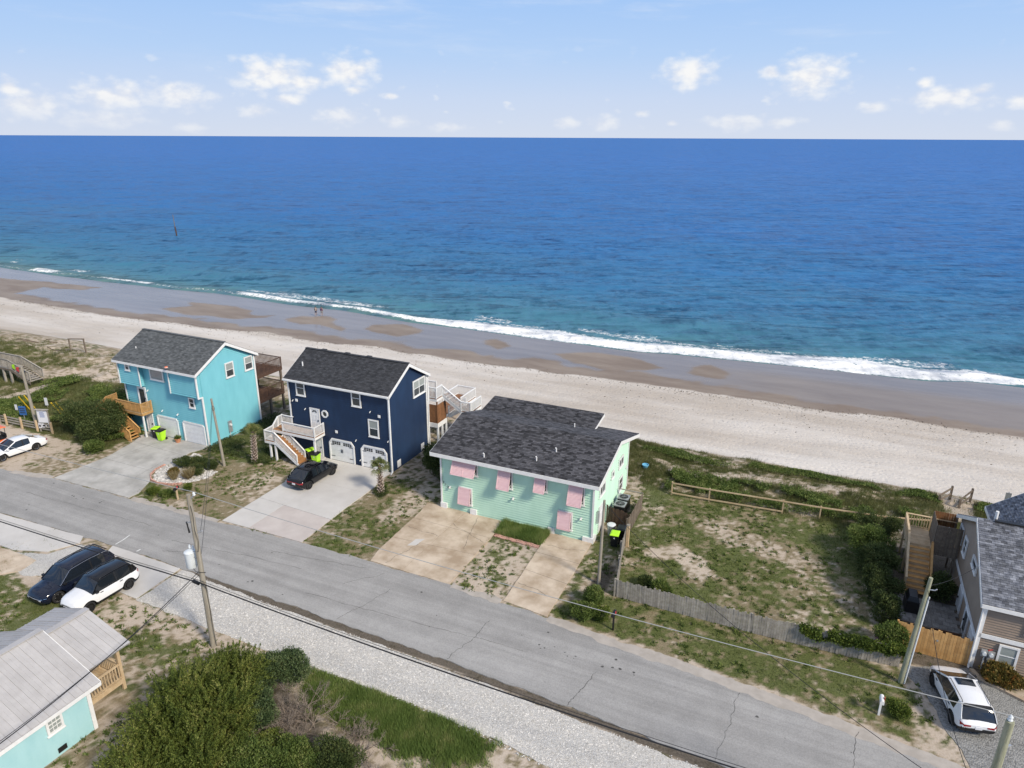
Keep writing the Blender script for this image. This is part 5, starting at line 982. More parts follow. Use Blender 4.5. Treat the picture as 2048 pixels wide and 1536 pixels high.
# ================================================================ vehicles (local x forward, y left, z up)
def car(name, label, loc, rz, L, Wd, Hh, paint, roof_paint=None, kind='suv', wheelbase=2.7, wr=.35, rim='alloy', clad=False, hood=None, belt=None, extras=(), group='cars parked by the houses', front_over=.9, cabin=None, grille=True):
    t = thing(name, label, 'car', loc, rz, group); P = MT[paint]; RP = MT[roof_paint or paint]; hw = Wd / 2
    xf = L / 2; xr = -L / 2; xw1 = xf - front_over; xw0 = xw1 - wheelbase; clr = .2 if kind != 'suv' else .24
    belt = belt or (.88 if kind == 'sedan' else 1.0); hood = hood or (belt - .06)
    c = cabin or dict(sedan=(.95, .30, -1.10, -1.75), suv=(1.0, .35, -1.75, -2.12))[kind]   # x of windscreen foot, roof front, roof rear, rear-glass foot
    ws, rf, rr, rg = c
    def smooth(keys, n=57):
        xs = np.linspace(xr, xf, n); kx, kv = zip(*sorted(keys)); v = np.interp(xs, kx, kv)
        for _ in range(2): v[1:-1] = (v[:-2] + 2 * v[1:-1] + v[2:]) / 4
        return xs, v
    xs, wid = smooth([(xr, hw * .82), (xr + .12, hw * .93), (xr + .5, hw * .985), (xr + 1.2, hw), (xf - 1.3, hw), (xf - .6, hw * .97), (xf - .2, hw * .90), (xf, hw * .74)])
    tail = belt - (.02 if kind == 'sedan' else .0)
    _, top = smooth([(xr, tail - .18), (xr + .08, tail - .03), (rg, belt + .01), (rr, belt + .03), (ws, belt - .0), (ws + .15, hood), (xf - .45, hood - .07), (xf - .12, hood - .18), (xf, hood - .36)])
    _, low = smooth([(xr, clr + .20), (xr + .15, clr + .06), (xr + .4, clr), (xf - .4, clr), (xf - .12, clr + .04), (xf, clr + .14)])
    arch = wr + .085; rows = []
    for x, w, tp, lo in zip(xs, wid, top, low):
        sh = lo + (tp - lo) * .5
        pts = [(0, lo), (w * .80, lo), (w * .965, lo + .07), (w, lo + .22), (w * 1.0, sh), (w * .985, tp - .16), (w * .945, tp - .06), (w * .86, tp - .012), (w * .5, tp + .022), (0, tp + .034)]
        for cx in (xw0, xw1):
            dx = x - cx
            if abs(dx) < arch:
                za = wr + math.sqrt(arch * arch - dx * dx)
                pts = [(y, max(z, min(za, tp - .12)) if 0 < i < 5 else z) for i, (y, z) in enumerate(pts)]
        rows.append(pts)
    n = len(rows[0])
    def skin(i0, i1):
        b = MB(); k = i1 - i0
        for sg in (1, -1):
            V = [(x, sg * y, z) for x, r in zip(xs, rows) for y, z in r[i0:i1 + 1]]; F = []
            for a in range(len(xs) - 1):
                for j in range(k): q = a * (k + 1) + j; f = (q, q + 1, q + k + 2, q + k + 1); F.append(f if sg < 0 else f[::-1])
            b.add(V, F)
        return b
    lo_i = 3 if clad else 1
    b = skin(lo_i, n - 1)
    for xi, r, fl in ((xs[0], rows[0], 1), (xs[-1], rows[-1], 0)): poly = [(xi, -y, z) for y, z in r[lo_i:]][::-1] + [(xi, y, z) for y, z in r[lo_i:]]; poly = [p for i, p in enumerate(poly) if i == 0 or (Vector(p) - Vector(poly[i - 1])).length > 1e-5]; b.add(poly, [tuple(range(len(poly)))])
    obj('body', b, P, t, smooth=True)
    b = skin(0, lo_i)
    for xi, r in ((xs[0], rows[0]), (xs[-1], rows[-1])): poly = [(xi, -y, z) for y, z in r[:lo_i + 1]][::-1] + [(xi, y, z) for y, z in r[1:lo_i + 1]]; b.add(poly, [tuple(range(len(poly)))])
    obj('lower_cladding' if clad else 'underbody', b, MT['black'], t, smooth=True)
    # cabin
    N = 29; cx = np.linspace(rg - .02, ws + .02, N); zr_ = np.interp(cx, [rg, rr, (rr + rf) / 2, rf, ws], [belt, Hh - .06, Hh, Hh - .04, belt]); 
    for _ in range(1): zr_[1:-1] = (zr_[:-2] + 3 * zr_[1:-1] + zr_[2:]) / 5
    wb = np.interp(cx, xs, wid) * .955; fr = np.clip((zr_ - belt) / (Hh - belt), 0, 1); wt = wb * (1 - .20 * fr)
    def sec(i, o=0.0):
        w0, w1, z0, z1 = wb[i], wt[i], belt - .06, zr_[i]
        return [(-w0 - o, z0), (-(w0 * .35 + w1 * .65) - o, z0 + (z1 - z0) * .6), (-w1 - o * .8, z1 - .055 * fr[i] + o * .4), (-w1 * .88, z1 - .008 * fr[i] + o), (0, z1 + .025 * fr[i] + o), (w1 * .88, z1 - .008 * fr[i] + o), (w1 + o * .8, z1 - .055 * fr[i] + o * .4), ((w0 * .35 + w1 * .65) + o, z0 + (z1 - z0) * .6), (w0 + o, z0)]
    b = MB(); b.loft([[(cx[i], y, z) for y, z in sec(i)] for i in range(N)], caps=False, closed=False); obj('glasshouse', b, MT['car_glass'], t, smooth=True)
    i0, i1 = int(np.argmin(abs(cx - rr))), int(np.argmin(abs(cx - rf)))
    b = MB(); b.loft([[(cx[i], y, z) for y, z in sec(i, .012)[2:7]] for i in range(i0, i1 + 1)], caps=False, closed=False); obj('roof', b, RP, t, smooth=True)
    def strip(pts, w, m, nm): b = MB(); [b.beam(p, q, w, .03, (p[0] - q[0], p[1] * 3, 1.0)) for p, q in zip(pts[:-1], pts[1:])]; return obj(nm, b, m, t)
    for sg in (-1, 1):
        k = 6 if sg > 0 else 2
        fw = [(cx[i], sec(i, .008)[k][0], sec(i, .008)[k][1]) for i in range(i1, N)]; strip(fw, .085, RP, 'windscreen_pillar'); bw = [(cx[i], sec(i, .008)[k][0], sec(i, .008)[k][1]) for i in range(0, i0 + 1)]; strip(bw, .13, RP, 'rear_pillar')
        b = MB(); s8 = [sec(i, .010) for i in range(N)]; kk = (6, 7, 8) if sg > 0 else (2, 1, 0); i2 = min(i0 + (3 if kind == 'suv' else 2), N - 1)
        b.loft([[(cx[i], s8[i][q][0], s8[i][q][1]) for q in kk] for i in range(0, i2)], caps=False, closed=False); obj('rear_quarter', b, RP, t, smooth=True)
        q = int(np.argmin(abs(cx - (rf + rr) / 2))); b = MB(); b.loft([[(cx[q] + d, s8[q][r_][0] * 1.003, s8[q][r_][1]) for r_ in kk] for d in (-.05, .05)], caps=False, closed=False); obj('door_pillar', b, MT['black'], t)
        # mirror
        m = MB(); y = sg * (np.interp(ws - .25, xs, wid) * .97); m.loft([[(ws - .30 + dx, y + sg * dy, belt + dz) for dy, dz in ((.02, .0), (.20, .02), (.21, .14), (.03, .12))] for dx in (0, .10, .16)]); obj('mirror', m, MT['black'] if paint != 'paint_white' or clad else P, t)
        for xd in (ws - .55, (rf + rr) / 2 - .2): obj('door_handle', MB().box(xd - .1, xd + .1, min(sg * hw * .985, sg * (hw * .985 + .03)), max(sg * hw * .985, sg * (hw * .985 + .03)), belt - .17, belt - .13), P if not clad else MT['black'], t)
        # lamps
        wy = np.interp(xf - .12, xs, wid); hz = np.interp(xf - .12, xs, top); b = MB(); b.loft([[(xf - .40, sg * wy * 1.06, hz - .05), (xf - .40, sg * wy * 1.05, hz - .17)], [(xf - .15, sg * wy * .99, hz - .08), (xf - .14, sg * wy * .99, hz - .21)], [(xf + .01, sg * wy * .76, hz - .14), (xf + .02, sg * wy * .76, hz - .24)], [(xf + .02, sg * wy * .55, hz - .15), (xf + .03, sg * wy * .55, hz - .23)]], caps=False, closed=False); obj('headlight', b, MT['white_lamp'], t)
        wy = np.interp(xr + .1, xs, wid); hz = tail - .1; b = MB(); b.loft([[(xr + .42, sg * wy * 1.045, hz), (xr + .42, sg * wy * 1.045, hz - .08)], [(xr + .10, sg * wy * 1.005, hz), (xr + .10, sg * wy * 1.01, hz - .17)], [(xr - .012, sg * wy * .84, hz - .05), (xr - .012, sg * wy * .84, hz - .18)], [(xr - .015, sg * wy * .45, hz - .06), (xr - .015, sg * wy * .45, hz - .15)]], caps=False, closed=False); obj('taillight', b, MT['red_lamp'], t)
        if kind == 'suv': obj('roof_rail', MB().tube([(rr + .1, sg * hw * .70, Hh - .05), (rr + .2, sg * hw * .70, Hh + .02), (rf - .25, sg * hw * .70, Hh + .02), (rf - .15, sg * hw * .70, Hh - .04)], .018, 6), MT['black'], t)
        for x in (xw0, xw1):
            wheel = obj('wheel', MB().tube([(x, sg * (hw - .23), wr), (x, sg * (hw - .01), wr)], .2, 12), MT['black'], t)
            ty = MB(); prof = [(wr * .70, -.115), (wr * .93, -.115), (wr, -.07), (wr, .07), (wr * .93, .115), (wr * .70, .115)]; rings = [[(x + r * math.cos(a), sg * (hw - .125) + o, wr + r * math.sin(a)) for a in np.linspace(0, 2 * math.pi, 25)[:-1]] for r, o in prof]; ty.loft(rings, caps=False); obj('tyre', ty, MT['rubber'], wheel, smooth=True)
            rm = MB(); yo = sg * (hw - .035); rm.tube([(x, yo - sg * .02, wr), (x, yo, wr)], wr * .2, 10)
            for k5 in range(5):
                a = 2 * math.pi * k5 / 5 + .3; rm.beam((x + wr * .15 * math.cos(a), yo - sg * .01, wr + wr * .15 * math.sin(a)), (x + wr * .68 * math.cos(a), yo - sg * .03, wr + wr * .68 * math.sin(a)), .075, .025, (0, 1, 0))
            rm.loft([[(x + r * math.cos(a), yo - sg * o, wr + r * math.sin(a)) for a in np.linspace(0, 2 * math.pi, 25)[:-1]] for r, o in ((wr * .72, .09), (wr * .72, .01), (wr * .64, .02))], caps=False); obj('rim', rm, MT[rim], wheel)
    hz = np.interp(xf, xs, top)
    if grille: obj('grille', MB().box(xf - .02, xf + .022, -hw * .50, hw * .50, hz - .16, hz - .03), MT['black'], t)
    obj('lower_grille', MB().box(xf - .03, xf + .018, -hw * .55, hw * .55, clr + .16, clr + .30), MT['black'], t)
    obj('licence_plate', MB().box(xr - .02, xr + .02, -.16, .16, tail - .37, tail - .22), MT['sign_white'], t); obj('rear_bumper_insert', MB().box(xr - .012, xr + .05, -hw * .6, hw * .6, clr + .22, clr + .30), MT['black'], t)
    if kind == 'suv': obj('spoiler', MB().extr([(rr + .02, -hw * .68, Hh - .055), (rr - .10, -hw * .66, Hh - .10), (rr - .10, hw * .66, Hh - .10), (rr + .02, hw * .68, Hh - .055)], (0, 0, .04)), RP if paint != 'paint_white' or roof_paint else MT['black'], t)
    for e in extras: e(t, locals())
    return t
def sunroof(t, v): rf, rr, hw, Hh = v['rf'], v['rr'], v['hw'], v['Hh']; obj('sunroof', MB().box(rf - .62, rf - .12, -hw * .46, hw * .46, Hh - .02, Hh + .024), MT['car_glass'], t)
def bright_line(t, v):
    for sg in (-1, 1):
        k = 6 if sg > 0 else 2; pts = [(v['cx'][i], v['sec'](i, .03)[k][0], v['sec'](i, .03)[k][1]) for i in range(2, v['N'])]; obj('bright_trim', MB().tube(pts, .016, 5), MT['chrome'], t)
    hz = v['hz']; obj('bright_trim', MB().tube([(v['xf'] - .25, -v['hw'] * .93, hz + .06), (v['xf'] + .02, -v['hw'] * .6, hz + .0), (v['xf'] + .05, 0, hz - .01), (v['xf'] + .02, v['hw'] * .6, hz + .0), (v['xf'] - .25, v['hw'] * .93, hz + .06)], .02, 6), MT['chrome'], t)
def hatch_line(t, v): obj('light_bar', MB().box(v['xr'] - .017, v['xr'] + .01, -v['hw'] * .4, v['hw'] * .4, v['tail'] - .2, v['tail'] - .15), MT['red_lamp'], t)
def lettering(t, v):                                          # pale word across the black grille, as a raised strip of letters
    for i, w in enumerate((.07, .08, .07, .07, .07, .08, .07)): obj('letter', MB().box(v['xf'] + .02, v['xf'] + .03, -.33 + i * .1, -.33 + i * .1 + w, v['hz'] - .125, v['hz'] - .065), MT['sign_white'], t)
h90 = math.pi / 2
car('black_suv', 'glossy black crossover parked nose-in on the pale driveway of the navy house', (-37.95, 42.3, .06), h90 - .03, 4.72, 1.9, 1.62, 'paint_black', kind='suv', wheelbase=2.98, wr=.36, rim='alloy_dark', belt=.98, cabin=(1.35, .35, -1.15, -2.05), front_over=.86, extras=(hatch_line,))
car('white_sedan', 'white sedan parked on sandy gravel next to the orange golf cart', (-66.55, 35.0, .03), -h90 - .1, 4.9, 1.86, 1.45, 'paint_white', kind='sedan', wheelbase=2.85, wr=.335, rim='alloy', cabin=(1.3, .3, -.95, -1.9))
car('dark_suv', 'large blue-black SUV with bright roof line parked beside the two-tone one', (-42.35, 23.7, .03), -h90 - .02, 5.05, 2.0, 1.8, 'paint_navy', kind='suv', wheelbase=3.07, wr=.39, rim='alloy', belt=1.08, cabin=(1.35, .5, -2.05, -2.4), front_over=.93, extras=(bright_line,))
car('two_tone_suv', 'boxy white SUV with black roof parked by the cottage', (-39.6, 23.65, .03), -h90 - .03, 4.39, 1.9, 1.75, 'paint_white', 'paint_black', kind='suv', wheelbase=2.67, wr=.37, rim='alloy_dark', clad=True, belt=1.12, hood=1.08, cabin=(1.05, .5, -1.75, -1.98), front_over=.82, extras=(lettering,))
car('white_crossover', 'white hatchback crossover with sunroof parked on grey gravel by the tan house', (9.35, 36.1, .03), h90 + .23, 4.45, 1.82, 1.6, 'paint_white', kind='suv', wheelbase=2.67, wr=.35, rim='alloy_dark', belt=.98, cabin=(1.38, .3, -1.62, -2.04), front_over=.9, extras=(sunroof,), clad=True)
def golf_cart():
    t = thing('golf_cart', 'orange golf cart with canopy roof parked behind the white sedan', 'golf cart', (-69.6, 34.6, .03), -h90 - .1); P = MT['paint_orange']
    b = MB(); b.loft([[(x, -.58, z0), (x, .58, z0), (x, .52, z1), (x, -.52, z1)] for x, z0, z1 in ((1.2, .35, .62), (.95, .3, .82), (.55, .3, .88), (.5, .3, .42), (-.3, .3, .42), (-.35, .3, .72), (-1.15, .3, .75), (-1.25, .36, .7))]); obj('body', b, P, t)
    b = MB(); b.loft([[(x, -.68, z), (x, .68, z), (x, .6, z + .07), (x, -.6, z + .07)] for x, z in ((1.0, 1.84), (.8, 1.9), (-1.0, 1.92), (-1.25, 1.86))]); obj('canopy', b, P, t)
    for x in (.78, -1.1):
        for y in (-.55, .55): stick('canopy_post', t, MT['black'], (x + (.15 if x > 0 else 0), y, .7), (x - .05, y * .98, 1.9), .04, .04)
    for x in (-.45, -.95): obj('seat', MB().box(x - .2, x + .22, -.5, .5, .74, .86), MT['black'], t); obj('backrest', MB().box(x - .28, x - .2, -.5, .5, .86, 1.25), MT['black'], t)
    obj('steering_wheel', MB().tube([(.35 + .05 * math.sin(a), .25 + .17 * math.cos(a), 1.0 + .17 * math.sin(a)) for a in np.linspace(0, 6.28, 15)], .018, 6), MT['black'], t)
    for x in (.85, -.85):
        for y in (-.55, .55): w = obj('wheel', MB().tube([(x, y - .1, .23), (x, y + .1, .23)], .23, 16), MT['rubber'], t); obj('rim', MB().tube([(x, y - .105, .23), (x, y + .105, .23)], .13, 10), MT['alloy'], w)
    for y in (-.4, .4): obj('headlight', MB().tube([(1.14, y, .66), (1.2, y, .64)], .07, 8), MT['white_lamp'], t)
golf_cart()
# ================================================================ poles, wires, fences, street furniture
def pole(name, label, x, y, h, r=.15, lean=(0, 0), mat='pole', group='wooden utility poles'):
    t = thing(name, label, 'utility pole', (x, y, 0), 0, group); top = Vector((lean[0], lean[1], h)); n = 9
    obj('shaft', MB().tube([top * (i / n) + Vector((0, 0, -.4 if i == 0 else 0)) for i in range(n + 1)], [r * (1 - .32 * i / n) for i in range(n + 1)], 14), MT[mat], t, smooth=True)
    return t
PM = pole('utility_pole', 'tall wooden utility pole carrying a pale transformer can beside the gravel strip', -29.5, 23.2, 9.9, .18)
tr = obj('transformer', MB().lathe([(.02, -.5), (.27, -.5), (.29, -.46), (.29, .42), (.31, .44), (.31, .48), (.2, .55), (.05, .58)], (-.62, -.05, 5.75), 18), MT['transformer'], PM, smooth=True)
for a in (-.15, .1): obj('bushing', MB().lathe([(.04, 0), (.07, .06), (.04, .1), (.07, .14), (.03, .24)], (-.62 + a, .12, 6.3), 8), MT['transformer'], tr)
obj('bracket', MB().beam((-.4, -.05, 5.95), (-.12, 0, 5.95), .08, .05).beam((-.4, -.05, 5.5), (-.12, 0, 5.5), .08, .05), MT['steel'], PM)
obj('insulator_arm', MB().beam((0, 0, 9.6), (.42, 0, 9.95), .07, .07), MT['steel'], PM); obj('insulator', MB().lathe([(.05, 0), (.09, .05), (.05, .1), (.09, .15), (.04, .22)], (.42, 0, 9.93), 8), MT['transformer'], PM)
obj('cutout_arm', MB().beam((0, 0, 8.25), (-.45, -.05, 8.1), .05, .05), MT['steel'], PM); obj('cutout_fuse', MB().tube([(-.45, -.05, 8.15), (-.42, -.05, 7.85), (-.36, -.05, 7.5)], [.05, .035, .055], 8), MT['black'], PM)
obj('insulator_arm', MB().beam((.05, 0, 7.55), (.5, .1, 7.75), .05, .05), MT['steel'], PM); obj('splice_case', MB().tube([(-.65, -.12, 4.35), (-.2, -.12, 4.3)], .1, 10), MT['black'], PM)
obj('riser_cable', MB().tube([(.14, -.1, 9.3), (.2, -.1, 8.6), (.16, -.12, 7.9), (.28, -.1, 7.1), (.2, -.14, 6.5), (-.3, -.1, 6.35)], .012, 5), MT['cable'], PM); obj('riser_cable', MB().tube([(.17, -.02, 4.3), (.19, 0, 2.5), (.3, -.1, 1.5), (.22, 0, .1)], .014, 5), MT['cable'], PM)
obj('riser_cable', MB().tube([(-.5, -.15, 5.35), (-.2, -.2, 5.15), (.15, -.22, 5.2), (.2, .1, 5.0), (-.1, .2, 4.9)], .016, 5), MT['cable'], PM)
PB = pole('utility_pole', 'green-tinged wooden pole top rising past the grey gravel parking', 7.6, 23.5, 9.75, .19, mat='pole_green'); obj('insulator', MB().lathe([(.05, 0), (.09, .06), (.05, .12), (.08, .17), (.03, .25)], (-.02, 0, 9.75), 8), MT['transformer'], PB); obj('bracket', MB().beam((.1, .1, 8.6), (.3, .3, 8.55), .06, .06), MT['steel'], PB)
PR = pole('utility_pole', 'wooden pole with white conduit beside the vine-grown fence', 6.69, 36.73, 6.8, .14, (.28, 0), 'pole_green'); obj('conduit', MB().tube([(.19, -.06, .05), (.385, -.06, 5.7)], .045, 8), MT['transformer'], PR); obj('hook', MB().tube([(.3, 0, 6.1), (.55, -.05, 6.15), (.65, -.05, 6.25)], .03, 6), MT['steel'], PR)
pole('utility_pole', 'slim grey wooden pole in the mulch bed by the turquoise house', -47.02, 41.12, 6.4, .13, (-.42, 0)); obj('coiled_cable', MB().tube([(-.42 + .22 + .17 * math.sin(a), -.14, 5.6 + .2 * math.cos(a)) for a in np.linspace(0, 12.4, 30)], .014, 5), MT['cable'], bpy.data.objects['utility_pole.003'])
pole('utility_pole', 'slim wooden pole standing off the right corner of the mint house', -11.03, 38.37, 6.3, .115, (.1, 0)); pole('utility_pole', 'leaning grey pole behind the notice board', -70.77, 39.63, 6.5, .17, (-.25, 0)); pole('utility_pole', 'grey pole behind the orange golf cart', -75.1, 38.6, 6.8, .17, (-.2, 0))
def wire(label, p, q, sag, r=.012, mat='cable', n=28, group='overhead wires'):
    p, q = Vector(p), Vector(q); pts = [p.lerp(q, i / n) - Vector((0, 0, sag * 4 * (i / n) * (1 - i / n))) for i in range(n + 1)]
    return obj('overhead_wire', MB().tube(pts, r, 6), MT[mat], label=label, cat='wire', group=group)
SP = ('between the transformer pole and the concrete pads', 'between the transformer pole and the green-tinged pole', 'leading on from the green-tinged pole')
for (a, b), w_ in zip((((-75, 23.0, 4.0), (-29.5, 23.0, 4.45)), ((-29.5, 23.0, 4.45), (7.6, 23.35, 4.35)), ((7.6, 23.35, 4.35), (45, 23.4, 4.4))), SP):
    wire('thick black cable bundle ' + w_, a, b, .42, .035); wire('thin black messenger wire above the bundle ' + w_, (a[0], a[1] + .05, a[2] + .12), (b[0], b[1] + .05, b[2] + .12), .40, .012)
for (a, b), w_ in zip((((-75, 23.2, 9.9), (-29.1, 23.2, 10.15)), ((-29.1, 23.2, 10.15), (7.6, 23.5, 9.98)), ((7.6, 23.5, 9.98), (45, 23.6, 10))), SP): wire('pale aluminium top wire ' + w_, a, b, .36, .016, 'cable_pale')
wire('twisted service drop from the transformer pole over the cottage', (-29.6, 23.1, 5.1), (-27.3, 5.5, 5.3), .75, .022); wire('slack second service drop beside the twisted one', (-29.6, 23.1, 4.9), (-28.0, 5.5, 4.9), .7, .014)
wire('black wire from the transformer pole to the slim pole in the mulch bed', (-29.2, 23.3, 7.6), (-47.4, 41.1, 6.1), .5, .012); wire('second black wire up to the slim pole in the mulch bed', (-29.4, 23.3, 6.2), (-47.4, 41.1, 5.8), .5, .012)
wire('black wire from the mint corner pole across the yard and road', (-10.93, 38.4, 6.1), (7.5, 23.5, 5.8), .95, .014); wire('black wire from the conduit pole across the road', (6.95, 36.7, 6.1), (7.55, 23.6, 5.8), 1.0, .014)
wire('service wire from the conduit pole to the tan gable', (6.95, 36.75, 6.3), (10.1, 42.6, 4.7), .2, .012)
# ---- picket fences
def picket_fence(name, label, pts, h, mat, w=.135, gap=.012, tilt=.03):
    t = thing(name, label, 'fence', (pts[0][0], pts[0][1], 0), 0); o = Vector((pts[0][0], pts[0][1], 0)); m = MT[mat]
    for p, q in zip(pts[:-1], pts[1:]):
        p, q = Vector((*p, 0)) - o, Vector((*q, 0)) - o; d = q - p; L = d.length; d.normalize(); k = int(L / (w + gap)); R = Matrix((d, Vector((0, 0, 1)).cross(d), Vector((0, 0, 1)))).transposed(); n = Vector((0, 0, 1)).cross(d)
        for i in range(k):
            hh = h + .06 * random.choice((-1, 0, 0, 1)); piece('picket', t, m, (w, .02, round(hh, 2)), p + d * ((i + .5) * L / k) + Vector((0, 0, hh / 2 + .02)), Matrix.Rotation(random.uniform(-tilt, tilt), 3, d) @ R)
        for z in (.3, h - .25): stick('rail', t, m, p + n * .035 + Vector((0, 0, z)), q + n * .035 + Vector((0, 0, z)), .045, .09)
        for i in range(int(L / 2.4) + 1): piece('post', t, m, (.1, .1, round(h + .05, 2)), p + d * min(L, i * 2.4) + n * .09 + Vector((0, 0, h / 2)))
    return t
picket_fence('wooden_fence', 'weathered grey picket fence along the street side of the sandy yard', [(-9.55, 37.5), (-1.3, 37.55), (4.0, 37.75), (6.7, 38.0)], 1.3, 'wood_grey')
picket_fence('wooden_fence', 'weathered grey picket fence running from the yard corner towards the air conditioners', [(-9.6, 37.55), (-10.1, 40.2), (-10.5, 42.0), (-10.75, 43.8)], 1.35, 'wood_grey')
stickp = thing('gate_post', 'heavy pale timber post at the end of the side fence', 'post', (-10.55, 43.6, 0)); obj('shaft', MB().box(-.1, .1, -.1, .1, -.1, 1.75), MT['wood_tan'], stickp); obj('cap', MB().box(-.115, .115, -.115, .115, 1.75, 1.79), MT['wood_grey'], stickp)
picket_fence('screen_fence', 'dark brown board screen around the air conditioners', [(-10.9, 44.9), (-10.95, 49.3)], 1.5, 'wood_brown', .15); picket_fence('screen_fence', 'black lattice screen in front of the air conditioners', [(-12.95, 46.2), (-10.95, 45.6)], 1.45, 'wood_dark', .12)
piece('rail', bpy.data.objects['screen_fence'], MT['wood_grey'], (2.0, .09, .05), (-1.0, 4.4, 1.45))
g = picket_fence('gate_fence', 'honey-coloured new board fence with gate beside the tan house', [(6.5, 39.85), (8.55, 39.78), (10.2, 39.7)], 1.75, 'wood_new', .14, .006, .004); obj('latch', MB().box(2.0, 2.1, -.1, -.06, 1.1, 1.2), MT['steel'], g)
rf = thing('rail_fence', 'low open timber rail fence along the dune edge of the yard', 'fence', (-9.3, 52.6, 0)); PT = [(0, 0), (3.0, .15), (8.6, .6), (11.3, .8), (15.8, 1.35), (19, 2.2)]
for i, (x, y) in enumerate(PT): piece('post', rf, MT['wood_tan'], (.1, .1, 1.35), (x, y, .62))
for (a, b), (c, d) in zip(PT[:-1], PT[1:]): stick('rail', rf, MT['wood_tan'], (a, b - .06, 1.2), (c, d - .06, 1.2), .05, .1)
for (a, b), (c, d) in list(zip(PT[:-1], PT[1:]))[:2]: stick('rail', rf, MT['wood_tan'], (a, b - .06, .3), (c, d - .06, .3), .05, .1)
stick('brace', rf, MT['cable_pale'], (15.8, 1.3, 1.2), (17.4, -.6, .5), .03, .03)
lf = thing('post_fence', 'low post and plank fence behind the parking by the notice board', 'fence', (-76.5, 38.6, 0)); PT = [(0, .0), (2.2, .2), (4.5, .3), (6.7, .45), (8.6, .7)]
for x, y in PT: piece('post', lf, MT['wood_tan'], (.16, .16, 1.25), (x, y, .6))
for (a, b), (c, d) in zip(PT[:-1], PT[1:]):
    for z in (.35, .62, .9): stick('plank', lf, MT['wood_grey'], (a, b + .1, z), (c, d + .1, z), .035, .13)
# ---- signs
def board_text(parent, loc, w, h, rows, mat, ry=0):           # rows of small raised glyph strips, illegible at this distance as in the photograph
    for r in range(rows):
        x = -w / 2
        while x < w / 2 - .03: gw = random.uniform(.04, .1); gw = min(gw, w / 2 - x); piece('glyph', parent, mat, (round(gw, 2), .012, round(h / rows * .5, 2)), (loc[0] + x + gw / 2, loc[1], loc[2] + h / 2 - h * (r + .5) / rows)); x += gw + .03
def sign(name, label, x, y, w, h, ztop, mat, post_mat='steel', rz=.0, rows=3, tmat='letter_blue'):
    t = thing(name, label, 'sign', (x, y, 0), rz); obj('post', MB().box(-.03, .03, .02, .07, -.2, ztop), MT[post_mat], t); b = obj('board', MB().box(-w / 2, w / 2, -.015, .02, ztop - h, ztop), MT[mat], t)
    if rows: board_text(b, (0, -.02, ztop - h / 2), w * .76, h * .7, rows, MT[tmat])
    return t
sign('road_sign', 'blue rectangular sign on a steel post behind the low plank fence', -72.9, 39.8, .75, .95, 1.95, 'sign_blue', rows=3, tmat='letter_black', rz=.35)
sign('small_sign', 'small white sign in the grass near the blue sign', -75.9, 40.9, .28, .6, 1.25, 'sign_white', 'wood_grey', .3, 0); sign('small_sign', 'narrow white sign panel up the slope behind the leaning pole', -75.2, 43.6, .35, .85, 1.2, 'sign_white', 'wood_grey', .3, 0)
k = thing('notice_board', 'white notice board in a grey timber frame by the parking', 'notice board', (-68.9, 39.3, 0), .35)
for x in (-.55, .55): piece('post', k, MT['wood_grey'], (.1, .1, 2.4), (x, .05, 1.2))
piece('roof', k, MT['wood_grey'], (1.35, .3, .06), (0, 0, 2.42)); pn = obj('board', MB().box(-.5, .5, -.02, .03, 1.05, 2.34), MT['sign_white'], k); board_text(pn, (0, -.026, 1.9), .5, .6, 5, MT['letter_blue'])
for x, z, w_, h_ in ((-.45, .72, .3, .5), (.0, .75, .5, .42), (.62, .78, .36, .5)): b_ = piece('panel', k, MT['sign_white'], (w_, .03, h_), (x, -.04, z)); piece('glyph', b_, MT['letter_black'], (round(w_ * .55, 2), .012, round(h_ * .45, 2)), (0, -.02, .0))
for i, (a, b) in enumerate((((-76.4, 42.5, 0), (-76.1, 41.5, 1.9)), ((-76.1, 42.9, 0), (-76.0, 42.0, 1.9)), ((-71.9, 43.0, 0), (-71.3, 41.8, 1.9)), ((-71.3, 43.1, 0), (-71.0, 42.1, 1.9)))):
    d = Vector(b) - Vector(a); a = Vector(a) - d * .05; obj('guy_wire_guard', MB().tube([a, Vector(a) + d * .5, Vector(b)], [.06, .065, .06], 8), MT['yellow'], label='yellow guy-wire guard in the pair ' + ('near the small white sign' if i < 2 else 'behind the notice board'), cat='guy guard', group='yellow guy-wire guards')
# ---- mailboxes, pots, appliances
def mailbox(label, x, y, rz, mat, post_mat, h=1.05):
    t = thing('mailbox', label, 'mailbox', (x, y, 0), rz); obj('post', MB().box(-.05, .05, -.05, .05, -.2, h - .02), MT[post_mat], t); prof = [(-.1, 0), (.1, 0), (.1, .13)] + [(.1 * math.cos(a), .13 + .1 * math.sin(a)) for a in np.linspace(.3, 2.84, 7)] + [(-.1, .13)]
    obj('box', MB().loft([[(px, yy, h + pz) for px, pz in prof] for yy in (-.28, .25)]), MT[mat], t); obj('door', MB().loft([[(px * .97, yy, h + pz * .97 + .003) for px, pz in prof] for yy in (-.30, -.283)]), MT[mat], t); obj('flag', MB().box(.105, .12, -.1, .04, h + .12, h + .3), MT['red'], t)
mailbox('black mailbox on a black post at the verge before the picket fence', -8.81, 34.3, 0, 'black', 'black', 1.1); mailbox('white mailbox on a white post at the grassy verge', 5.54, 33.7, 0, 'white', 'white', .9); mailbox('black mailbox on a brown timber cross post near the turquoise driveway', -45.7, 34.9, .3, 'black', 'wood_tan', .95)
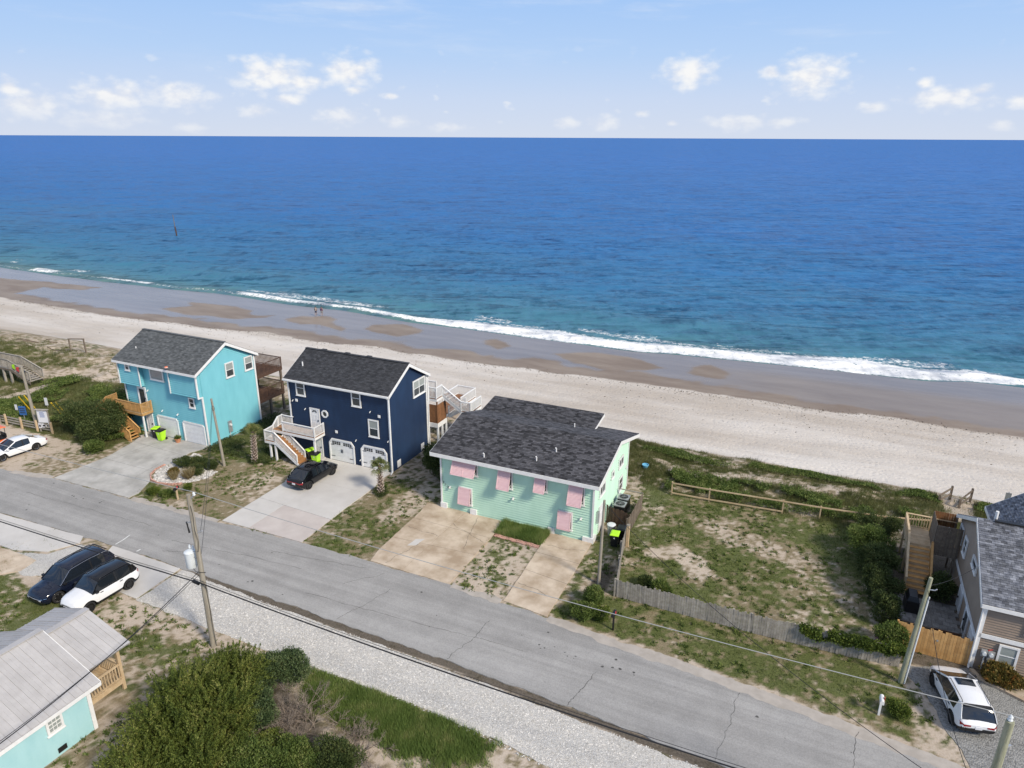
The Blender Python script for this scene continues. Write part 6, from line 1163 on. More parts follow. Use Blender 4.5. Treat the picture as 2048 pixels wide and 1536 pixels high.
for x, y, lb in ((-12.3, 48.7, 'grey air conditioner with round fan grille farther from the lattice screen'), (-12.25, 47.5, 'grey air conditioner with round fan grille right behind the lattice screen')):
    t = thing('air_conditioner', lb, 'air conditioner', (x, y, 0), 0, 'air conditioners beside the mint house'); obj('stand', MB().box(-.45, .45, -.45, .45, -.1, .25), MT['wood_brown'], t); obj('casing', MB().box(-.42, .42, -.42, .42, .25, 1.08), MT['black'], t)
    obj('top_panel', MB().loft([[(-.44, -.44, 1.08), (.44, -.44, 1.08), (.44, .44, 1.08), (-.44, .44, 1.08)], [(-.44, -.44, 1.15), (.44, -.44, 1.15), (.44, .44, 1.15), (-.44, .44, 1.15)]]), MT['steel'], t); f = obj('fan_grille', MB().lathe([(.02, 1.155), (.33, 1.155), (.35, 1.165)], n=20), MT['black'], t)
    for q in range(6): a = q * math.pi / 6; piece('grille_bar', f, MT['steel'], (.66, .012, .012), (0, 0, 1.18), Matrix.Rotation(a, 3, 'Z'))
t = thing('utility_drum', 'round pale grey lidded can beside the mint house', 'can', (-12.1, 44.7, 0)); obj('body', MB().lathe([(.25, 0), (.3, .75), (.31, .8)], n=16), MT['steel'], t); obj('lid', MB().lathe([(.33, .8), (.33, .85), (.2, .92), (.03, .94)], n=16), MT['transformer'], t)
def pot(label, x, y, z, r, h, mat, plant=True):
    t = thing('flower_pot', label, 'pot', (x, y, z)); obj('pot', MB().lathe([(r * .65, 0), (r * .95, h * .85), (r * 1.08, h * .86), (r * 1.08, h), (r * .92, h), (r * .88, h * .8), (.01, h * .78)], n=16, caps=False), MT[mat], t, smooth=True); return t
POT1 = pot('terracotta pot with a leafy plant between the turquoise garage doors', -54.95, 43.05, .06, .3, .42, 'terracotta'); POT2 = pot('pale pot at the foot of the fresh timber stair', -59.1, 42.4, .06, .2, .3, 'conc' if 'conc' in MT else 'conc_pink'); pot('empty mauve plastic pot inside the vine-grown fence', 5.75, 39.7, .03, .3, .5, 'mauve_pot'); pot('pale blue bucket in the dune sand behind the mint house', -12.4, 56.0, tz(-12.4, 56), .28, .4, 'blue_plastic')
# ---- beach things
t = thing('beach_frame', 'bare brown timber frame standing on the open beach', 'frame', (-89.3, 57.3, tz(-89.3, 57.3))); d = Vector((.9, .4, 0))
for s in (-1, 1): piece('post', t, MT['wood_brown'], (.14, .14, 2.1), d * s + Vector((0, 0, .75)))
stick('crossbeam', t, MT['wood_brown'], d * -1.1 + Vector((0, 0, 1.75)), d * 1.1 + Vector((0, 0, 1.75)), .14, .12)
t = thing('dune_walkover', 'grey raised boardwalk with railings crossing the dune', 'boardwalk', (-87.5, 47.5, 0)); wg = MT['wood_brown']
deck(t, -16, 1.2, -.7, .9, 2.0, MT['wood_grey'], .16, along='y', skirt=wg); railing(t, [(-16, -.68, 2.0), (-8, -.68, 2.0), (1.2, -.68, 2.0), (4.6, -.6, .9)], 1.1, MT['wood_grey'], gap=.16, bal=.05); railing(t, [(-16, .88, 2.0), (-8, .88, 2.0), (1.2, .88, 2.0), (4.6, .95, .9)], 1.1, MT['wood_grey'], gap=.16, bal=.05)
steps(t, (4.6, -.65, .75), (1.2, -.65, 2.0), (0, 1.5, 0), MT['wood_grey'], 9, .34, string=wg)
for x in (-12, -8, -4, -.2, 1.1):
    for y in (-.6, .8): post(t, x, y, -.3, 1.75, MT['wood_grey'], .2)
for x, m, lb in ((2.2, 'lime', 'lime green towel hung over the boardwalk rail'), (2.9, 'red', 'red towel hung over the boardwalk rail'), (3.9, 'navy', 'dark blue towel bundled on the boardwalk rail end')):
    z = 2.0 - (x - 1.2) * .324 + 1.12; obj('towel', MB().loft([[(-87.5 + x - .25, 46.82 + o, zz - (.16 if True else 0) * k / 1), (-87.5 + x + .25, 46.82 + o, zz - .16)] for k, (o, zz) in enumerate(((-.09, z - .55), (-.085, z - .0), (-.0, z + .04 + .02), (.085, z - .0), (.09, z - .4)))], caps=False, closed=False), MT[m], label=lb, cat='towel')
t = thing('beach_steps', 'brown timber handrails at the top of the sand path to the beach', 'handrail', (12.0, 60.8, tz(12, 60.8)))
for p, q in (((-1.3, -.6), (-.35, .7)), ((.1, -.8), (1.1, .9))):
    for (x, y), h in ((p, 1.0), (q, 1.35)): piece('post', t, MT['wood_brown'], (.15, .15, h), (x, y, h / 2 - .2))
    for z in (.35, .85): stick('rail', t, MT['wood_brown'], (*p, z - .1), (*q, z + .12), .06, .16)
t = thing('beach_sign', 'small grey-backed sign on a post at the beach edge', 'sign', (15.5, 61.6, tz(15.5, 61.6))); piece('post', t, MT['steel'], (.06, .06, 1.7), (0, .03, .8)); obj('board', MB().box(-.2, .2, -.02, .0, .9, 1.6), MT['steel'], t)
t = thing('channel_marker', 'lone timber pile standing out in the sea', 'marker pile', (-195.8, 165.3, SEA_Z)); obj('pile', MB().tube([(.5, 0, -2), (.35, 0, 1.5), (.2, 0, 3.0)], [.22, .21, .2], 10), MT['wood_dark'], t); obj('upper_stake', MB().tube([(.2, 0, 3.0), (.05, 0, 6.8)], [.11, .09], 8), MT['wood_brown'], t)
DW = ('long bleached driftwood trunk on the open beach', 'short grey driftwood limb lying against the long trunk', 'small driftwood stick beyond the long trunk', 'thin long driftwood pole beside the bare timber frame', 'stubby dark driftwood lump alone on the sand')
for i, (a, b, r) in enumerate((((-104, 58.3), (-100.6, 59.3), .12), ((-102.5, 58.1), (-101.2, 58.9), .08), ((-101.0, 60.4), (-100.4, 61.0), .07), ((-95.8, 57.3), (-90.2, 57.7), .07), ((-98.5, 59.6), (-97.8, 59.9), .14))):
    obj('driftwood', MB().tube([(a[0] + (b[0] - a[0]) * f, a[1] + (b[1] - a[1]) * f + .15 * math.sin(4 * f + i), tz(a[0] + (b[0] - a[0]) * f, a[1] + (b[1] - a[1]) * f) + .05) for f in np.linspace(0, 1, 7)], [r * (1 - .5 * f) for f in np.linspace(0, 1, 7)], 7), MT['wood_brown'], label=DW[i], cat='driftwood', group='driftwood on the beach')
# two people walking at the water's edge
def person(x, y, label, shirt, shorts, rz):
    z0 = tz(x, y); t = thing('person', label, 'person', (x, y, z0), rz, 'people walking by the water'); me = bpy.data.meshes.new('body')
    J = dict(pel=(0, 0, .95), sp=(0, 0, 1.15), ch=(0, .0, 1.36), nk=(0, .02, 1.5), hd=(0, .03, 1.62), tp=(0, .03, 1.74), ls=(.19, 0, 1.42), le=(.25, -.08, 1.14), lw=(.23, .05, .9), rs=(-.19, 0, 1.42), re=(-.25, .06, 1.14), rw=(-.23, .2, .93), lh=(.1, 0, .92), lk=(.11, .14, .5), la=(.1, .1, .08), lt=(.1, .27, .04), rh=(-.1, 0, .92), rk=(-.11, -.02, .5), ra=(-.1, -.28, .1), rt=(-.1, -.12, .04))
    R = dict(pel=.14, sp=.125, ch=.15, nk=.06, hd=.095, tp=.08, ls=.065, le=.048, lw=.036, rs=.065, re=.048, rw=.036, lh=.09, lk=.06, la=.04, lt=.035, rh=.09, rk=.06, ra=.04, rt=.035); ks = list(J); E = [('pel', 'sp'), ('sp', 'ch'), ('ch', 'nk'), ('nk', 'hd'), ('hd', 'tp'), ('ch', 'ls'), ('ls', 'le'), ('le', 'lw'), ('ch', 'rs'), ('rs', 're'), ('re', 'rw'), ('pel', 'lh'), ('lh', 'lk'), ('lk', 'la'), ('la', 'lt'), ('pel', 'rh'), ('rh', 'rk'), ('rk', 'ra'), ('ra', 'rt')]
    me.from_pydata([J[k] for k in ks], [(ks.index(a), ks.index(b)) for a, b in E], []); o = bpy.data.objects.new('body', me); COL.objects.link(o); o.parent = t; me.materials.append(M('skin_tone', (.30, .20, .15), None, .6)); sm = o.modifiers.new('skin', 'SKIN'); o.modifiers.new('sub', 'SUBSURF').levels = 1; o.modifiers['sub'].render_levels = 1
    for i, k in enumerate(ks): me.skin_vertices[0].data[i].radius = (R[k], R[k]); me.skin_vertices[0].data[i].use_root = (k == 'pel')
    obj('shirt', MB().lathe([(.17, .98), (.16, 1.15), (.185, 1.36), (.17, 1.44), (.08, 1.5)], n=12, caps=False), shirt, t); obj('shorts', MB().lathe([(.17, .66), (.185, .85), (.17, 1.0)], n=12, caps=False), shorts, t); obj('hair', MB().lathe([(.1, 1.63), (.105, 1.7), (.07, 1.77), (.01, 1.79)], (0, .01, 0), 10), M('dark_hair', (.03, .02, .015), None, .6), t)
person(-83.3, 97.7, 'tiny walker in pale shirt at the water edge of the beach', M('pale_shirt', (.33, .28, .25), None, .9), M('dark_shorts', (.05, .05, .08), None, .9), .4); person(-82.3, 98.1, 'tiny walker in dark shirt at the water edge of the beach', M('plum_shirt', (.12, .06, .12), None, .9), M('grey_shorts', (.2, .2, .2), None, .9), .4)
# ---- mulch bed edging, garden bed borders
t = thing('brick_edging', 'curved pink brick edging round the stone bed by the turquoise driveway', 'edging', (-49.5, 38, 0)); A = [(-51.9, 38.9), (-51.85, 37.9), (-51.4, 37.0), (-50.6, 36.4), (-49.6, 36.15), (-48.4, 36.4), (-47.5, 37.0)]; tot = []
for (a, b), (c, d) in zip(A[:-1], A[1:]): n_ = max(1, int(math.hypot(c - a, d - b) / .22)); tot += [(a + (c - a) * i / n_, b + (d - b) * i / n_, math.atan2(d - b, c - a)) for i in range(n_)]
for x, y, a in tot:
    for r in range(2): piece('brick', t, MT['brick'], (.2, .1, .085), (x + 49.5 + (.1 * math.cos(a) if r else 0), y - 38 + (.1 * math.sin(a) if r else 0), .05 + .09 * r), Matrix.Rotation(a + random.uniform(-.05, .05), 3, 'Z'))
def _rb(k_): x = RNG.uniform(-52, -46, k_); y = RNG.uniform(36, 42.2, k_); m_ = in_poly(x, y, ROCKBED); return x[m_], y[m_]
ROCKBED = [(-51.75, 38.9), (-51.7, 37.9), (-51.2, 37.1), (-50.5, 36.6), (-49.6, 36.35), (-48.4, 36.6), (-47.2, 37.6), (-46.6, 38.6), (-46.6, 40.0), (-48.8, 40.2), (-50.4, 41.8), (-51.6, 42.0), (-51.6, 40.1)]
rk = pebbles('stones', 2600, _rb, .06, .14, MT['rock'], .0); tag(rk, 'pale river stones filling the bed by the turquoise driveway', 'stones')
t = thing('brick_border', 'weathered brick border in front of the grassy bed at the mint house', 'edging', (-18.1, 41.0, 0))
for i in range(26):
    for r in range(3): piece('brick', t, MT['brick'], (.2, .095, .07), (-1.75 + i * .138 + random.uniform(-.02, .02), -.25 + r * .12 + .03 * math.sin(i) - i * .004, .04 + random.uniform(0, .02)), Matrix.Rotation(random.uniform(-.35, .35) + (1.57 if r == 1 else 0), 3, 'Z'))
obj('kerb', MB().prism([(10.25, 39.4), (10.45, 39.45), (10.75, 38.95), (14.8, 36.9), (14.7, 36.7), (10.6, 38.75)], -.1, .16), MT['conc_warm'], label='low tan concrete kerb edging the planting bed of the tan house', cat='kerb')
t = thing('grill', 'black covered grill on the pavers beside the tan house', 'grill', (7.65, 44.2, .02)); obj('cover', MB().loft([[(-.38, -.6, 0), (.38, -.6, 0), (.38, .6, 0), (-.38, .6, 0)], [(-.36, -.58, .85), (.36, -.58, .85), (.36, .58, .85), (-.36, .58, .85)], [(-.22, -.45, 1.15), (.22, -.45, 1.15), (.22, .45, 1.15), (-.22, .45, 1.15)]]), MT['black'], t); obj('handle', MB().box(-.42, -.38, -.3, .3, .8, .86), MT['black'], t)
t = thing('patio_bench', 'dark timber bench against the white doors of the tan house', 'bench', (9.3, 41.0, .02)); obj('seat', MB().box(-.9, .6, -.25, .2, .42, .48), MT['wood_dark'], t)
for x in (-.85, .55):
    for y in (-.2, .15): piece('leg', t, MT['wood_dark'], (.07, .07, .45), (x, y, .21))
obj('backrest', MB().box(-.9, .6, .2, .25, .5, .95), MT['wood_dark'], t)
pv = bpy.data.objects.new('paved_court', None); COL.objects.link(pv); pv['kind'] = 'structure'; MT['paver'] = M('grey_paver', (.16, .155, .15), (.24, .235, .225), .9, 3, bump=.2, objv=.18)
for j in range(14):
    for i in range(9): piece('paver', pv, MT['paver'], (.385, .385, .06), (6.75 + .4 * i + (.2 if j % 2 else 0), 40.15 + .4 * j, .03 + random.uniform(0, .008)))
for y in (42.2, 42.5): stick('kerb_timber', pv, MT['wood_brown'], (6.6, y, .1), (10.0, y - .25, .1), .12, .14)
# ================================================================ vegetation
LM = dict(
    cedar=leaf_mat('cedar_foliage', (.060, .092, .018), (.175, .215, .045), (.33, .33, .10), 1.0),
    myrtle=leaf_mat('grey_green_foliage', (.05, .085, .034), (.125, .175, .07), (.20, .24, .11), 1.5),
    dark=leaf_mat('dark_evergreen_foliage', (.034, .056, .018), (.095, .125, .038), (.17, .19, .07), 1.2),
    lush=leaf_mat('lush_green_foliage', (.062, .10, .022), (.15, .205, .05), (.25, .28, .09), 1.2),
    vine=leaf_mat('bright_vine_foliage', (.055, .090, .016), (.14, .19, .035), (.24, .28, .06), 2.0),
    olive=leaf_mat('olive_dune_grass', (.085, .098, .032), (.175, .18, .070), (.30, .27, .14), .5),
    grass=leaf_mat('lawn_blades', (.065, .095, .022), (.145, .172, .050), (.25, .23, .10), .5),
    deep=leaf_mat('deep_green_blades', (.12, .19, .045), (.225, .30, .085), (.36, .36, .15), .8),
    straw=leaf_mat('straw_blades', (.20, .150, .065), (.33, .265, .135), (.45, .38, .22), .8),
    autumn=leaf_mat('rusty_foliage', (.085, .085, .020), (.20, .15, .04), (.42, .19, .05), 3.0),
    palm=leaf_mat('palm_frond', (.075, .10, .028), (.165, .19, .06), (.33, .29, .13), 3.0))
TWIG = M('bare_twig', (.15, .115, .09), (.27, .225, .185), .9, 6, island=.3); BARK = M('bark', (.10, .075, .055), (.17, .135, .10), .9, 8, bump=.4)
def leaf_quads(P, D, L, Wd, curl=.25):                        # P roots, D unit directions; one bent, pointed leaf each
    n = len(P); r = RNG.normal(size=(n, 3)); s = np.cross(D, r); s /= np.linalg.norm(s, axis=1, keepdims=True) + 1e-9; nn = np.cross(s, D)
    L, Wd = np.broadcast_to(L, n)[:, None], np.broadcast_to(Wd, n)[:, None]
    a = P; b = P + D * L * .45 + s * Wd * .5 + nn * L * curl * .3; c = P + D * L + nn * L * -curl * .2; d = P + D * L * .45 - s * Wd * .5 + nn * L * curl * .3
    return np.stack([a, b, c, d], 1).reshape(-1, 3), np.arange(n * 4).reshape(n, 4)
def unit(v): return v / (np.linalg.norm(v, axis=-1, keepdims=True) + 1e-9)
def crown_points(lumps, n, inner=.45):
    vol = np.array([l[3] * l[4] * l[5] for l in lumps]) ** .75; ks = RNG.choice(len(lumps), n, p=vol / vol.sum()); Lp = np.array(lumps)[ks]
    d = unit(RNG.normal(size=(n, 3))); rad = (inner + (1 - inner) * RNG.random(n) ** .6) * (1 + .16 * np.sin(d[:, 0] * 5 + ks) * np.sin(d[:, 1] * 6 + ks * 2) + .10 * np.sin(d[:, 2] * 9 + ks))
    return Lp[:, :3] + d * rad[:, None] * Lp[:, 3:6], d
def lumpy(r, h, k, seed, low=.45):
    rnd = random.Random(seed); out = [(0, 0, h * .5, r * .78, r * .78, h * .5)]
    for i in range(k):
        a = rnd.uniform(0, 6.283); q = rnd.uniform(.35, .78) * r; z = rnd.uniform(low, .82) * h; s = rnd.uniform(.26, .46); out.append((q * math.cos(a), q * math.sin(a), z, r * s, r * s, min(h * .28, r * s * .9)))
    return out
def stems(parent, pts, h, r0=.07, n=6, spread=.6, mat=None):
    b = MB()
    for i in range(n):
        x, y, z = pts[RNG.integers(len(pts))]; b.tube([(RNG.uniform(-.1, .1), RNG.uniform(-.1, .1), -.15), (x * .3, y * .3, z * .45), (x * .8, y * .8, z * .9)], [r0, r0 * .65, r0 * .2], 6)
    return obj('trunk', b, mat or BARK, parent)
def shrub(name, label, x, y, r, h, mat, n=4500, leaf=(.10, .05), k=9, seed=1, z=0.0, scale=(1, 1), plume=False, up=.35, cat='shrub', group=None, inner=.5):
    t = thing(name, label, cat, (x, y, z), 0, group); lumps = [(a * scale[0], b * scale[1], c, d * scale[0], e * scale[1], f) for a, b, c, d, e, f in lumpy(r, h, k, seed)]
    if plume:                                                 # feathery sprays: each spray an axis with needles along it
        m = n // 46; P, d = crown_points(lumps, m, .66); ax = unit(d * .8 + RNG.normal(size=(m, 3)) * .25 + np.array([0, 0, up])); ln = RNG.uniform(.55, 1.15, m); q = np.repeat(np.arange(m), 46); f = RNG.random(len(q)) ** .8
        PP = P[q] + ax[q] * (ln[q] * f)[:, None] + RNG.normal(size=(len(q), 3)) * (.055 * (1.1 - f))[:, None]; DD = unit(ax[q] * .8 + RNG.normal(size=(len(q), 3)) * .42); V, F = leaf_quads(PP, DD, RNG.uniform(.8, 1.3, len(q)) * leaf[0] * (1.15 - .5 * f), leaf[1])
    else:
        P, d = crown_points(lumps, n, inner); D = unit(d * .7 + RNG.normal(size=(n, 3)) * .6 + np.array([0, 0, up])); V, F = leaf_quads(P, D, RNG.uniform(.7, 1.3, n) * leaf[0], RNG.uniform(.7, 1.3, n) * leaf[1])
    V[:, 2] = np.maximum(V[:, 2], .02); bulk('crown', V, F, LM[mat], t); stems(t, [l[:3] for l in lumps], h, .03 + .02 * r); return t
# near thicket: cedars, wax myrtles, vines
G1 = 'evergreens of the near thicket'
for i, (x, y, r, h, m, n, lb) in enumerate([(-25.6, 18.3, 1.55, 3.2, 'cedar', 26000, 'tall feathery olive-green cedar nearest the cottage porch'), (-24.9, 16.3, 1.6, 2.9, 'cedar', 24000, 'feathery cedar in the thicket corner by the cottage wall'), (-25.2, 20.4, 1.4, 2.6, 'cedar', 21000, 'feathery olive cedar below the transformer pole'),
        (-23.4, 17.9, 1.45, 2.7, 'cedar', 20000, 'olive cedar in the heart of the thicket'), (-22.7, 15.9, 1.5, 2.4, 'cedar', 18000, 'low spreading olive cedar at the thicket foot'), (-24.3, 14.6, 1.5, 2.4, 'cedar', 16000, 'cedar at the very foot of the thicket')]):
    shrub('cedar_tree', lb, x, y, r, h, m, int(n * 1.5), (.14, .038), 11, 100 + i, plume=True, up=.55, cat='tree', group=G1)
for i, (x, y, r, h, m, n, lb) in enumerate([(-24.4, 21.7, 1.3, 2.1, 'myrtle', 13000, 'grey-green wax myrtle by the foot of the transformer pole'), (-23.3, 22.9, 1.05, 1.9, 'myrtle', 10000, 'dark round myrtle overhanging the gravel strip'), (-22.5, 19.6, 1.1, 1.9, 'myrtle', 10000, 'bluish green myrtle beside the dead brush'),
        (-20.9, 17.0, 1.6, 2.0, 'lush', 15000, 'broad green shrub at the thicket foot'), (-19.2, 18.3, 1.3, 1.7, 'lush', 12000, 'rounded green shrub below the dead brush'), (-17.5, 19.2, 1.15, 1.6, 'dark', 10000, 'dark vine-covered shrub at the end of the thicket'), (-19.0, 16.4, 1.4, 1.6, 'dark', 11000, 'low dark shrub below the dead brush'), (-20.9, 18.6, .9, 1.3, 'cedar', 5000, 'small yellowish shrub among the dead brush')]):
    shrub('shrub', lb, x, y, r, h, m, n, (.11, .05), 12, 200 + i, up=.5, group=G1, inner=.4)
def dead_brush(label, x, y, r, h, n, seed, mat=TWIG):         # bare branching twigs
    rnd = random.Random(seed); t = thing('dead_shrub', label, 'shrub', (x, y, 0), 0, 'bare brush in the near thicket'); b = MB()
    def grow(p, d, L, rad, dep):
        q = p + d * L; b.tube([p, (p + q) / 2 + Vector((rnd.uniform(-.05, .05), rnd.uniform(-.05, .05), rnd.uniform(-.03, .05))), q], [rad, rad * .8, rad * .55], 4, False)
        if dep:
            for _ in range(3 if dep > 1 else 4): nd = (d + Vector((rnd.gauss(0, .55), rnd.gauss(0, .55), rnd.gauss(.05, .35)))).normalized(); grow(p.lerp(q, rnd.uniform(.4, 1)), nd, L * rnd.uniform(.5, .8), rad * .55, dep - 1)
    for i in range(n):
        a = rnd.uniform(0, 6.283); d = Vector((math.cos(a) * .9, math.sin(a) * .9, rnd.uniform(.5, 1.3))).normalized(); grow(Vector((rnd.gauss(0, r * .3), rnd.gauss(0, r * .3), -.05)), d, h * rnd.uniform(.5, .8), .028, 3)
    obj('branches', b, mat, t); return t
dead_brush('bare brown dead brush between the myrtle and the lush verge', -21.6, 20.9, 1.5, 1.5, 26, 1); dead_brush('dense brown twigs in the middle of the thicket', -20.2, 19.8, 1.4, 1.2, 22, 6); dead_brush('tangle of grey dead twigs below the myrtle', -21.4, 19.3, 1.5, 1.3, 22, 2); dead_brush('reddish brown brush at the edge of the bare sand', -17.6, 20.6, 1.4, .95, 26, 3); dead_brush('low brown brush behind the vine-covered shrub', -16.0, 19.2, 1.4, .8, 22, 4); dead_brush('pale dead sapling in the lush verge', -19.3, 21.8, .25, 1.3, 3, 5)
# garden and hedge shrubs
shrub('hedge_shrub', 'huge rounded dark green bush beside the turquoise driveway', -63.2, 41.0, 2.9, 3.5, 'dark', 30000, (.15, .08), 16, 31, scale=(1.35, .95), inner=.6)
shrub('shrub', 'small rounded green bush at the foot of the huge bush', -60.2, 38.1, 1.1, 1.2, 'lush', 6000, (.12, .06), 7, 32)
shrub('shrub', 'dense dark bush in the gap between the navy and mint houses', -27.9, 47.4, 1.7, 3.0, 'dark', 14000, (.13, .07), 12, 33, inner=.6); shrub('shrub', 'low dark bush behind the navy house corner', -29.8, 49.5, 1.3, 1.8, 'dark', 7000, (.13, .07), 8, 34)
for i, (x, y, r, h, m, n, lb) in enumerate([(5.9, 52.2, 1.5, 1.9, 'dark', 9000, 'dark hedge bush at the dune end of the yard hedge'), (5.3, 49.6, 1.5, 2.3, 'lush', 11000, 'tall green hedge bush before the timber side stair'), (5.5, 47.0, 1.4, 2.4, 'dark', 11000, 'dark hedge bush level with the foot of the side stair'), (5.8, 44.4, 1.2, 2.1, 'dark', 9000, 'dark hedge bush beside the covered grill'), (6.1, 41.9, 1.0, 1.9, 'dark', 8000, 'narrow dark hedge bush beside the paved court'), (6.2, 39.5, .9, 1.7, 'lush', 7000, 'green hedge bush at the corner of the honey-coloured fence')]):
    shrub('hedge_shrub', lb, x, y, r, h, m, n, (.12, .06), 9, 300 + i, group='hedge along the right side of the yard', inner=.55)
shrub('shrub', 'dark ivy-like shrub in the shade under the shower stall of the tan house', 9.3, 46.0, .95, 1.9, 'dark', 7000, (.13, .07), 8, 41)
shrub('shrub', 'bushy green shrub beside the pole at the mint driveway', -10.65, 36.0, .8, 1.4, 'lush', 6000, (.11, .05), 8, 42); shrub('shrub', 'lower spreading green shrub at the mint verge', -10.9, 34.7, .85, .95, 'lush', 5500, (.11, .05), 8, 43); shrub('shrub', 'small yellow-green shrub near the black mailbox', -9.8, 35.0, .6, .7, 'vine', 2600, (.1, .05), 6, 44)
shrub('shrub', 'small dark shrub inside the picket fence', -8.2, 39.4, .55, .75, 'dark', 2500, (.12, .05), 6, 45); shrub('shrub', 'spiky green clump inside the picket fence', -7.1, 38.9, .6, .85, 'lush', 2200, (.35, .05), 5, 46, up=.9); shrub('shrub', 'yellow-green shrub beside the white mailbox', 6.45, 34.0, .65, .85, 'vine', 3200, (.1, .05), 6, 47)
shrub('shrub', 'rust and green shrub in the kerbed bed of the tan house', 11.6, 38.9, .95, 1.0, 'autumn', 5500, (.15, .09), 8, 48, scale=(1.2, .8)); shrub('shrub', 'flowering grey-green shrub under the tan house window', 11.5, 39.4, .5, .8, 'myrtle', 2000, (.12, .06), 5, 49)
for i, (x, y, r, h, m, n, lb) in enumerate([(-50.2, 39.6, .95, .75, 'dark', 5000, 'spreading dark juniper at the driveway side of the stone bed'), (-48.9, 40.3, .95, .8, 'dark', 5000, 'spreading dark juniper in the middle of the stone bed'), (-47.7, 40.2, .8, .8, 'dark', 4200, 'dark juniper at the pole side of the stone bed'), (-48.0, 38.9, .7, .7, 'dark', 3200, 'small dark juniper among pale stones')]): shrub('juniper', lb, x, y, r, h, m, n, (.1, .045), 7, 400 + i, scale=(1.2, .9))
for i, (x, y, r, h, m, n, lb) in enumerate([(-49.7, 38.0, .55, .6, 'autumn', 1500, 'faded brownish plant on the pale stones'), (-46.9, 34.9, .6, .5, 'lush', 2200, 'low green clump near the cross-post mailbox'), (-48.3, 34.8, .55, .45, 'vine', 1800, 'yellow-green clump at the turquoise driveway mouth'), (-46.2, 36.4, .35, .55, 'vine', 900, 'small young yucca in the dry grass')]): shrub('plant', lb, x, y, r, h, m, n, (.16, .04), 5, 420 + i, cat='plant', up=.7)
def tussock(label, x, y, r, h, n, mat='straw'):               # arching ornamental grass
    t = thing('grass_clump', label, 'grass clump', (x, y, 0), 0); a = RNG.uniform(0, 6.283, n); out = RNG.uniform(.15, .9, n); D0 = unit(np.stack([np.cos(a) * out, np.sin(a) * out, np.ones(n)], 1)); P = np.stack([RNG.normal(0, r * .15, n), RNG.normal(0, r * .15, n), np.zeros(n)], 1); V, F = leaf_quads(P, D0, RNG.uniform(.6, 1.1, n) * h, .035, .5); bulk('blades', V, F, LM[mat], t)
tussock('straw-coloured tall grass clump on the stone bed', -47.9, 38.0, .5, 1.15, 420); tussock('second straw-coloured grass clump nearer the brick edging', -48.9, 37.3, .45, .9, 320)
for p_, r_ in ((POT1, .32), (POT2, .22)):
    n = 300; d = unit(RNG.normal(size=(n, 3)) * np.array([1, 1, .5]) + np.array([0, 0, .9])); V, F = leaf_quads(np.zeros((n, 3)) + np.array([0, 0, .36 if r_ > .3 else .25]) + d * .1 * RNG.random((n, 1)), d, r_ * RNG.uniform(.6, 1.3, n), .07); bulk('plant', V, F, LM['lush'], p_)
def palm(label, x, y, ht, crown, n, seed, upright=.4, lean=0.0):
    rnd = random.Random(seed); t = thing('palm_tree', label, 'palm tree', (x, y, 0), rnd.uniform(0, 6)); m = M('palm_trunk_fibre', (.075, .052, .038), (.13, .095, .07), .9, 5)
    tk = obj('trunk', MB().tube([(lean * f, 0, -.1 + ht * f) for f in np.linspace(0, 1, 8)], [.21, .21, .2, .185, .17, .155, .14, .12], 12), m, t); bt = M('leaf_base_stub', (.44, .34, .285), (.58, .49, .43), .9, 6, objv=.2)
    k = int(ht * 26)
    for i in range(k):                                        # criss-cross stubs of old leaf bases
        f = i / k; a = i * 2.3999; r = .2 - .08 * f; R = Matrix.Rotation(a, 3, 'Z') @ Matrix.Rotation(.62 + .25 * f, 3, 'Y') @ Matrix.Rotation(.35 if i % 2 else -.35, 3, 'X'); piece('leaf_stub', t, bt, (.035, .10, .30), (lean * f + math.cos(a) * (r + .035), math.sin(a) * (r + .035), ht * f * .97 + .06), R)
    top = Vector((lean, 0, ht)); cr = obj('crown', MB().lathe([(.12, 0), (.15, .12), (.05, .3)], tuple(top), 8), m, t)
    for i in range(n):
        a = i * 2.3999; el = rnd.uniform(-.45, 1.25) * 1.0 + upright * .4; L = crown * rnd.uniform(.75, 1.1); d = Vector((math.cos(a) * math.cos(el), math.sin(a) * math.cos(el), math.sin(el))); b = MB(); hub = top + Vector((0, 0, .1)) + d * (L * .5); b.tube([top + Vector((0, 0, .05)), top + Vector((0, 0, .1)) + d * (L * .25), hub], [.022, .018, .014], 5, False)
        side = d.cross(Vector((0, 0, 1))).normalized(); upv = side.cross(d)
        for j in range(17):
            th = (j / 16 - .5) * 3.6; ld = (d * math.cos(th) + side * math.sin(th)).normalized(); ll = L * .62 * (1 - .22 * abs(th) / 1.8); mid = hub + ld * (ll * .55) + upv * .03; tip = hub + ld * ll - Vector((0, 0, ll * rnd.uniform(.25, .6))); w = ld.cross(upv).normalized() * .028; b.add([hub, mid + w, tip, mid - w], [(0, 1, 2, 3)])
        obj('frond', b, LM['palm'], t)
palm('short palm with criss-cross trunk beside the navy house driveway', -31.33, 42.75, 2.35, 1.0, 20, 3); palm('young palm with spiky crown in the grass by the white stair', -45.07, 42.83, 2.85, 1.05, 16, 5, .8, -.15)
shrub('plant', 'ring of low dark growth round the foot of the driveway palm', -31.3, 42.7, .8, .3, 'deep' if False else 'dark', 1500, (.14, .04), 6, 61, cat='plant'); shrub('plant', 'ring of low growth round the foot of the young palm', -45.1, 42.8, .7, .3, 'dark', 1100, (.14, .04), 6, 62, cat='plant')
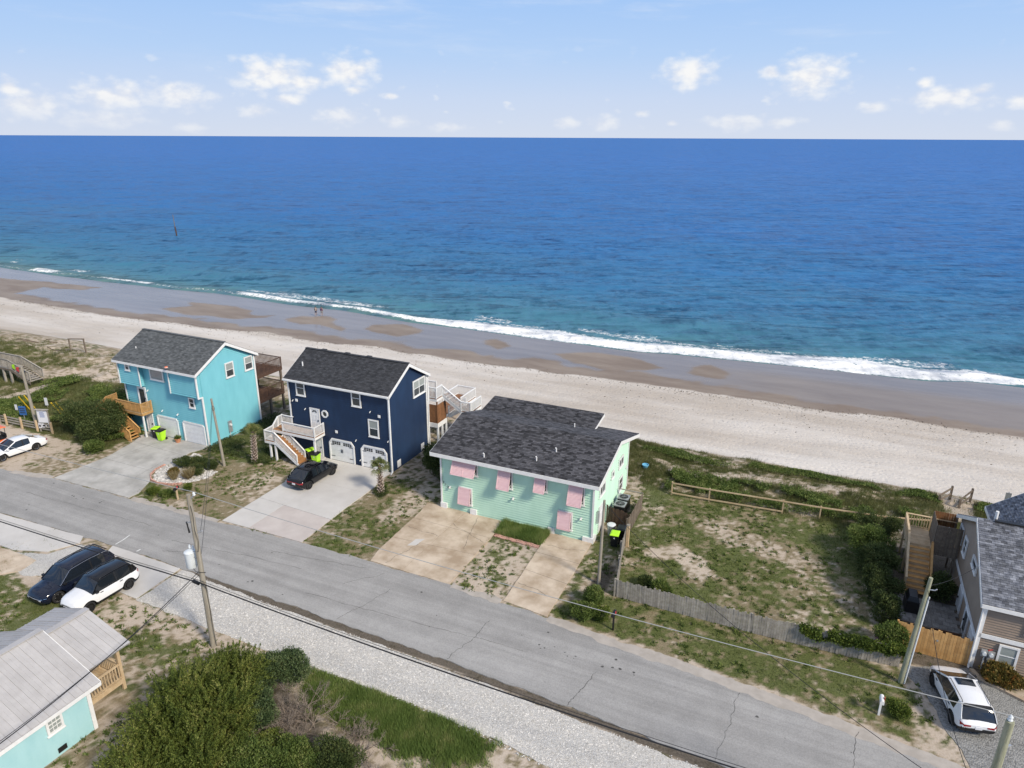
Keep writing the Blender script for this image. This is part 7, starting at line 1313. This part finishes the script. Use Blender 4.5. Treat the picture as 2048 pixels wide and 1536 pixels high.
# ---- grass and ground cover that nobody could count
def clear(x, y):                                              # not under buildings, slabs or the road
    bad = np.zeros(x.shape, bool)
    for a, b, c, d in ((-62, -51.4, 43.4, 54.5), (-43.6, -32.5, 46.2, 54.5), (-25.7, -12.9, 42.85, 53.9), (10.2, 24, 39.6, 52.5), (-38, -30.1, 4, 19.4), (-39.9, -32.35, 33.9, 46.3), (-26.7, -20.0, 34, 43), (-16.3, -12.9, 33.8, 43), (-47.5, -37.4, 24.4, 28)): bad |= (x > a) & (x < b) & (y > c) & (y < d)
    bad |= in_poly(x, y, [(-58.4, 33), (-58.2, 38), (-59.6, 43.6), (-51.5, 43.6), (-51.8, 38), (-49.5, 34), (-49.6, 33.3)]) | in_poly(x, y, far_e + near_e) | in_poly(x, y, [(-37.35, 24.3), (-11.9, 24.05), (45, 18), (45, 24), (-1.2, 27), (-37, 28)]) | in_poly(x, y, [(7.2, 38.4), (10.2, 39.5), (24, 33.6), (24, 29.9), (9.4, 31.75), (7.9, 36.2)]) | in_poly(x, y, ROCKBED)
    return ~bad
def blades(name, label, n, box, prob, h, w, mat, per=4, spread=.07, lean=.55, cat='grass'):
    x = RNG.uniform(box[0], box[1], n); y = RNG.uniform(box[2], box[3], n); keep = RNG.random(n) < prob(x, y); keep &= clear(x, y); x, y = x[keep], y[keep]; z = terrain(x, y); hh = h(x, y) if callable(h) else np.full(len(x), h)
    q = np.repeat(np.arange(len(x)), per); P = np.stack([x[q] + RNG.normal(0, spread, len(q)), y[q] + RNG.normal(0, spread, len(q)), z[q] - .01], 1); a = RNG.uniform(0, 6.283, len(q)); o = RNG.uniform(0, lean, len(q)); D = unit(np.stack([np.cos(a) * o, np.sin(a) * o, np.ones(len(q))], 1))
    r = RNG.normal(size=(len(q), 3)); s = unit(np.cross(D, r)); L = (hh[q] * RNG.uniform(.55, 1.2, len(q)))[:, None]; W2 = (w * RNG.uniform(.7, 1.3, len(q)))[:, None]; V = np.stack([P - s * W2 / 2, P + s * W2 / 2, P + D * L], 1).reshape(-1, 3)
    return bulk(name, V, np.arange(len(q) * 3).reshape(-1, 3), LM[mat], kind='stuff', label=label, cat=cat)
gm = lambda x, y: cover_fine(x, y)[0]; dm = lambda x, y: cover_fine(x, y)[1]
blades('grass', 'patchy green lawn grass around the houses', 150000, (-80, 12, 13, 56), lambda x, y: gm(x, y) * .95, lambda x, y: .05 + .2 * fbm(x, y, 1.1, 3, 60) ** 1.5, .032, 'grass', 3, .06)
blades('dry_grass', 'dry straw-coloured grass in the sandy lots', 110000, (-80, 12, 13, 56), lambda x, y: dm(x, y) * (1 - gm(x, y)) * .8, .07, .022, 'straw', 3, .07, .9)
blades('verge_grass', 'lush green grass growing at the near edge of the gravel strip', 26000, (-23.5, -11, 20.5, 24.6), lambda x, y: sstep(poly_dist(x, y, GREEN_VERGE) + (fbm(x, y, .9, 4, 55) - .5) * 2.6, -.7, .9), lambda x, y: .16 + .34 * fbm(x, y, .7, 3, 56), .028, 'deep', 4, .08, .5)
blades('bed_grass', 'tall green grass filling the bed against the mint house', 7000, (-20.4, -16.0, 41.1, 42.95), lambda x, y: sstep(fbm(x, y, 1.2, 3, 57) + .25 * sstep(y, 41.2, 42.2), .35, .6), lambda x, y: .18 + .55 * fbm(x, y, 1.3, 3, 58), .03, 'deep', 4, .08, .6)
dune_p = lambda x, y: gm(x, y) * sstep(y, 52.5, 54) * (1 - sstep(y, 62, 63.5))
blades('dune_grass', 'olive dune grass and sea oats along the beach edge', 60000, (-16, 24, 52.5, 63.4), lambda x, y: dune_p(x, y) * .8 + .05 * (y < 62.3), lambda x, y: .15 + .4 * fbm(x, y, .6, 3, 59), .022, 'olive', 4, .12, .7)
blades('dune_grass', 'olive dune grass on the slope behind the notice board', 70000, (-112, -60, 39, 60), lambda x, y: gm(x, y) * .8, .36, .026, 'olive', 4, .12, .8)
def carpet(name, label, n, box, prob, height, leaf, mat, cat='ground cover'):   # mounded leafy creepers
    x = RNG.uniform(box[0], box[1], n); y = RNG.uniform(box[2], box[3], n); keep = (RNG.random(n) < prob(x, y)) & clear(x, y); x, y = x[keep], y[keep]; hm = height(x, y); z = terrain(x, y) + hm * (1 - .45 * RNG.random(len(x)) ** 2)
    D = unit(np.stack([RNG.normal(0, .7, len(x)), RNG.normal(0, .7, len(x)), RNG.uniform(.1, 1, len(x))], 1)); V, F = leaf_quads(np.stack([x, y, z], 1), D, RNG.uniform(.7, 1.3, len(x)) * leaf[0], RNG.uniform(.7, 1.3, len(x)) * leaf[1]); return bulk(name, V, F, LM[mat], kind='stuff', label=label, cat=cat)
band = lambda y, a, b, s=.5: sstep(y, a - s, a + s) * (1 - sstep(y, b - s, b + s))
carpet('creepers', 'tangled green creepers behind the low rail fence', 80000, (-10, 9, 52.2, 58.2), lambda x, y: band(y, 53.0 + .07 * (x + 9), 56.6, .5) * sstep(fbm(x, y, .6, 3, 91), .42, .56), lambda x, y: .1 + .6 * fbm(x, y, .55, 3, 92), (.13, .08), 'lush')
carpet('creepers', 'deep green creeping vines along the seaward dune edge', 70000, (-13.5, 18, 58.6, 63), lambda x, y: sstep(np.interp(x, [-13, -11, -6, -4.4, -3.8, -1, 3, 6, 7, 9.5, 11, 12.8, 14, 18], [60.2, 61.2, 60.0, 59.2, 61.2, 61.9, 61.2, 61.0, 59.8, 61.9, 60.0, 60, 61.8, 62]) - y + (fbm(x, y, .7, 3, 93) - .5) * 1.6, -.1, .25) * sstep(y - np.interp(x, [-13, -6, -3.8, 3, 9, 18], [59.0, 58.9, 59.6, 59.3, 59.6, 58.5]), 0, .8) * (1 - band(x, 10.8, 13.2, .2)), lambda x, y: .06 + .4 * fbm(x, y, .7, 3, 94), (.13, .07), 'lush')
carpet('creepers', 'mounded green scrub on the dune left of the huge bush', 100000, (-82, -60, 39.2, 50.5), lambda x, y: band(y, 39.8, 49.5, .7) * sstep(fbm(x, y, .33, 3, 95), .42, .54) * (1 - .9 * in_poly(x, y, [(-84, 42.5), (-80.5, 43), (-79, 48), (-82, 48.5)])), lambda x, y: .15 + .8 * fbm(x, y, .42, 3, 96), (.16, .09), 'lush')
carpet('weeds', 'rank green weeds between the turquoise and navy houses', 26000, (-51.3, -43.6, 42.8, 53), lambda x, y: sstep(fbm(x, y, .45, 3, 97), .36, .5), lambda x, y: .08 + .5 * fbm(x, y, .6, 3, 98), (.13, .06), 'dark')
def fence_vine():                                             # leafy creeper spilling over the picket fence
    n = 12000; x = RNG.uniform(1.4, 6.9, n); top = 1.25 + .28 * fbm(x, x * 0, 1.1, 3, 99); k = RNG.random(n); side = RNG.choice([-1, 1], n); y = np.interp(x, [-1, 4, 6.9], [37.55, 37.75, 38.0]) + side * RNG.uniform(.02, .3, n) * np.sqrt(k) ; drop = 1.1 * fbm(x, x * 0 + 5, .9, 3, 101) * RNG.random(n); z = top - drop; keep = fbm(x, z, .9, 3, 102) + .12 * (x - 1) / 5 > .42; P = np.stack([x, y, z], 1)[keep]
    D = unit(RNG.normal(size=(len(P), 3)) + np.array([0, -.5, .5])); V, F = leaf_quads(P, D, RNG.uniform(.08, .16, len(P)), RNG.uniform(.06, .1, len(P))); bulk('fence_vine', V, F, LM['vine'], kind='stuff', label='bright green creeper spilling over the picket fence', cat='vine')
fence_vine()

def weeds(label, n, box, mat, seed, hgt=.16):                 # broad-leaved weeds dotted about the lots
    x = RNG.uniform(box[0], box[1], n); y = RNG.uniform(box[2], box[3], n); ok = clear(x, y) & (fbm(x, y, .5, 3, seed) > .48); x, y = x[ok], y[ok]; q = np.repeat(np.arange(len(x)), 16); sz = RNG.uniform(.5, 1.5, len(x)); P = np.stack([x[q] + RNG.normal(0, .05, len(q)) * sz[q], y[q] + RNG.normal(0, .05, len(q)) * sz[q], terrain(x[q], y[q])], 1); D = unit(np.stack([RNG.normal(0, .8, len(q)), RNG.normal(0, .8, len(q)), RNG.uniform(.4, 1, len(q))], 1)); V, F = leaf_quads(P, D, hgt * sz[q] * RNG.uniform(.6, 1.2, len(q)), .045 * sz[q])
    bulk('weeds', V, F, LM[mat], kind='stuff', label=label, cat='weeds')
weeds('dark weeds dotted over the fenced yard and verge', 1500, (-12.5, 8, 33.5, 53), 'lush', 111); weeds('green weeds dotted over the lots between the driveways', 2200, (-52, -16, 33.5, 46), 'lush', 112); weeds('scattered green weeds around the cottage', 1500, (-48, -28, 12, 24), 'lush', 113)
def wrack():                                                  # seaweed and shell litter along the last tide mark
    n = 2600; x = RNG.uniform(-140, 30, n); y = itp(_dry, x) + RNG.normal(-.5, .45, n) + RNG.choice([0, 0, 0, -5, -11], n) * RNG.random(n); D = unit(np.stack([RNG.normal(size=n), RNG.normal(size=n), np.full(n, .12)], 1)); V, F = leaf_quads(np.stack([x, y, terrain(x, y) + .01], 1), D, RNG.uniform(.06, .28, n), RNG.uniform(.04, .12, n)); bulk('wrack', V, F, M('dried_seaweed', (.05, .042, .03), (.16, .12, .08), .9, 3, island=.5), kind='stuff', label='dark seaweed litter along the tide mark on the beach', cat='seaweed')
wrack()
t = thing('roof_toy', 'small orange-red float lying on the charcoal roof', 'float', (-54.5, 42.75, 7.72)); b = MB(); b.lathe([(.02, 0), (.13, .03), (.16, .09), (.12, .16), (.03, .18)], n=12); obj('body', b, MT['paint_orange'], t, smooth=True); obj('stripe', MB().lathe([(.163, .07), (.168, .09), (.163, .11)], n=12, caps=False), MT['white'], t)
